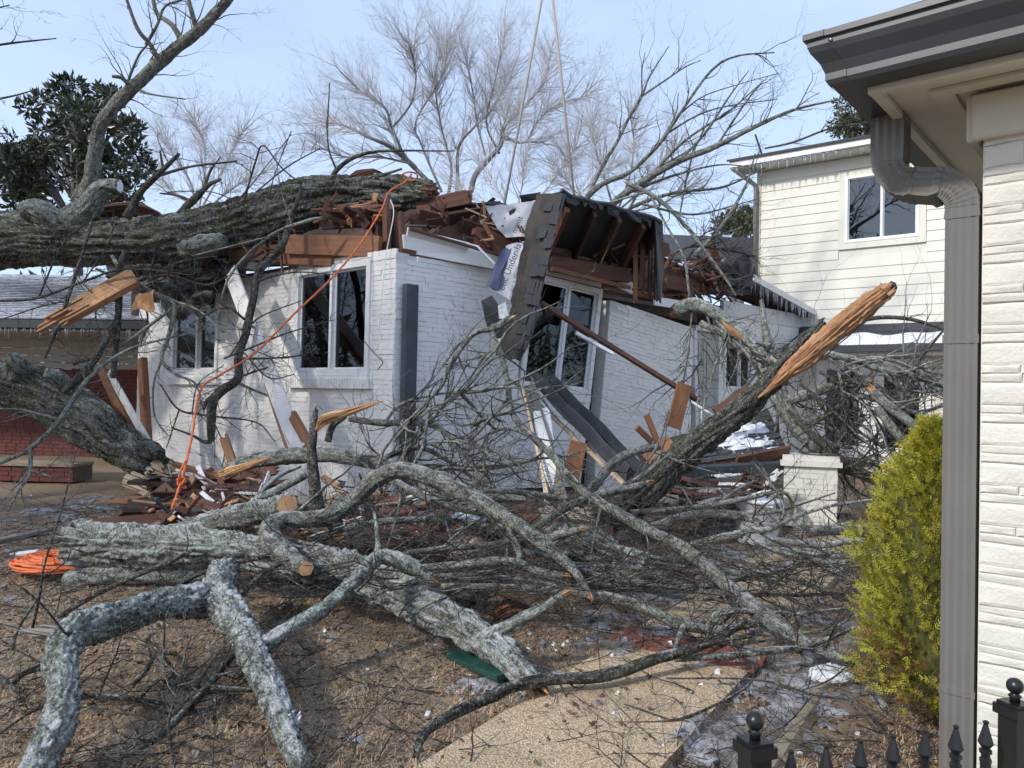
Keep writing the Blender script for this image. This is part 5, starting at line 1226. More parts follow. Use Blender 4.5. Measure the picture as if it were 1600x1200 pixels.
limb('lifted_log', 'lifted log with a long orange split running along its left end', [(350, 738, 6.7, 22), (387, 722, 6.65, 30), (433, 714, 6.6, 32), (483, 711, 6.55, 31), (533, 713, 6.5, 28), (583, 722, 6.4, 24), (625, 735, 6.35, 18), (680, 730, 6.3, 13), (740, 732, 6.25, 11), (800, 726, 6.2, 9), (840, 716, 6.2, 6)], [[(583, 722, 6.4, 12), (650, 700, 6.3, 10), (700, 720, 6.2, 8), (760, 760, 6.1, 6), (800, 770, 6.0, 5)], [(620, 735, 6.3, 13), (680, 770, 6.1, 12), (750, 800, 5.9, 9), (790, 828, 5.7, 7)]], bark_='bark_limb', tw2=(1.4, .8, 2), tw=(3.5, .4, 2), cat='log', tstart=.5)
o = torn('torn_sliver', 'wood_fresh', [(342, 742, 6.6, 12), (356, 738, 6.52, 20), (390, 726, 6.47, 14), (420, 715, 6.45, 6)], 12); tag(o, 'bright orange torn sliver on the end of the lifted log', 'wood sliver')
limb('upright_stub', 'dark upright broken stub rising behind the sawn log', [(496, 815, 5.9, 30), (494, 780, 5.92, 26), (490, 740, 5.95, 22), (487, 700, 6.0, 18), (490, 665, 6.05, 16), (494, 640, 6.1, 9)], [[(512, 690, 6.2, 14), (520, 665, 6.2, 13), (540, 650, 6.2, 10)]], e1=True, bark_='bark_dark', tw=None, cat='stub', endmat='bark_dark')
o = torn('torn_sliver', 'wood_fresh', [(494, 672, 5.95, 16), (505, 656, 5.9, 22), (540, 645, 5.9, 15), (575, 634, 5.95, 10), (600, 626, 6.0, 2)], 13); tag(o, 'long bright torn sliver bending right from the upright stub', 'wood sliver')
limb('fallen_branch', 'grey branch reaching right from the upright stub past the dark downspout', [(545, 654, 6.1, 11), (597, 661, 6.1, 13), (645, 660, 6.1, 11), (690, 672, 6.1, 8), (720, 708, 6.05, 6), (760, 740, 6.0, 5)], [[(600, 660, 6.1, 7), (630, 630, 6.15, 6), (690, 615, 6.2, 5), (745, 613, 6.2, 4)], [(645, 660, 6.1, 6), (680, 640, 6.1, 5), (720, 665, 6.0, 4), (770, 650, 6.0, 3)], [(640, 640, 6.2, 5), (670, 600, 6.3, 4), (700, 560, 6.4, 3)]], bark_='bark_limb', tw2=(2.6, .8, 2), tw=(9, .38, 2), cat='branch')
limb('fallen_branch', 'tangled thin branch in front of the middle of the right wall', [(600, 760, 6.0, 7), (640, 700, 6.1, 9), (675, 655, 6.1, 9), (700, 625, 6.15, 8), (735, 600, 6.2, 5), (760, 560, 6.3, 3)], [[(640, 700, 6.1, 6), (700, 690, 6.0, 6), (760, 700, 5.9, 5), (820, 730, 5.8, 4)], [(675, 655, 6.1, 6), (720, 700, 6.0, 5), (760, 760, 5.8, 4)], [(700, 625, 6.15, 5), (740, 640, 6.1, 4), (790, 660, 6.0, 3)], [(620, 730, 6.05, 6), (580, 700, 6.1, 4), (560, 660, 6.2, 3)]], bark_='bark_limb', tw2=(2.4, .8, 2), tw=(9, .38, 2), cat='branch')
limb('fallen_branch', 'mossy knobbly branch dipping behind the arching limb', [(610, 748, 5.9, 12), (650, 770, 5.8, 16), (700, 790, 5.7, 14), (750, 802, 5.6, 11), (800, 815, 5.5, 8)], [[(690, 785, 5.7, 7), (688, 808, 5.65, 4)], [(700, 790, 5.7, 8), (745, 770, 5.7, 9), (800, 768, 5.7, 11), (870, 778, 5.75, 12), (890, 790, 5.75, 9)]], bark_='bark_limb', tw2=(2.2, .8, 2), tw=(5, .35, 2), cat='branch')
KR[0] = .68
H1 = limb('leaning_limb', 'big dark limb leaning up to the right with its top torn open', [(905, 840, 7.5, 60), (945, 812, 7.45, 92), (990, 782, 7.4, 92), (1045, 733, 7.3, 78), (1100, 685, 7.2, 70), (1170, 628, 7.1, 62), (1225, 575, 7.05, 56), (1262, 530, 7.1, 40), (1285, 505, 7.15, 22)], bark_='bark_dark', tw=None, cat='limb', ridge=.2, lump=.14, e1=1.5, endmat='bark_dark')
KR[0] = .76
mb = MB(); pt_ = px2([(1185, 622, 6.95, 5), (1208, 602, 6.90, 16), (1235, 578, 6.87, 38), (1262, 556, 6.86, 48), (1300, 523, 6.85, 50), (1345, 486, 6.85, 50), (1372, 464, 6.85, 46), (1386, 452, 6.85, 40)])
limb_mesh(mb, pt_, seed=14, ridge=.30, lump=.14, nside=64, al=.02); fibres(mb, pt_, 26, 14, 1.05, .10, .25)
mb.build('torn_wood', ['wood_torn', 'lumber', 'wood_fresh'], H1)
mb = MB(); q_ = at(1388, 452, 6.84); mb.tube([q_, q_+V((.05, 0, .04)), q_+V((.06, -.01, .045))], [.05, .045, .02], 9); mb.build('dark_hole', 'lumber_dark', H1)  # dark plug stands in for the shaded hole in the torn top
splinter_end(H1, at(1386, 454, 6.85), V((1, 0, .85)), .1, .07, 21, 'wood_torn')
KR[0] = .88
limb('gnarled_root', 'dark grey gnarled knot of wood beside the base of the leaning limb', [(850, 838, 5.9, 34), (885, 846, 5.75, 70), (930, 852, 5.7, 68), (965, 872, 5.6, 48), (1012, 884, 5.5, 46)], [([(860, 880, 5.6, 22), (920, 892, 5.5, 32), (1000, 896, 5.4, 34), (1020, 895, 5.4, 26)], dict(bare=True))], bark_='bark_frosty', tw=(4, .2, 2), cat='root', lump=.35, ridge=.2, twmat='twig_frost')
# ground limbs on the right
limb('fallen_branch', 'branch curving over the ground beside the white bucket', [(1012, 828, 6.6, 16), (1050, 812, 6.7, 17), (1100, 803, 6.8, 17), (1150, 805, 6.8, 17), (1180, 814, 6.7, 15), (1192, 832, 6.5, 12)], [[(1150, 805, 6.8, 8), (1210, 800, 6.8, 6), (1260, 785, 6.8, 4), (1305, 770, 6.8, 3)]], bark_='bark_limb', tw=(4, .4, 2), cat='branch')
limb('fallen_branch', 'frost-topped branch winding below the bucket towards the brick pier', [(1070, 855, 6.2, 14), (1120, 842, 6.2, 16), (1150, 835, 6.2, 16), (1170, 830, 6.2, 12), (1205, 826, 6.2, 12), (1235, 810, 6.2, 9), (1300, 790, 6.2, 6), (1370, 780, 6.2, 4)], [[(1205, 826, 6.2, 7), (1225, 800, 6.2, 5), (1208, 760, 6.3, 4), (1175, 720, 6.4, 3)], [(1170, 835, 6.2, 9), (1160, 850, 6.1, 8)]], bark_='bark_frosty', tw=(4, .35, 2), cat='branch')
for k, (lab, pts_) in enumerate((('upper of the level branches right of the brick pier', [(1240, 826, 6.9, 10), (1300, 824, 6.9, 9), (1335, 815, 6.9, 6)]), ('thick green level branch beside the yellow shrub', [(1262, 832, 6.4, 18), (1320, 828, 6.4, 22), (1380, 838, 6.4, 20)]), ('frosty level branch below the thick green one', [(1205, 842, 5.9, 9), (1250, 850, 5.9, 12), (1290, 852, 5.9, 12), (1330, 846, 5.9, 11), (1380, 852, 5.9, 10)]), ('low dark level branch ending behind the yellow shrub', [(1220, 858, 5.7, 7), (1280, 868, 5.7, 9), (1330, 870, 5.7, 9), (1390, 868, 5.7, 8)]), ('slanting thin branch lowest by the yellow shrub', [(1180, 850, 5.7, 5), (1240, 868, 5.6, 7), (1300, 880, 5.5, 7), (1375, 888, 5.4, 5)]))):
    limb('fallen_branch', lab, pts_, bark_='bark_frosty' if k != 1 else 'bark_limb', tw=(5, .35, 2), cat='branch', twmat='twig')
limb('fallen_branch', 'twiggy branch spread over the ground left of the yellow shrub', [(1100, 938, 4.9, 5), (1180, 930, 4.9, 7), (1260, 930, 4.9, 6), (1330, 925, 4.9, 4)], [[(1180, 930, 4.9, 4), (1230, 900, 5.0, 3), (1300, 880, 5.2, 2)], [(1220, 930, 4.9, 4), (1280, 960, 4.7, 3)]], bark_='twig', tw=(9, .35, 2), cat='branch')
limb('fallen_branch', 'thin curved twig branch reaching over the path edge near the fence', [(880, 1128, 3.3, 3), (960, 1130, 3.3, 5), (1050, 1126, 3.32, 6), (1110, 1105, 3.4, 5), (1170, 1070, 3.55, 4), (1180, 1040, 3.7, 3)], [[(1050, 1126, 3.32, 3), (1000, 1108, 3.4, 3), (975, 1100, 3.45, 2)]], bark_='twig', tw=(2.5, .18, 1), cat='branch')
limb('fallen_branch', 'long thin twigs trailing over the snow toward the black fence', [(1040, 1060, 3.75, 3), (1180, 1062, 3.7, 4), (1270, 1085, 3.55, 5), (1340, 1100, 3.45, 5), (1400, 1170, 3.1, 4)], [[(1270, 1085, 3.55, 3), (1230, 1130, 3.3, 3), (1160, 1170, 3.1, 2)], [(1250, 1080, 3.6, 3), (1300, 1060, 3.6, 3), (1345, 1020, 3.7, 2)]], bark_='twig', tw=(4, .22, 2), cat='branch')
for lab, pts_, br_ in (
    ('pale branch running level from the leaning limb past the bucket', [(985, 800, 6.9, 9), (1060, 796, 6.95, 11), (1120, 788, 7.0, 11), (1180, 776, 7.0, 9), (1222, 765, 7.0, 6)], [[(1120, 788, 7.0, 6), (1160, 760, 7.1, 5), (1210, 740, 7.2, 3)]]),
    ('grey branch bending down over the bucket from the fallen roof piece', [(1178, 715, 7.4, 4), (1200, 745, 7.3, 5), (1210, 780, 7.2, 5), (1222, 808, 7.0, 5), (1215, 840, 6.8, 4)], []),
    ('mid grey branch crossing the path below the gnarled knot', [(960, 905, 4.9, 8), (1020, 912, 4.9, 11), (1090, 918, 4.85, 12), (1150, 905, 4.9, 10), (1225, 890, 5.0, 7)], [[(1090, 918, 4.85, 7), (1130, 940, 4.7, 6), (1190, 945, 4.6, 4)]]),
    ('pale lichened stick lying across the path under the long branch', [(1010, 870, 5.6, 9), (1080, 880, 5.5, 12), (1150, 895, 5.4, 12), (1230, 900, 5.3, 9)], []),
    ('knobbly grey branch left of the gnarled knot', [(800, 858, 5.3, 8), (850, 868, 5.2, 12), (905, 890, 5.0, 13), (950, 905, 4.9, 9)], [[(850, 868, 5.2, 7), (880, 840, 5.3, 6), (930, 825, 5.4, 4)]]),
    ('frosted branch looping low between the long log and the arching limb', [(560, 905, 4.7, 8), (620, 870, 4.9, 11), (690, 858, 5.1, 12), (760, 852, 5.2, 10), (815, 840, 5.3, 7)], [[(690, 858, 5.1, 6), (720, 830, 5.3, 5), (770, 800, 5.5, 3)]]),
    ('grey limb lying on the boards behind the arching limb', [(520, 830, 6.0, 10), (600, 815, 6.0, 13), (680, 812, 6.0, 13), (760, 822, 5.9, 10), (820, 835, 5.8, 7)], [[(600, 815, 6.0, 7), (640, 780, 6.1, 6), (700, 770, 6.1, 4)]]),
    ('slanting grey branch between the yellow shrub and the long branch', [(1130, 870, 5.6, 7), (1200, 890, 5.4, 10), (1270, 915, 5.1, 11), (1345, 945, 4.8, 9)], [[(1200, 890, 5.4, 6), (1260, 880, 5.4, 5), (1330, 890, 5.3, 3)]])):
    limb('fallen_branch', lab, pts_, br_, bark_='bark_limb', tw=(5, .35, 2), cat='branch')
# foreground left tangle under the forked limb
limb('fallen_branch', 'dark branch slanting through the grass below the forked limb', [(195, 1195, 2.95, 15), (225, 1170, 3.05, 15), (270, 1130, 3.2, 15), (305, 1095, 3.4, 15), (335, 1060, 3.6, 14), (365, 1022, 3.9, 11)], [[(330, 1075, 3.5, 10), (400, 1078, 3.5, 9), (440, 1080, 3.5, 7)], [(335, 1090, 3.45, 8), (335, 1130, 3.3, 7), (340, 1150, 3.25, 6)], [(300, 1150, 3.15, 6), (340, 1152, 3.15, 6)]], bark_='bark_dark', tw=(7, .38, 2), cat='branch')
limb('fallen_branch', 'dark level branch passing behind the knee of the forked limb', [(140, 1070, 3.7, 6), (200, 1068, 3.7, 11), (250, 1073, 3.68, 12), (300, 1076, 3.65, 11), (360, 1080, 3.6, 8)], [[(198, 1082, 3.6, 6), (230, 1045, 3.65, 9), (243, 1020, 3.7, 6)], [(250, 1072, 3.68, 7), (270, 1048, 3.7, 6), (240, 1010, 3.9, 7), (228, 998, 4.0, 6)], [(225, 1090, 3.6, 7), (160, 1125, 3.4, 8), (122, 1160, 3.25, 8)], [(240, 1095, 3.55, 6), (190, 1118, 3.5, 7), (125, 1130, 3.45, 6)]], bark_='bark_dark', tw=(7, .38, 2), cat='branch')
limb('fallen_branch', 'thin brown branch running left to right under the forked limb', [(-20, 1072, 3.6, 7), (40, 1085, 3.55, 8), (120, 1086, 3.5, 8), (190, 1090, 3.45, 8), (260, 1100, 3.4, 7), (330, 1115, 3.35, 4)], [[(-10, 1050, 3.6, 9), (40, 1090, 3.5, 9), (70, 1115, 3.4, 8)], [(20, 1070, 3.6, 8), (40, 1050, 3.6, 14), (75, 1038, 3.6, 16)], [(-10, 1120, 3.35, 6), (30, 1112, 3.4, 6), (70, 1115, 3.4, 4)]], bark_='bark_dark', tw=(7, .38, 2), cat='branch')
limb('upright_twig', 'slim upright twig with frosted buds before the forked limb', [(275, 1195, 2.95, 6), (265, 1150, 2.95, 6), (265, 1120, 2.95, 5), (280, 1070, 2.95, 4), (290, 1020, 2.95, 3), (300, 990, 2.95, 2)], [[(280, 1070, 2.95, 3), (300, 1065, 2.9, 2), (320, 1050, 2.9, 2)], [(265, 1115, 2.95, 3), (300, 1085, 2.9, 2), (335, 1068, 2.9, 2)]], bark_='twig', tw=(9, .12, 2), cat='twig', twmat='twig_frost')
limb('fallen_branch', 'slanting dark stick leaning on the pale log at left', [(90, 965, 4.7, 9), (140, 935, 4.8, 9), (200, 905, 4.9, 9), (260, 880, 4.95, 9), (305, 858, 5.0, 6)], [[(250, 930, 4.7, 5), (330, 890, 4.8, 7), (420, 868, 4.7, 9)], [(380, 930, 4.5, 9), (400, 905, 4.6, 9), (440, 880, 4.7, 7)]], bark_='bark_dark', tw=(2.5, .3, 1), cat='branch')
limb('upright_twig', 'bare upright twigs standing among the rope coil at left', [(50, 985, 4.4, 5), (62, 930, 4.4, 5), (70, 880, 4.4, 4), (95, 800, 4.5, 3), (120, 700, 4.6, 2)], [[(62, 930, 4.4, 5), (25, 990, 4.2, 7), (18, 1050, 4.0, 6), (5, 1090, 3.9, 5)], [(60, 905, 4.4, 3), (100, 880, 4.4, 2), (115, 850, 4.4, 2)]], bark_='bark_dark', tw=(2.5, .3, 2), cat='twig')

# ---- crown lying against the right end of the house
limb('fallen_limb', 'thick broken limb with an orange torn stub lying against the house beside the door', [(1056, 486, 11.2, 26), (1078, 476, 11.1, 28), (1100, 480, 11.0, 26), (1130, 497, 10.8, 22), (1160, 522, 10.5, 20), (1190, 552, 10.2, 17), (1230, 580, 9.8, 14)], [[(1095, 505, 11.0, 12), (1125, 520, 10.8, 13), (1160, 545, 10.5, 13), (1200, 562, 10.2, 12), (1230, 600, 9.9, 12)], [(1130, 500, 10.8, 9), (1165, 530, 10.5, 9), (1205, 540, 10.2, 8)], [(1115, 495, 10.9, 6), (1155, 540, 10.5, 8), (1200, 590, 10.0, 9)], [(1082, 480, 11.1, 3), (1076, 540, 11.0, 4), (1066, 610, 11.0, 4), (1060, 650, 11.0, 2)], [(1096, 505, 11.1, 3), (1098, 560, 11.1, 4), (1097, 625, 11.1, 3)]], e0=1.2, bark_='bark_frosty', tw2=(2.5, 1.1, 2), tw=(8, .5, 2), cat='limb', twmat='twig')
tag(torn('torn_sliver', 'wood_torn', [(1128, 502, 10.6, 6), (1145, 518, 10.5, 13), (1168, 535, 10.4, 4)], 22), 'orange sliver caught in the branches above the small shuttered window', 'wood sliver')
limb('fallen_limb', 'thick grey limb curving down behind the leaning limb to the ground', [(1190, 470, 11, 8), (1195, 510, 10.6, 12), (1205, 560, 10.2, 22), (1216, 615, 9.8, 34), (1233, 650, 9.6, 32), (1258, 682, 9.4, 30), (1300, 714, 9.2, 28), (1354, 744, 9.0, 22), (1400, 760, 9.0, 14)], [([(1222, 628, 9.7, 18), (1258, 618, 9.5, 20), (1308, 602, 9.3, 18), (1358, 598, 9.1, 16)], dict(e1=2.5)), [(1245, 665, 9.5, 12), (1290, 650, 9.3, 12), (1330, 625, 9.1, 10), (1370, 625, 9.0, 8), (1420, 660, 8.9, 5)], [(1300, 714, 9.2, 12), (1320, 680, 9.1, 10), (1350, 650, 9.0, 6)], [(1233, 650, 9.6, 10), (1290, 690, 9.2, 11), (1330, 700, 9.0, 7)]], bark_='bark_limb', tw2=(3.0, 1.2, 2), tw=(9, .55, 2), cat='limb', twmat='twig')
limb('fallen_limb', 'frosted branches fanning right in front of the french doors', [(1255, 560, 9.4, 14), (1285, 553, 9.3, 14), (1333, 562, 9.2, 14), (1375, 577, 9.1, 13), (1437, 592, 9.0, 10), (1490, 610, 8.9, 6)], [[(1333, 562, 9.2, 8), (1380, 560, 9.1, 7), (1430, 575, 9.0, 5), (1480, 590, 8.9, 4)], [(1300, 556, 9.3, 8), (1350, 590, 9.1, 8), (1400, 630, 9.0, 7), (1460, 660, 8.9, 4)], [(1375, 577, 9.1, 7), (1400, 600, 9.0, 6), (1430, 612, 8.9, 5), (1482, 612, 8.9, 3)], [(1290, 553, 9.3, 6), (1310, 580, 9.2, 6), (1320, 640, 9.1, 5), (1340, 700, 9.0, 4)], [(1405, 640, 9.0, 5), (1420, 600, 9.0, 4), (1450, 560, 9.0, 3)]], bark_='bark_frosty', tw2=(2.5, 1.0, 2), tw=(8, .5, 2), cat='branch', twmat='twig')
limb('fallen_limb', 'two thick broken grey branches above the top of the yellow shrub', [(1365, 612, 8.4, 18), (1385, 632, 8.3, 20), (1415, 655, 8.2, 20), (1446, 680, 8.1, 16), (1470, 705, 8.0, 10)], [([(1370, 636, 8.3, 14), (1396, 671, 8.2, 17), (1420, 700, 8.1, 14)], dict(bare=True))], e0=True, bark_='bark_limb', tw2=(2.5, .9, 2), tw=(7, .5, 2), cat='branch', twmat='twig')
limb('fallen_limb', 'thin branch with a torn tip bowing across the siding above the porch roof', [(1275, 545, 9.6, 6), (1333, 507, 9.4, 8), (1375, 496, 9.3, 8), (1429, 500, 9.2, 7), (1490, 520, 9.1, 4)], [[(1425, 580, 9.0, 7), (1450, 545, 9.0, 6), (1475, 515, 9.0, 4)]], bark_='bark_dark', tw=(2, .3, 1), cat='branch', twmat='twig')
limb('fallen_limb', 'dark twiggy brush heaped below the broken limbs at the far end of the house', [(1230, 640, 9.3, 8), (1270, 680, 9.1, 10), (1320, 720, 8.9, 10), (1380, 750, 8.8, 8)], [[(1250, 600, 9.3, 6), (1300, 640, 9.1, 7), (1340, 690, 9.0, 6)], [(1280, 580, 9.3, 6), (1340, 620, 9.1, 7), (1400, 700, 8.9, 5)], [(1230, 690, 9.0, 5), (1290, 730, 8.9, 6), (1350, 745, 8.8, 5)], [(1310, 590, 9.2, 4), (1330, 660, 9.0, 5), (1380, 700, 8.9, 5)]], bark_='bark_dark', tw2=(3.0, 1.1, 2), tw=(12, .6, 2), cat='brush', twmat='twig')

KR[0] = .72
# ---- crown sticking up behind the roof
limb('uprooted_crown', 'bare upturned crown of branches sweeping up right behind the roof', [(900, 350, 14.5, 16), (915, 312, 14.4, 15), (940, 288, 14.3, 13), (985, 268, 14.2, 10), (1030, 225, 14.1, 9), (1062, 178, 14.0, 7), (1110, 112, 13.9, 6), (1150, 88, 13.8, 5), (1210, 82, 13.7, 3)],
     [[(918, 308, 14.4, 11), (940, 262, 14.4, 9), (965, 220, 14.4, 8), (985, 180, 14.4, 7), (1003, 150, 14.3, 6), (1015, 120, 14.3, 4), (1045, 72, 14.2, 2)], [(1003, 150, 14.3, 5), (1040, 125, 14.2, 4), (1070, 105, 14.2, 3), (1095, 94, 14.2, 2)], [(1003, 145, 14.3, 4), (1003, 110, 14.3, 3), (1008, 82, 14.3, 2)], [(1040, 210, 14.1, 5), (1090, 180, 14.0, 4), (1140, 165, 13.9, 3), (1215, 155, 13.8, 2)], [(1062, 178, 14, 4), (1100, 150, 14, 3), (1160, 130, 13.9, 2), (1215, 115, 13.9, 2)], [(1030, 225, 14.1, 5), (1055, 180, 14.1, 3), (1060, 145, 14.1, 2)]],
     bark_='bark_limb', tw=(2.6, .7, 2), cat='branch', up=.3)
limb('uprooted_crown', 'thickest branch rising from behind the lifted eave toward the cream house', [(940, 340, 13.6, 18), (965, 312, 13.5, 18), (1010, 280, 13.4, 17), (1060, 252, 13.3, 15), (1120, 228, 13.2, 13), (1180, 198, 13.0, 10), (1240, 172, 12.9, 7), (1325, 152, 12.7, 3)],
     [[(1060, 252, 13.3, 7), (1100, 210, 13.2, 6), (1140, 150, 13.1, 4), (1170, 110, 13.0, 2)], [(1010, 280, 13.4, 8), (1070, 220, 13.3, 6), (1130, 180, 13.2, 5), (1150, 165, 13.2, 4), (1200, 120, 13, 2)], [(1120, 228, 13.2, 6), (1165, 160, 13.1, 4), (1190, 130, 13.0, 3)], [(985, 300, 13.5, 8), (1050, 275, 13.4, 6), (1120, 258, 13.3, 4), (1170, 260, 13.2, 2)], [(1240, 172, 12.9, 3), (1262, 155, 12.9, 2), (1280, 145, 12.9, 2)]],
     bark_='bark_limb', tw=(2.8, .6, 2), cat='branch', up=.2)
limb('uprooted_crown', 'pale-tipped snapped branch drooping right from behind the eave', [(980, 286, 12.4, 10), (1010, 300, 12.3, 11), (1030, 312, 12.25, 10), (1065, 345, 12.2, 9), (1100, 390, 12.1, 7), (1130, 430, 12.0, 6), (1150, 462, 12.0, 4)], [[(1015, 302, 12.3, 6), (1040, 350, 12.2, 5), (1068, 400, 12.1, 6), (1076, 450, 12.1, 6), (1078, 470, 12.1, 5)], [(1010, 300, 12.3, 6), (960, 315, 12.4, 5), (900, 340, 12.6, 3)]], e0=2.5, bark_='bark_frosty', tw=(3.5, .5, 2), cat='branch', endmat='wood_fresh')
limb('uprooted_crown', 'slender branches crossing low behind the lifted eave', [(950, 345, 14.0, 8), (1000, 318, 13.9, 9), (1060, 300, 13.8, 8), (1130, 292, 13.7, 6), (1195, 262, 13.6, 4)], [[(1000, 318, 13.9, 6), (1080, 335, 13.7, 5), (1150, 320, 13.6, 3), (1185, 310, 13.6, 2)], [(980, 330, 13.9, 6), (1020, 270, 13.9, 5), (1075, 235, 13.8, 4), (1110, 200, 13.8, 2)], [(1085, 400, 13.0, 8), (1130, 350, 13.2, 9), (1165, 290, 13.4, 6), (1180, 240, 13.5, 3)], [(1085, 395, 13.1, 6), (1120, 370, 13.2, 5), (1160, 355, 13.2, 3)], [(1060, 345, 13.4, 4), (1080, 250, 13.6, 4), (1110, 180, 13.7, 3)]], bark_='bark_limb', tw=(3.6, .6, 2), cat='branch', up=.2)
limb('uprooted_crown', 'tangle of fine twigs on the shingles left of the cream house', [(1045, 400, 13.2, 5), (1080, 385, 13.3, 6), (1130, 390, 13.4, 5), (1180, 400, 13.6, 3)], [[(1060, 430, 12.9, 4), (1100, 420, 13.0, 4), (1150, 440, 13.2, 3)], [(1080, 385, 13.3, 4), (1110, 360, 13.4, 3), (1160, 350, 13.5, 2)]], bark_='twig', tw=(15, .5, 2), cat='branch', twmat='twig')
limb('roof_branch', 'broken twigs strewn along the eave of the cream house', [(1195, 232, 16.6, 4), (1240, 222, 16.2, 5), (1300, 200, 15.8, 4), (1370, 190, 15.3, 3)], [[(1180, 210, 16.6, 4), (1190, 240, 16.6, 4)], [(1290, 208, 15.8, 4), (1320, 190, 15.6, 3), (1345, 185, 15.5, 2)]], bark_='twig', tw=(8, .35, 2), cat='branch')
KR[0] = .66
# ================================================================ background and shading trees
SPR = {}
def sprays(lvl, kids, up, wig):
    key = (lvl, kids, up, wig)
    if key not in SPR:
        SPR[key] = []
        for s in range(9):
            rs = random.Random(900+s); m_ = MB(); grow(m_, V((0, 0, 0)), V((0, 0, 1)), 1.0, .0155, lvl, rs, wig, up, kids, (.3, .8), .62, -9)
            SPR[key].append((np.concatenate(m_.v), np.concatenate(m_.q), np.concatenate(m_.b)))
    return SPR[key]
def bare_tree(name, label, limbs, trunk, mats, dens, tl, lvl, kids, rtw, seed, up=.35, group=None, wig=.16):
    """limbs: pixel paths; trunk: pixel path; dens: twig starts per metre"""
    rs = random.Random(seed); base = at(*trunk[0][:3])
    t = thing(name, label, 'tree', (base.x, base.y, 0), group)
    mb = MB(); limb_mesh(mb, [(V((base.x, base.y, -.1)), trunk[0][3]/2*trunk[0][2]/F*1.4)]+px2(trunk), seed=seed, step=.25, ridge=.12, nside=12); mb.build('trunk', mats[0], t)
    lm = MB(); cr = MB(); cen = px2(trunk)[-1][0]
    for k, pth in enumerate(limbs):
        pth = [(x_, y_, Y_2+(.0 if i_ < 2 else rs.gauss(0, .035*Y_2)), w2) for i_, (x_, y_, Y_2, w2) in enumerate(pth)]
        C, R_, _, _ = limb_mesh(lm, px2(pth), seed=seed+k, step=.25, ridge=0, nside=6)
        ln = sum((C[i+1]-C[i]).length for i in range(len(C)-1)); a0 = (C[-1]-C[0]).normalized()
        for q in range(int(dens*ln)+2):
            i = min(len(C)-2, int(len(C)*(.12+.88*rs.random()**.8))) if q else len(C)-2
            T = (C[i+1]-C[i]).normalized(); x = T.cross(V((rs.gauss(0,1), rs.gauss(0,1), rs.gauss(0,1)))).normalized(); a = rs.uniform(.3, 1.0)
            D = (T*math.cos(a)*.8+x*math.sin(a)*1.1+V((0, rs.gauss(0, .3), .12))+(C[i]-cen).normalized()*.45).normalized(); l = tl*rs.uniform(.6, 1.25)
            Q = D.to_track_quat('Z', 'Y').to_matrix() @ Matrix.Rotation(rs.uniform(0, 6.283), 3, 'Z')
            P_, q_, b_ = rs.choice(sprays(lvl, kids, up, wig)); cr.add((P_*l) @ np.array(Q).T+np.array(C[i]), q_, sm=True, bk=b_)
    lm.build('limbs', mats[0], t); tag(cr.build('crown', mats[1], t), kind='stuff')
    return t
bare_tree('frosted_tree', 'tall frosted bare tree spreading wide behind the broken roof', [
    [(668, 282, 27, 12), (632, 248, 27, 11), (607, 228, 27, 10), (573, 213, 27, 8), (540, 197, 27, 6), (500, 190, 27, 4)],
    [(650, 262, 27, 9), (630, 240, 27, 9), (613, 200, 27, 7), (600, 167, 27, 6), (565, 143, 27, 4), (530, 110, 27, 3)],
    [(613, 200, 27, 6), (640, 165, 27, 5), (650, 120, 27, 4), (640, 70, 27, 2)],
    [(712, 320, 27, 13), (715, 285, 27, 10), (717, 230, 27, 8), (740, 200, 27, 6), (770, 170, 27, 4), (800, 120, 27, 3)],
    [(700, 310, 27, 9), (705, 260, 27, 7), (690, 200, 27, 5), (680, 130, 27, 4), (690, 70, 27, 2)],
    [(735, 300, 27, 15), (745, 270, 27, 14), (780, 230, 27, 12), (787, 200, 27, 9), (805, 180, 27, 7), (850, 130, 27, 4), (860, 80, 27, 2)],
    [(758, 243, 27, 6), (745, 190, 27, 5), (738, 140, 27, 4), (727, 90, 27, 2)],
    [(787, 215, 27, 8), (820, 222, 27, 6), (840, 190, 27, 5), (870, 165, 27, 4), (915, 150, 27, 2)],
    [(820, 222, 27, 5), (850, 222, 27, 3)],
    [(640, 255, 27, 6), (590, 245, 27, 5), (540, 245, 27, 3), (500, 230, 27, 2)],
    [(690, 300, 27, 8), (660, 230, 27, 5), (650, 190, 27, 4), (690, 120, 27, 3), (700, 60, 27, 2)],
    [(780, 240, 27, 7), (760, 190, 27, 5), (775, 120, 27, 4), (790, 50, 27, 2)]],
    [(715, 640, 27, 26), (718, 450, 27, 24), (712, 330, 27, 22)], ('far_limb', 'far_frost'), 10, 1.2, 3, 4, .019, 501)
bare_tree('frosted_tree', 'small pale frosted tree beyond the leaning oak branch at left', [[(310, 330, 32, 7), (295, 280, 32, 5), (270, 240, 32, 3), (255, 215, 32, 2)], [(310, 330, 32, 6), (320, 270, 32, 5), (318, 220, 32, 3), (300, 190, 32, 2)], [(315, 325, 32, 6), (345, 270, 32, 5), (365, 230, 32, 3), (380, 205, 32, 2)], [(312, 330, 32, 5), (270, 300, 32, 4), (235, 270, 32, 2)], [(318, 330, 32, 5), (370, 290, 32, 4), (410, 270, 32, 2)]], [(312, 640, 32, 14), (312, 420, 32, 10), (311, 340, 32, 9)], ('far_frost', 'far_frost'), 10, 1.2, 3, 4, .018, 502)
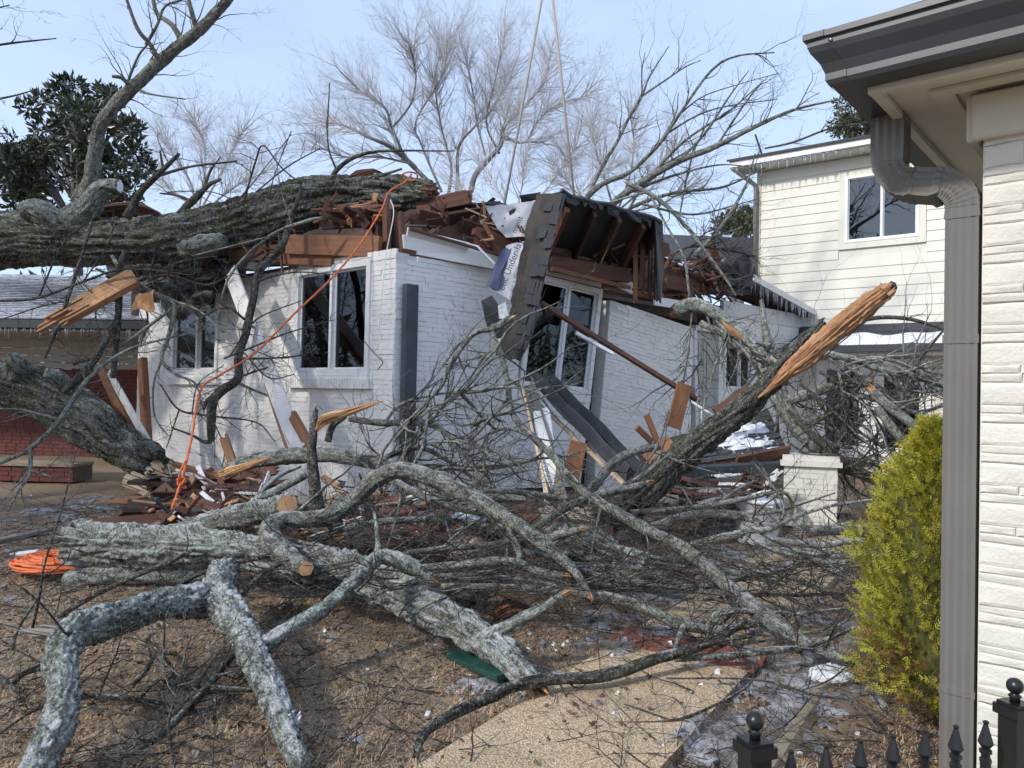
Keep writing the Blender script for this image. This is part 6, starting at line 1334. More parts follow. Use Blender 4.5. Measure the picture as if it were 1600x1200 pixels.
bare_tree('frosted_tree', 'low pinkish frosted tree right behind the torn underlayment', [[(800, 340, 23, 6), (780, 300, 23, 5), (760, 270, 23, 3), (745, 250, 23, 2)], [(805, 340, 23, 6), (815, 290, 23, 5), (820, 250, 23, 3), (830, 225, 23, 2)], [(810, 340, 23, 6), (850, 300, 23, 5), (880, 260, 23, 3), (900, 230, 23, 2)], [(812, 345, 23, 6), (880, 320, 23, 4), (930, 280, 23, 3), (960, 250, 23, 2)], [(800, 345, 23, 5), (750, 315, 23, 4), (715, 290, 23, 2)]], [(805, 660, 23, 14), (806, 450, 23, 11), (806, 345, 23, 9)], ('far_frost', 'far_frost'), 12, 1.0, 3, 4, .015, 503)
bare_tree('frosted_tree', 'frosted bare tree half hidden behind the upturned crown', [[(960, 330, 26, 7), (945, 280, 26, 5), (930, 230, 26, 3), (925, 190, 26, 2)], [(965, 330, 26, 6), (985, 270, 26, 5), (990, 220, 26, 3), (985, 180, 26, 2)], [(965, 330, 26, 6), (1010, 290, 26, 5), (1040, 250, 26, 3), (1060, 225, 26, 2)], [(965, 335, 26, 5), (1030, 320, 26, 4), (1080, 290, 26, 2)], [(960, 335, 26, 5), (900, 300, 26, 4), (870, 260, 26, 2)]], [(962, 650, 26, 16), (962, 450, 26, 12), (962, 340, 26, 10)], ('far_limb', 'far_frost'), 10, 1.1, 3, 4, .015, 504)
# tree that stands left of the camera's view: its twig tips come in at the top left, its crown dapples the house
tl_ = bare_tree('bare_tree', 'frosted twig tips of a near tree reaching in at the upper left edge', [
    [(-950, 350, 6.6, 50), (-900, 50, 7.5, 34), (-800, -300, 8.5, 22), (-700, -600, 9, 10)],
    [(-950, 350, 6.6, 44), (-700, 0, 8, 30), (-450, -250, 9, 20), (-250, -420, 9.5, 9)],
    [(-950, 350, 6.6, 40), (-1200, 0, 6, 30), (-1400, -400, 6, 16)],
    [(-900, 320, 6.6, 36), (-640, 100, 9, 24), (-420, -20, 11, 14), (-300, -100, 12, 7)],
    [(-940, 320, 6.6, 36), (-800, -100, 5.5, 26), (-700, -500, 4.5, 14)]],
    [(-960, 900, 6.6, 120), (-960, 600, 6.6, 100), (-950, 340, 6.6, 80)], ('bark_dark', 'twig'), 8, .95, 3, 4, .010, 505, up=.15)
KR[0] = .8
for pth in ([(-900, 300, 6.6, 50), (-600, 200, 6.6, 32), (-300, 130, 6.5, 18), (-100, 90, 6.5, 9), (0, 70, 6.5, 5), (88, 60, 6.5, 2)], [(-900, 300, 6.6, 40), (-500, 260, 6.4, 22), (-200, 190, 6.3, 12), (-60, 165, 6.2, 6), (20, 150, 6.2, 4), (60, 138, 6.2, 2)], [(-300, 130, 6.5, 12), (-120, 60, 6.5, 6), (-30, 20, 6.5, 3), (15, 8, 6.5, 2)], [(-200, 190, 6.3, 8), (-60, 200, 6.2, 4), (15, 210, 6.2, 2)]):
    limb('', '', pth, parent=tl_, bark_='bark_dark', tw=(2.2, .22, 2), twmat='twig_frost', tstart=.55)
def leaf_cloud(mb, clumps, n, size, seed, flat=.3, narrow=.42):
    rs = np.random.default_rng(seed); 
    w_ = np.array([c[3]**2 for c in clumps]); w_ = w_/w_.sum()
    idx = rs.choice(len(clumps), n, p=w_)
    cen = np.array([c[:3] for c in clumps])[idx]; rad = np.array([c[3] for c in clumps])[idx]
    d = rs.normal(size=(n, 3)); d /= np.linalg.norm(d, axis=1)[:, None]
    P = cen+d*(rad*(rs.random(n)**.45))[:, None]*np.array([1, 1, .8])
    a = d+rs.normal(size=(n, 3))*.6+np.array([0, 0, .25]); a /= np.linalg.norm(a, axis=1)[:, None]
    b = np.cross(a, rs.normal(size=(n, 3))); b /= np.linalg.norm(b, axis=1)[:, None]; c = np.cross(a, b)
    L_ = (size*(.6+.8*rs.random(n)))[:, None]; W_ = L_*narrow
    v0 = P; v1 = P+a*L_*.5+b*W_*.5+c*L_*.08; v2 = P+a*L_; v3 = P+a*L_*.5-b*W_*.5+c*L_*.08
    vv = np.stack([v0, v1, v2, v3], 1).reshape(-1, 3); k = np.arange(n)[:, None]*4
    mb.add(vv, t=np.concatenate([k+np.array([[0, 1, 2]]), k+np.array([[0, 2, 3]])]))
def leafy(name, label, cx, cy, Y, clumps, n, size, mat, seed, trunk=None):
    base = at(cx, 640, Y); t = thing(name, label, 'tree', (base.x, base.y, 0))
    cl = []
    for (x, y, r, dy) in clumps:
        p = at(x, y, Y+dy); cl.append((p.x, p.y, p.z, r*Y/F))
    mb = MB(); leaf_cloud(mb, cl, n, size, seed, .3, .4); tag(mb.build('crown', mat, t), kind='stuff')
    mb = MB(); top = at(cx, cy, Y); limb_mesh(mb, [(V((base.x, base.y, -.1)), .22), (V((base.x+.1, base.y, top.z*.5)), .17), (top, .06)], seed=seed, step=.3, nside=10)
    for c in cl[::2]:
        q = V(c[:3]); limb_mesh(mb, [(V((base.x, base.y, max(1, q.z-2.0))), .07), (V(((base.x+q.x)/2, (base.y+q.y)/2, q.z-.7)), .05), (q, .02)], seed=seed, step=.3, nside=6)
    mb.build('trunk', 'far_limb', t); return t
rs = random.Random(77)
mag = []
for k in range(60):
    a = rs.uniform(0, 6.283); q = math.sqrt(rs.random()); x = 112+118*q*math.cos(a); y = 245+110*q*math.sin(a)
    if y < 160 and abs(x-110) > 70: continue
    mag.append((x, y, rs.uniform(13, 24), rs.uniform(-1.8, 1.8)))
mag += [(100, 130, 14, 0), (92, 150, 18, 0), (172, 150, 12, 0), (115, 165, 22, 0), (30, 255, 26, 0), (15, 285, 26, 0), (-20, 270, 30, 0)]
leafy('magnolia_tree', 'dark glossy evergreen magnolia behind the oak trunk at left', 112, 230, 24, mag, 9500, .24, 'magnolia', 61)
leafy('evergreen_tree', 'brownish evergreen tree behind the house beside the cream corner board', 1150, 350, 24, [(1150+rs.uniform(-26, 26), rs.uniform(335, 440), rs.uniform(12, 20), rs.uniform(-1, 1)) for k in range(22)], 4200, .15, 'conifer', 62)
leafy('evergreen_tree', 'yellowish evergreen top showing above the eave of the cream house', 1335, 190, 25, [(rs.uniform(1305, 1375), rs.uniform(165, 240), rs.uniform(12, 20), rs.uniform(-1, 1)) for k in range(24)], 4500, .15, 'conifer', 63)
rs = random.Random(78)
ev = [(-6.2-4.6*rs.random(), 3.0+5.6*rs.random(), 3.4+6.2*rs.random(), rs.uniform(.35, .75)) for k in range(52)]
t_shade = thing('evergreen_tree', 'loose evergreen tree added outside the left edge of the view for shade', 'tree', (-8.4, 5.8, 0))  # unseen tree, added to dapple the left facade with shade
m = MB(); leaf_cloud(m, ev, 3000, .26, 65); tag(m.build('crown', 'magnolia', t_shade), kind='stuff')
m = MB(); limb_mesh(m, [(V((-8.4, 5.8, -.1)), .2), (V((-8.3, 5.9, 4)), .15), (V((-8.5, 5.7, 8.5)), .05)], seed=5, step=.3, nside=10)
for q in ev[::2]: limb_mesh(m, [(V((-8.4, 5.8, max(1.5, q[2]-1.2))), .06), (V(((q[0]-8.4)/2, (q[1]+5.8)/2, q[2]-.4)), .04), (V(q[:3]), .015)], seed=6, step=.3, nside=5)
m.build('trunk', 'far_limb', t_shade)
# far hedge fills the bare horizon; its ring is added for panes to reflect
m = MB(); leaf_cloud(m, [(q*math.sin(a_), q*math.cos(a_), rs.uniform(1.0, 5.0), rs.uniform(1.6, 3.0)) for a_ in np.arange(0, 6.283, .028) for q in (rs.uniform(40, 48),)]+[(x, 46+rs.uniform(-3, 3), rs.uniform(1, 2.6), rs.uniform(1.6, 2.8)) for x in np.arange(-46, 46, 1.6)], 30000, .55, 64)
tag(m.build('far_hedge', 'conifer'), 'distant dark line of evergreens around the gardens, ring added for window reflections', 'hedge', kind='stuff')

# ================================================================ yellow-green shrub
sb = gnd(1474, 1122); shrub = thing('thuja_shrub', 'bright yellow-green conifer shrub beside the downspout', 'shrub', (sb.x, sb.y, 0))
rs = random.Random(9); mb = MB(); mbr = MB()
def spray(mb, p, d, n, Ln, rs):
    d = d.normalized(); side = d.cross(n)
    if side.length < .01: return
    side.normalize(); n = side.cross(d); vv = []; q = []
    m = 4; P = p; D = d.copy()
    for k in range(m):
        D = (D+n*.10*(rs.random()-.3)).normalized(); Q = P+D*Ln/m
        wd = Ln*.030*(1.2-k/m)
        b0 = len(vv); vv += [P-side*wd, P+side*wd, Q+side*wd*.8, Q-side*wd*.8]; q.append([b0, b0+1, b0+2, b0+3])
        for sg in (-1, 1):
            fl = Ln*(.42*(1-.6*k/m))*rs.uniform(.7, 1.2); fd_ = (D*.85+side*sg*.75+n*rs.uniform(-.2, .35)).normalized(); s2 = fd_.cross(n).normalized()*Ln*.030
            b0 = len(vv); e = P+fd_*fl; mdl = P+fd_*fl*.55
            vv += [P-s2*.6, P+s2*.6, mdl+s2*1.25, mdl-s2*1.25, e+s2*.4, e-s2*.4]; q += [[b0, b0+1, b0+2, b0+3], [b0+3, b0+2, b0+4, b0+5]]
        P = Q
    mb.add([tuple(v) for v in vv], q)
PROTO = []
for k in range(24):
    m_ = MB(); spray(m_, V((0, 0, 0)), V((0, 0, 1)), V((1, 0, 0)), 1.0, random.Random(k)); PROTO.append((m_.v[0], m_.q[0]))
def spray2(mb, p, d, n, Ln, rs):
    d = d.normalized(); s_ = d.cross(n)
    if s_.length < .01: return
    s_.normalize(); n = s_.cross(d); P, q = rs.choice(PROTO)
    mb.add((P[:, :1]*np.array(n)+P[:, 1:2]*np.array(s_)+P[:, 2:]*np.array(d))*Ln+np.array(p), q)
for k in range(9500):
    h = rs.random()**.85*1.27+.05; a = rs.uniform(0, 6.283)
    t_ = h/1.33; R_ = .335*(min(1, t_*3.2+.5))*(1-max(0, t_-.55)*1.75)*(1+.20*math.sin(a*3+h*6)+.14*math.sin(a*6-h*13)+.08*math.sin(a*11+h*23)); R_ = max(.03, R_)
    q = R_*(1-.5*rs.random()**2.2)
    p = V((sb.x+q*math.cos(a), sb.y+q*math.sin(a), h)); o = V((math.cos(a), math.sin(a), 0))
    d = o*rs.uniform(.3, .9)+V((0, 0, rs.uniform(.25, 1.0)))+V((rs.gauss(0, .3), rs.gauss(0, .3), rs.gauss(0, .2)))
    if h < .35: d.z *= rs.uniform(-.6, .8)
    nrm = V((rs.gauss(0, 1), rs.gauss(0, 1), rs.gauss(0, .6))).normalized()
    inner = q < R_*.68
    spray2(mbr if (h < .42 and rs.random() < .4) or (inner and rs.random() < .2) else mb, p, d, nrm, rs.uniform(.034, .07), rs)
tag(mb.build('foliage', 'thuja', shrub), kind='stuff'); tag(mbr.build('dry_foliage', 'thuja_brown', shrub), kind='stuff')
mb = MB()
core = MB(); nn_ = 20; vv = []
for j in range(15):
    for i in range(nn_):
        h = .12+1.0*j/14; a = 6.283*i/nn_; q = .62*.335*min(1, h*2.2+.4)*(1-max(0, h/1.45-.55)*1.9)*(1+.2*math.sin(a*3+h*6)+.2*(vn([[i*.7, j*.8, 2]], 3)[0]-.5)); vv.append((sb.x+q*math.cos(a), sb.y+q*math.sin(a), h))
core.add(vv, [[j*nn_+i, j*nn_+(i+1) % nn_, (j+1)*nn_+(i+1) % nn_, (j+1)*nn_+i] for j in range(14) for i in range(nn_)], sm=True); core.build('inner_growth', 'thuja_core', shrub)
for k in range(60):
    a = rs.uniform(0, 6.283); grow(mb, V((sb.x+.05*math.cos(a), sb.y+.05*math.sin(a), .0)), V((math.cos(a)*.25, math.sin(a)*.25, 1)), rs.uniform(.3, .9), .007, 1, rs, .15, .4, 4)
tag(mb.build('stems', 'thuja_brown', shrub), kind='stuff')

# ================================================================ debris
def plank(name, label, p0, p1, wd, ht, mat, cat='board', jag=0, up=(0,0,1), group=None):
    mb = MB(); mb.beam(p0, p1, wd, ht, up=up, jag=jag); return tag(mb.build(name, mat), label, cat, group)
NF = V((-.66, -.75, .2))
plank('leaning_board', 'long white trim board leaning on the left wall between the windows', at(468, 706, 8.7), at(360, 425, 10.55), .25, .03, 'trim_worn', up=NF)
plank('leaning_board', 'narrow brown board standing behind the leaning white trim board', at(452, 704, 8.85), at(385, 500, 10.1), .06, .05, 'lumber', up=NF, jag=.2)
plank('leaning_board', 'short split brown board leaning beside the foot of the white trim board', at(486, 700, 8.6), at(452, 640, 8.9), .13, .03, 'lumber', up=NF, jag=.15)
plank('stake', 'rough brown stake standing before the left wall', at(378, 768, 8.2), at(348, 678, 8.4), .09, .05, 'lumber', 'stake', jag=.06, up=(0, -1, 0))
plank('leaning_board', 'white metal-edged board leaning at the left end of the white wall', at(233, 694, 10.6), at(170, 582, 11.2), .12, .03, 'trim_worn', up=(-.5, -.8, 0))
plank('leaning_board', 'ochre board leaning behind the white board at the wall end', at(212, 694, 10.8), at(156, 572, 11.3), .15, .05, 'lumber', up=(-.5, -.8, 0))
plank('leaning_post', 'brown wooden post against the corner of the red brick house', at(230, 690, 11.6), at(222, 560, 11.8), .14, .1, 'lumber', 'post', up=(-.5, -.8, 0))
mb = MB(); mb.beam(at(212, 432, 10.55), at(54, 519, 10.15), .30, .10, up=(.1, -.75, .6), jag=.75, seed=3); tag(mb.build('torn_plank', 'wood_torn'), 'long torn tan timber slanting across the snowy roof eave', 'timber')
plank('trim_board', 'long brown trim strip leaning diagonally across the right wall', at(1088, 624, 10.6), at(846, 474, 9.9), .07, .05, 'lumber_old', up=(.6, -.7, .3))
plank('trim_board', 'short white strip stuck along the diagonal brown trim strip', at(958, 553, 10.05), at(900, 520, 9.95), .05, .03, 'trim_worn', up=(.6, -.7, .3))
# fallen gutters
def gutter_len(name, label, p0, p1, up, mat, w_=.13, h_=.11, cat='gutter'):
    p0, p1 = V(p0), V(p1); d = (p1-p0).normalized(); x = d.cross(V(up)).normalized(); z = x.cross(d)
    pr = [(-w_/2, h_), (-w_/2, 0), (w_/2*.6, 0), (w_/2*.7, h_*.3), (w_/2, h_*.75), (w_/2, h_), (w_/2*.85, h_), (w_/2*.85, h_*.78), (w_/2*.58, h_*.32), (w_/2*.5, .008), (-w_/2+.008, .008), (-w_/2+.008, h_)]
    n = len(pr); vv = []
    m = 8
    for k in range(m+1):
        b = .02*math.sin(k*1.7)*(k not in (0, m))
        for (i, j) in pr: vv.append(tuple(p0.lerp(p1, k/m)+x*(i+b*.5)+z*(j+b)))
    mb = MB(); mb.add(vv, [[r*n+k, r*n+(k+1) % n, (r+1)*n+(k+1) % n, (r+1)*n+k] for r in range(m) for k in range(n)])
    return tag(mb.build(name, mat), label, cat)
gutter_len('fallen_gutter', 'dark metal gutter slanting down from below the leaning window', at(838, 600, 9.7), at(985, 752, 8.3), (.5, -.7, .6), 'gutter_fallen', .24, .20)
plank('trim_board', 'pale wooden strip along the underside of the dark slanting gutter', at(842, 632, 9.5), at(988, 768, 8.1), .05, .03, 'wood_pale', up=(.5, -.7, .5))
gutter_len('fallen_gutter', 'bent grey metal gutter standing on end below the leaning window', at(884, 795, 7.9), at(828, 600, 9.4), (-.6, -.8, .1), 'downspout', .22, .08)
plank('trim_board', 'white board standing beside the bent grey gutter', at(868, 800, 8.0), at(846, 640, 8.9), .20, .03, 'trim_worn', up=(-.3, -1, .1))
plank('trim_board', 'thin tan strip edging the bent grey gutter', at(862, 800, 7.8), at(815, 598, 9.3), .03, .03, 'wood_pale', up=(-.3, -1, .1))
plank('post_stub', 'short reddish brown board standing in the pile below the slanting gutter', at(890, 750, 7.6), at(905, 690, 7.6), .17, .04, 'lumber', up=(0, -1, 0))
plank('leaning_board', 'reddish board standing askew by the white handrail', at(1052, 668, 10.3), at(1070, 600, 10.4), .22, .03, 'lumber', up=(.3, -1, 0))
plank('leaning_board', 'thin orange board sticking up left of the fallen roof piece', at(1028, 692, 8.9), at(1010, 648, 8.9), .07, .04, 'lumber', up=(0, -1, 0))
plank('leaning_board', 'small orange offcut beside the thin upright board', at(1018, 690, 8.9), at(995, 668, 8.8), .07, .04, 'lumber', up=(0, -1, 0))
plank('leaning_board', 'bright orange block of timber on the corner of the fallen roof piece', at(1012, 722, 8.2), at(1052, 692, 8.2), .20, .06, 'lumber', up=(-.3, -1, .3))
plank('leaning_board', 'brown board wedged behind the leaning limb and roof piece', at(1118, 645, 9.2), at(1172, 607, 9.3), .12, .04, 'lumber_old', up=(0, -1, .4))
# fallen roof piece with shingles and snow
frp = thing('fallen_roof_piece', 'fallen slab of grey shingled roof with snow on it below the leaning limb', 'roof piece', at(1110, 740, 8.6))
c = [at(990, 702, 9.4), at(1200, 640, 10.4), at(1232, 706, 9.0), at(1015, 738, 8.3)]
nn = (c[1]-c[0]).cross(c[3]-c[0]).normalized(); nn = nn if nn.z > 0 else -nn
mb = MB(); mb.poly(c, thick=.03, nrm=nn); mb.build('decking', 'lumber_old', frp)
rows, cols = 7, 9
for r in range(rows):
    for k in range(-1, cols):
        u0, u1 = max(0, (k+(r % 2)*.5)/cols), min(1, (k+1+(r % 2)*.5)/cols)
        if u1-u0 < .03: continue
        if r == 0: continue
        v0, v1 = r/rows, (r+1)/rows; l1 = .018+.012*rs.random()
        mb = MB(); mb.poly([lerp4(c, u0+.004, v0)+nn*.006, lerp4(c, u1-.004, v0)+nn*.006, lerp4(c, u1-.004, v1)+nn*l1, lerp4(c, u0+.004, v1)+nn*l1], thick=.008, nrm=nn); mb.build('shingle', 'shingle', frp)
mb = MB(); mb.poly([lerp4(c, 0, 0)+nn*.012, lerp4(c, 1, 0)+nn*.012, lerp4(c, 1, .15)+nn*.014, lerp4(c, 0, .15)+nn*.014], thick=.01, nrm=nn); mb.build('felt_strip', 'paper_brown', frp)
mb = MB()
def snowf(u, v):
    U_, V_ = .52+.44*u, .16+.74*v; p = lerp4(c, U_, V_)
    h = .03*min(1, 6*min(u, 1-u, v, 1-v))+ .12*(fbm(np.array([[p.x*6, p.y*6, p.z*6]]), 3)[0]-.58) - .05*(abs((V_*rows) % 1-.5) > .36)
    return p+nn*(h+.012)
mb.grid(snowf, 60, 50); mb.build('snow_cover', 'snow', frp)
mb = MB(); mb.beam(at(1008, 742, 8.15), at(1220, 730, 8.9), .10, .15, ch=.2); mb.build('gutter', 'gutter_fallen', frp)
mb = MB(); mb.beam(at(1150, 722, 8.7), at(1232, 706, 8.95), .04, .16, up=(0,-.6,1)); mb.build('rafter_end', 'lumber_old', frp)
# white handrail
hr = thing('handrail', 'white metal handrail by the side door steps', 'handrail', at(1090, 680, 11.2))
mb = MB(); a, b2 = at(1072, 622, 11.2), at(1128, 658, 10.6); mb.tube([a, a.lerp(b2, .5), b2], .018, 6); mb.build('rail', 'trim_white', hr)
for t in (.12, .45, .9):
    mb = MB(); p = a.lerp(b2, t); mb.tube([p, p-V((0,0,.3)), p-V((0,0,.62))], .013, 6); mb.build('baluster', 'trim_white', hr)
# low cream wall, pier, bucket and hose
pier = thing('brick_pier', 'white painted brick pier with a flat cap beside the bucket', 'pier', at(1265, 820, 8.8).xy.to_3d())
ST_P = dict(ST_W, meshes=[], mat='brick_cream', mortar='mortar_cream', courses=[(.0605, 1)], len=(.2, .4))
pu = V((.96, -.28, 0)); pp = at(1224, 820, 8.75).xy.to_3d(); wall(pier, 'pier_face', frame(pp, pu), .56, .68, [], ST_P, 60, 41, thick=.1)
pu2 = V((.28, .96, 0)); wall(pier, 'pier_side', frame(pp+pu.normalized()*.562, pu2), .55, .68, [], ST_P, 40, 42, thick=.1)
mb = MB(); Mx = frame(pp, pu); mb.box((-.04, -.04, .684), (.61, .6, .74), Mx); mb.box((-.015, -.015, .742), (.585, .575, .80), Mx); mb.build('cap', 'brick_cream', pier)
mb = MB(); mb.box((.1, .1, 0), (.462, .55, .68), Mx); mb.build('core', 'mortar_cream', pier)
lw = thing('garden_wall', 'low cream brick garden wall running left from the pier', 'wall', at(1130, 810, 9.1).xy.to_3d())
wall(lw, 'wall_face', frame(at(1035, 806, 9.6).xy.to_3d(), V((1, -.42, 0))), 1.62, .42, [], ST_P, 60, 43, thick=.2)
bk_ = at(1184, 838, 7.7).xy.to_3d()
bu = thing('bucket', 'white plastic bucket standing by the low brick wall', 'bucket', bk_)
prof = [(r*1.12, z*1.2) for r, z in [(.17, 0), (.175, .01), (.195, .33), (.205, .335), (.205, .36), (.197, .362), (.19, .355), (.17, .02)]]
mb = MB(); mb.tube([bk_+V((0,0,z)) for r, z in prof[:6]], [r for r, z in prof[:6]], 28, cap=False)
mb.tube([bk_+V((0,0,.434)), bk_+V((0,0,.02))], [.215, .185], 28, cap=True); mb.build('shell', 'plastic_white', bu)
mb = MB(); pts = [bk_+V((.23*math.cos(a), -.23*math.sin(a)*.35-.02, .40-.16*math.sin(a))) for a in [math.pi*k/12 for k in range(13)]]; mb.tube(pts, .004, 5); mb.build('handle', 'metal', bu)
hc = at(1214, 790, 8.6); mb = MB()
pts = [hc+V((.17*math.cos(a)*(1-.02*(k % 5)), -.03*math.sin(a*.3)-.006*k/4, .17*math.sin(a)*(1-.02*(k % 5)))) for k, a in enumerate([k*.35 for k in range(90)])]
mb.tube(pts, .014, 6); tag(mb.build('garden_hose', 'hose'), 'coiled tan garden hose hanging on the low wall behind the bucket', 'hose')
# heaps of boards
rs = random.Random(21)
def heap(n, lab, grp, box_, Yr, ln, mats, seed, ang=0.25):
    rs = random.Random(seed)
    col = {'lumber_old': 'dark reddish', 'lumber': 'orange-brown', 'lumber_dark': 'blackish', 'lumber_gray': 'weathered grey', 'wood_pale': 'pale'}
    for k in range(n):
        x, y = rs.uniform(box_[0], box_[2]), rs.uniform(box_[1], box_[3]); f = (y-box_[1])/(box_[3]-box_[1]); Y = Yr[1]+(Yr[0]-Yr[1])*f+rs.uniform(-.1, .1)
        p = at(x, y, Y); a = rs.gauss(0, ang) if rs.random() < .75 else rs.uniform(-1.5, 1.5); d = V((math.cos(a), math.sin(a), rs.gauss(0, .12))); l = rs.uniform(*ln)
        if p.z < .04: p.z = .04
        wd, mt, jg = rs.choice((.09, .14, .18)), rs.choice(mats), (.10 if rs.random() < .6 else 0)
        lb = '%s %s %s %s board %s' % ('long' if l > ln[0]*.6+ln[1]*.4 else 'short', {.09: 'narrow', .14: 'plain', .18: 'wide'}[wd], 'splintered' if jg else 'square-ended', col[mt], lab)
        plank('broken_board', lb, p-d*l/2, p+d*l/2, wd, rs.choice((.025, .04)), mt, 'board', jag=jg, up=(rs.gauss(0, .5), -.5+rs.gauss(0, .4), .8), group=grp)
heap(26, 'in the heap below the left wall', 'boards heaped below the left wall', (232, 748, 400, 820), (6.9, 8.3), (.5, 1.2), ['lumber_old', 'lumber', 'lumber_old', 'lumber_dark'], 51)
heap(30, 'in the heap behind the arching limb', 'boards heaped behind the arching limb', (500, 772, 730, 850), (6.3, 7.6), (.5, 1.3), ['lumber_old', 'lumber', 'lumber_old', 'lumber_gray'], 52)
heap(12, 'below the fallen roof piece', 'boards below the fallen roof piece', (1010, 748, 1110, 785), (7.9, 8.6), (.5, 1.2), ['lumber_old', 'lumber_dark', 'lumber_gray'], 53)
heap(8, 'below the leaning window', 'boards below the leaning window', (760, 800, 900, 830), (6.6, 7.0), (.3, .8), ['lumber_old', 'lumber', 'wood_pale'], 54)
def bits(n, lab, box_, Yr, seed, mats):
    rs = random.Random(seed); mb = MB()
    for k in range(n):
        x, y = rs.uniform(box_[0], box_[2]), rs.uniform(box_[1], box_[3]); f = (y-box_[1])/(box_[3]-box_[1]); p = at(x, y, Yr[1]+(Yr[0]-Yr[1])*f)
        p.z = max(.03, p.z+rs.uniform(-.05, .08)); d = V((rs.gauss(0, 1), rs.gauss(0, .8), rs.gauss(0, .35))).normalized(); l = rs.uniform(.08, .45)
        mb.beam(p-d*l/2, p+d*l/2, rs.uniform(.012, .07), rs.uniform(.006, .02), m=rs.randrange(len(mats)), jag=l*.45, up=(rs.gauss(0,1), rs.gauss(0,1), 1))
    tag(mb.build('splinters', mats), lab, 'splinters', kind='stuff')
bits(170, 'splinters and scraps strewn over the boards below the left wall', (225, 742, 420, 825), (6.8, 8.3), 91, ['lumber_old', 'wood_torn', 'shingle', 'trim_worn', 'lumber_dark', 'insulation'])
bits(200, 'splinters and scraps strewn over the boards behind the arching limb', (490, 765, 740, 850), (6.2, 7.6), 92, ['lumber_old', 'wood_torn', 'shingle', 'trim_worn', 'lumber_dark', 'insulation'])
bits(120, 'splinters and scraps strewn around the fallen roof piece', (960, 740, 1210, 800), (7.6, 8.6), 93, ['lumber_old', 'shingle', 'trim_worn', 'lumber_dark'])
def lump(name, label, p, r, mat, seed, cat, sq=(1, 1, .7)):
    mb = MB(); n = 18; vv = []
    for j in range(n+1):
        for i in range(n*2):
            th, ph = math.pi*j/n, math.pi*i/n; d = np.array([math.sin(th)*math.cos(ph), math.sin(th)*math.sin(ph), math.cos(th)]); vv.append(d)
    d = np.array(vv); k = 1+.5*(fbm(d*1.7+seed, seed, 3)-.5)+.35*(np.abs(vn(d*2.2+seed, seed+4)-.5))
    P = d*k[:, None]*r*np.array(sq)+np.array(p); w2 = n*2
    q = [[j*w2+i, j*w2+(i+1) % w2, (j+1)*w2+(i+1) % w2, (j+1)*w2+i] for j in range(n) for i in range(w2)]
    mb.add(P+(vn(d*9+seed, 3)[:, None]-.5)*r*.18, q, sm=False); return tag(mb.build(name, mat), label, cat)
p = at(732, 858, 5.7); lump('stone', 'pinkish stone lump behind the greenish branch', (p.x, p.y, p.z), .13, 'insulation', 3, 'stone')
p = at(732, 812, 6.6); lump('insulation_clump', 'white clump of torn insulation in the middle of the pile', (p.x, p.y, p.z), .13, 'snow', 5, 'insulation')
p = at(655, 812, 6.8); lump('insulation_clump', 'pink insulation clump among the boards behind the arching limb', (p.x, p.y, p.z), .13, 'insulation', 6, 'insulation', (1.3, 1, .5))
p = at(1300, 1046, 3.9); lump('snow_clod', 'white clod of snow at the edge of the planting bed', (p.x, p.y, .03), .09, 'ice_clean', 7, 'snow', (1.2, .8, .5))
p = at(795, 935, 5.0); tag(torn('rotten_wood', 'lumber_old', [(772, 962, 4.95, 30), (800, 950, 4.9, 46), (830, 955, 4.9, 20)], 41), 'dark red rotten wood exposed right of the sawn grey log end', 'wood piece')
# black roofing felt, folded
def cloth(name, label, c, mat, seed, amp, cat, n=16):
    mb = MB(); vv = [lerp4(c, i/n, j/n) for j in range(n+1) for i in range(n+1)]; q = np.array([tuple(p) for p in vv])*4
    dx, dy, dz = fbm(q, seed)-.5, fbm(q, seed+2)-.5, fbm(q, seed+5)-.5
    vv = [p+V((dx[m_], dy[m_], dz[m_]))*amp*2 for m_, p in enumerate(vv)]
    k = n+1; q = [[j*k+i, j*k+i+1, (j+1)*k+i+1, (j+1)*k+i] for j in range(n) for i in range(n)]; m = len(vv)
    vv2 = [p-V((0, -.006, .006)) for p in vv]; mb.add([tuple(p) for p in vv+vv2], q+[[m+a for a in f[::-1]] for f in q], sm=True)
    return tag(mb.build(name, mat), label, cat)
cloth('bark_shell', 'curled orange shell of torn wood below the trunk', [at(214, 462, 10.2), at(243, 452, 10.0), at(236, 484, 10.05), at(206, 488, 10.3)], 'wood_torn', 12, .10, 'wood piece')
cloth('roofing_felt', 'folded black roofing felt before the slanting trunk', [at(226, 768, 7.9), at(250, 752, 8.2), at(248, 818, 7.2), at(200, 832, 6.9)], 'tarp', 3, .09, 'felt')
cloth('roofing_felt', 'black felt scrap hanging off the log on the roof', [at(590, 303, 10.05), at(612, 308, 10.0), at(622, 338, 9.95), at(606, 322, 10.0)], 'tarp', 5, .05, 'felt')
mb = MB(); mb.beam(at(648, 1000, 4.6), at(790, 1056, 3.75), .10, .03, up=(0, -.3, 1)); tag(mb.build('metal_strip', 'dark_green'), 'dark green metal strip lying on the grass by the path', 'metal strip')
cloth('felt_scrap', 'black felt scrap under the split slab by the green strip', [at(600, 985, 4.8), at(655, 990, 4.7), at(660, 1005, 4.5), at(605, 1000, 4.6)], 'tarp', 8, .03, 'felt')
plank('trim_board', 'dark weathered board lying on the ground at far left', at(-20, 848, 6.9), at(75, 828, 7.4), .10, .03, 'lumber_gray')
plank('trim_board', 'pale flat board lying behind the coil of orange rope', at(26, 866, 6.2), at(58, 862, 6.25), .10, .02, 'trim_worn')

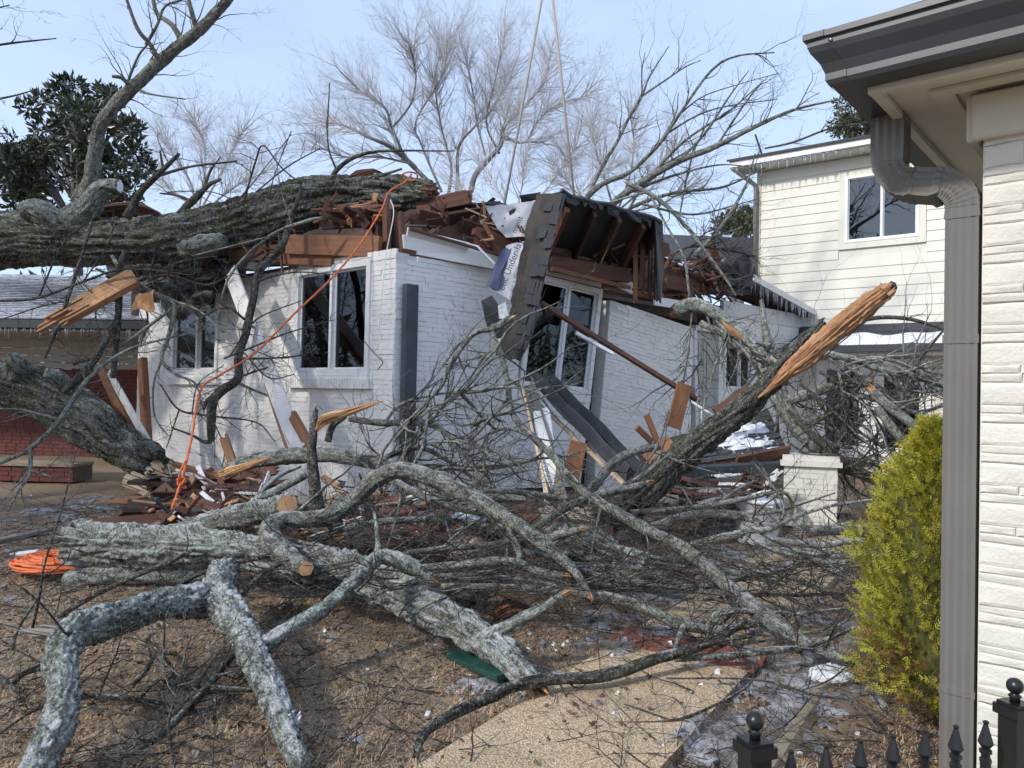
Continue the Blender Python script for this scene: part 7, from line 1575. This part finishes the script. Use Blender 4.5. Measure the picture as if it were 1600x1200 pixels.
# ================================================================ ropes and crane straps
mb = MB(); ctrl = [(643, 272, 10.0), (632, 285, 9.85), (608, 300, 9.8), (595, 330, 9.6), (560, 385, 9.3), (515, 438, 9.05), (460, 490, 8.8), (400, 550, 8.5), (345, 585, 8.3), (318, 602, 8.2), (308, 630, 8.1), (300, 680, 7.9), (288, 735, 7.6), (272, 785, 7.3), (256, 828, 7.0)]
pts, rr = catmull([(at(*c_), .0165) for c_ in ctrl], .02)
def rope_tube(mb, pts, r):
    P = [tuple(p) for p in pts]; vv, ring, bk = MB().tube(P, r, 9, cap=False)
    al = np.arange(len(P))[:, None]; th = np.arange(9)[None, :]*2*math.pi/9
    d = .22*r*np.sin(3*th+al*.9); v2 = vv+ring*d[..., None]; n = 9
    k = np.arange(len(P)-1)[:, None]*n; j = np.arange(n)[None, :]
    mb.add(v2.reshape(-1, 3), np.stack([k+j, k+(j+1) % n, k+n+(j+1) % n, k+n+j], -1).reshape(-1, 4), sm=True)
rope_tube(mb, pts, .0115)
rope_ = mb.build('orange_rope', 'rope'); tag(rope_, 'orange rope slung from the roof trunk down to the ground', 'rope')
mb = MB(); kn = at(284, 752, 7.5)
pts = [kn+V((.03*math.cos(a), .03*math.sin(a*1.3), .05*math.sin(a*.7)-.02)) for a in [k*.25 for k in range(60)]]; rope_tube(mb, pts, .010)
pts, rr = catmull([(kn, .01), (at(280, 742, 7.48), .01), (at(290, 720, 7.6), .01)], .02); rope_tube(mb, pts, .010); mb.build('knot', 'rope', rope_)
rs = random.Random(4); cc = gnd(86, 893); mb = MB(); pts = []
for k in range(1500):
    a = k*.15; lp = k//42; o = random.Random(lp); q = .08+.19*o.random(); ox, oy = o.gauss(0, .045), o.gauss(0, .04); o2 = random.Random(lp+1); f = (k % 42)/42
    q = q*(1-f)+(.08+.19*o2.random())*f; ox = ox*(1-f)+o2.gauss(0, .045)*f
    pts.append(V((cc.x+ox+q*1.15*math.cos(a), cc.y+oy+q*.95*math.sin(a), .02+.085*max(0, 1-q/.27)+.05*vn([[k*.06, 3, 1]], 2)[0]+.00002*k)))
rope_tube(mb, pts, .0095); tag(mb.build('rope_coil', 'rope'), 'heaped coil of bright orange rope on the ground at left', 'rope')
mb = MB(); pts = [at(640, 276, 10.05)+V((.10*math.cos(a), .2*math.sin(a), .02*math.cos(a))) for a in [k*.3 for k in range(21)]]; rope_tube(mb, pts, .010); mb.build('loop', 'rope', rope_)
ap = at(857, -60, 11.5); sl = thing('crane_sling', 'pair of grey lifting straps hanging from above to the lifted eave', 'sling', ap)
for (x, y, Y) in ((788, 322, 11.2), (897, 306, 11.0)):
    mb = MB(); q = at(x, y, Y); mb.tube([ap, ap.lerp(q, .5), q], [.022, .022, .018], 6); mb.build('strap', 'strap', sl)
mb = MB(); hk = [ap+V((.09*math.cos(a), 0, .10+.09*math.sin(a))) for a in [-1.6+k*.35 for k in range(14)]]; mb.tube(hk, .025, 8); mb.tube([ap+V((0,0,.2)), ap+V((0,0,.5)), ap+V((0,0,3))], [.04, .05, .015], 8); mb.build('hook', 'iron_black', sl)

# ================================================================ ground cover
R_ = np.random.default_rng(12)
def scatter(n, xr, yr, pw=1.0):
    x = R_.uniform(*xr, n); y = yr[0]+(yr[1]-yr[0])*R_.random(n)**pw
    return x, y
def offpath(x, y, m=.02):
    dx, dy = x-P0.x, y-P0.y; s = dx*PD.x+dy*PD.y; w_ = dx*PN.x+dy*PN.y
    return ~((w_ > -m) & (w_ < PWID+m) & (s < 7.5))
def blades(n, xr, yr, ln, wd, lean, mat, name, label, pw=1.6, thr=None, seed=0):
    x, y = scatter(n, xr, yr, pw); ok = offpath(x, y)
    if thr is not None: ok &= fbm(np.stack([x*1.4, y*1.4, 0*x+seed], -1), seed, 3) > thr
    x, y = x[ok], y[ok]; n = len(x); z = gz(x, y)
    a = R_.uniform(0, 6.283, n); l = ln*(.5+R_.random(n)); e = np.clip(R_.normal(lean, .25, n), .03, 1.4)
    d = np.stack([np.cos(a)*np.cos(e), np.sin(a)*np.cos(e), np.sin(e)], -1); s = np.stack([-np.sin(a), np.cos(a), 0*a], -1)*wd/2
    P = np.stack([x, y, z-.004], -1)
    mid = P+d*(l*.55)[:, None]; tip = P+d*l[:, None]-np.array([0, 0, 1])*(l*.18)[:, None]
    vv = np.stack([P-s, P+s, mid+s*.8, mid-s*.8, tip], 1).reshape(-1, 3); k = np.arange(n)[:, None]*5
    mb = MB(); mb.add(vv, q=k+np.array([[0, 1, 2, 3]]), t=k+np.array([[3, 2, 4]])); return tag(mb.build(name, mat), label, 'grass', kind='stuff')
blades(150000, (-4.5, 1.2), (2.4, 6.2), .045, .0042, .30, 'grass_dry', 'dry_grass', 'matted brown dormant grass over the lawn', 1.7)
blades(26000, (.6, 2.6), (2.4, 4.6), .05, .0042, .5, 'grass_dry', 'dry_grass', 'straw grass tufts between path and fence', 1.3, .50, 5)
blades(9000, (-4.0, 2.6), (2.4, 6.2), .05, .004, .55, 'grass_green', 'green_grass', 'sparse olive green grass blades in the lawn', 1.4, .56, 8)
def flakes(n, xr, yr, size, mat, name, label, pw=1.4, on_path=.15, h=.02, thr=None, seed=0, cat='litter'):
    x, y = scatter(n, xr, yr, pw); off = offpath(x, y); keep = off | (R_.random(n) < on_path)
    if thr is not None: keep &= fbm(np.stack([x*.9, y*.9, 0*x+seed], -1), seed, 3) > thr
    x, y, off = x[keep], y[keep], off[keep]; n = len(x); z = np.where(off, gz(x, y), .026)+R_.random(n)*h
    P = np.stack([x, y, z], -1); a = R_.normal(size=(n, 3))*np.array([1, 1, .35]); a /= np.linalg.norm(a, axis=1)[:, None]
    b = np.cross(a, R_.normal(size=(n, 3))*.4+np.array([0, 0, 1.])); b /= np.linalg.norm(b, axis=1)[:, None]; c = np.cross(a, b)
    l = (size*(.4+R_.random(n)))[:, None]; w2 = l*.35
    vv = np.stack([P-a*l*.5, P+b*w2+c*l*.12, P+a*l*.5, P-b*w2+c*l*.1], 1).reshape(-1, 3); k = np.arange(n)[:, None]*4
    mb = MB(); mb.add(vv, t=np.concatenate([k+np.array([[0, 1, 2]]), k+np.array([[0, 2, 3]])])); return tag(mb.build(name, mat), label, cat, kind='stuff')
flakes(24000, (-5, 4.5), (2.5, 10), .030, 'leaf_dry', 'leaf_litter', 'brown dead leaves and bark crumbs scattered over the ground', 1.2, .16)
flakes(4000, (-5, 4.5), (2.5, 10), .045, 'lumber_gray', 'bark_litter', 'grey bark flakes and chips scattered over the ground', 1.2, .06)
flakes(420, (-4, 3), (2.6, 8), .038, 'wood_torn', 'wood_chips', 'small orange wood chips scattered around the broken limbs', 1.2, .1)
# loose twigs lying about
rs = random.Random(33); mb = MB()
for k in range(2300):
    Y = 2.6+7.5*rs.random()**1.25; X = rs.uniform(-.72, .62)*Y
    s_, w_ = path_sw((X, Y)); on = -.0 < w_ < PWID and s_ < 7.5
    if on and rs.random() > (.40 if Y < 4 else .9): continue
    if Y > 9 and X < 0: continue
    dens = 1 if X > .5 or Y > 4.5 else .45
    if rs.random() > dens: continue
    a = rs.uniform(0, 6.283); z0 = (.03 if on else gz1(X, Y)+.012)
    l = rs.uniform(.08, .55)
    grow(mb, V((X, Y, z0)), V((math.cos(a), math.sin(a), rs.uniform(0, .25))), l, .0022+.007*l*rs.random(), 1 if l > .2 else 0, rs, .18, 0, 3, zmin=z0)
tag(mb.build('loose_twigs', 'twig'), 'loose broken twigs littering the ground around the pile', 'twigs', kind='stuff')
mb = MB()
for k in range(520):      # brushy fine tangle low in the pile
    x, y = rs.uniform(420, 1330), rs.uniform(770, 930); Y = 1680/(max(y+40, 800)-622)*rs.uniform(.8, 1.0)
    if x > 1090 and y < 862: continue
    p = at(x, y, min(Y, 7.6)); 
    if p.z < .03: p.z = .03
    a = rs.gauss(0, .5)+(math.pi if rs.random() < .5 else 0)
    grow(mb, p, V((math.cos(a), math.sin(a)*.7, rs.gauss(.05, .3))), rs.uniform(.25, .8), .006, 2, rs, .2, 0, 3)
tag(mb.build('brush_tangle', 'twig'), 'dense tangle of fine brown twigs between the fallen limbs', 'twigs', kind='stuff')
# snow and ice crust
cs = [(1000, 950, .5, 1.), (950, 990, .35, .9), (930, 1010, .2, .6), (820, 1050, .25, .5), (745, 1070, .12, .8), (680, 1045, .2, .5), (1220, 1000, .5, .95), (1230, 1080, .35, 1.3), (1130, 1150, .22, 1.4), (1180, 1120, .25, 1.3), (1290, 1130, .25, .5), (1290, 950, .5, .7), (1240, 870, .8, .8), (1000, 880, .5, .6), (370, 790, .5, .4), (180, 790, .9, .9), (70, 780, .9, .8), (100, 830, .6, .5), (320, 915, .4, .8), (640, 1000, .3, .5), (1100, 830, .8, .6), (860, 870, .6, .7), (40, 930, .3, .4), (1060, 900, .5, .4)]
xs = np.arange(-5.5, 4.0, .028); ys = np.arange(2.5, 10.0, .028); X, Y_ = np.meshgrid(xs, ys); x, y = X.ravel(), Y_.ravel()
m = np.zeros_like(x)
for (px_, py_, rd, am) in cs:
    g = gnd(px_, py_); m = np.maximum(m, am*np.exp(-((x-g.x)**2+((y-g.y)*.8)**2)/(2*rd*rd)))
pp = np.stack([x, y, 0*x], -1)
f = .36*m+.95*(fbm(pp*5, 31, 4)-.5)+.45*(fbm(pp*19, 37, 3)-.5)
f = f-.25-.10*(~offpath(x, y, -.02))*(1+2*m*0)
zz = np.clip(f*.10, -.02, .018)+np.where(offpath(x, y, .0), gz(x, y), .022)
keep = f > -.03
nx_ = len(xs); ii, jj = np.meshgrid(np.arange(len(xs)-1), np.arange(len(ys)-1)); k = (jj*nx_+ii).ravel()
ok = keep[k] & keep[k+1] & keep[k+nx_] & keep[k+nx_+1]; k = k[ok]
mb = MB(); idx = np.full(len(x), -1); used = np.unique(np.concatenate([k, k+1, k+nx_, k+nx_+1])); idx[used] = np.arange(len(used))
mb.add(np.stack([x, y, zz], -1)[used], idx[np.stack([k, k+1, k+1+nx_, k+nx_], -1)], sm=True)
tag(mb.build('snow_crust', 'ice'), 'patches of dirty snow and ice crust on the ground', 'snow', kind='stuff')
mb = MB(); rs = random.Random(44)
for k in range(320):
    c_ = rs.choice(cs); g = gnd(c_[0], c_[1]); px_, py_ = g.x+rs.gauss(0, c_[2]*1.1), g.y+rs.gauss(0, c_[2]*1.2)
    r = .004+.020*rs.random()**4; z0 = gz1(px_, py_) if bool(offpath(np.array([px_]), np.array([py_]))[0]) else .022
    n = 5; ring = [V((px_+r*math.cos(6.283*i/n)*rs.uniform(.6, 1.2), py_+r*math.sin(6.283*i/n)*rs.uniform(.6, 1.2), z0)) for i in range(n)]; tp = [p.lerp(V((px_, py_, z0)), .4)+V((0, 0, r*rs.uniform(.4, 1))) for p in ring]
    vv = [tuple(p) for p in ring+tp]; mb.add(vv, [[i, (i+1) % n, n+(i+1) % n, n+i] for i in range(n)], [[n, n+i, n+i+1] for i in range(1, n-1)])
tag(mb.build('ice_chunks', 'ice_clean'), 'small chunks of fallen ice scattered over the ground', 'ice', kind='stuff')
# boards that would share a label are told apart by their order from the left
same = {}
for o in list(bpy.data.objects):
    if o.get('group') and o.get('label'): same.setdefault(o['label'], []).append(o)
for lab, obs in same.items():
    if len(obs) > 1:
        obs.sort(key=lambda o: (WM[o.name].translation.x-CAM.x)/WM[o.name].translation.y)
        for k, o in enumerate(obs): o['label'] = lab.replace(' plain', '')+', '+('leftmost', 'second from left', 'third from left', 'fourth from left', 'fifth from left', 'sixth from left')[min(k, 5)]
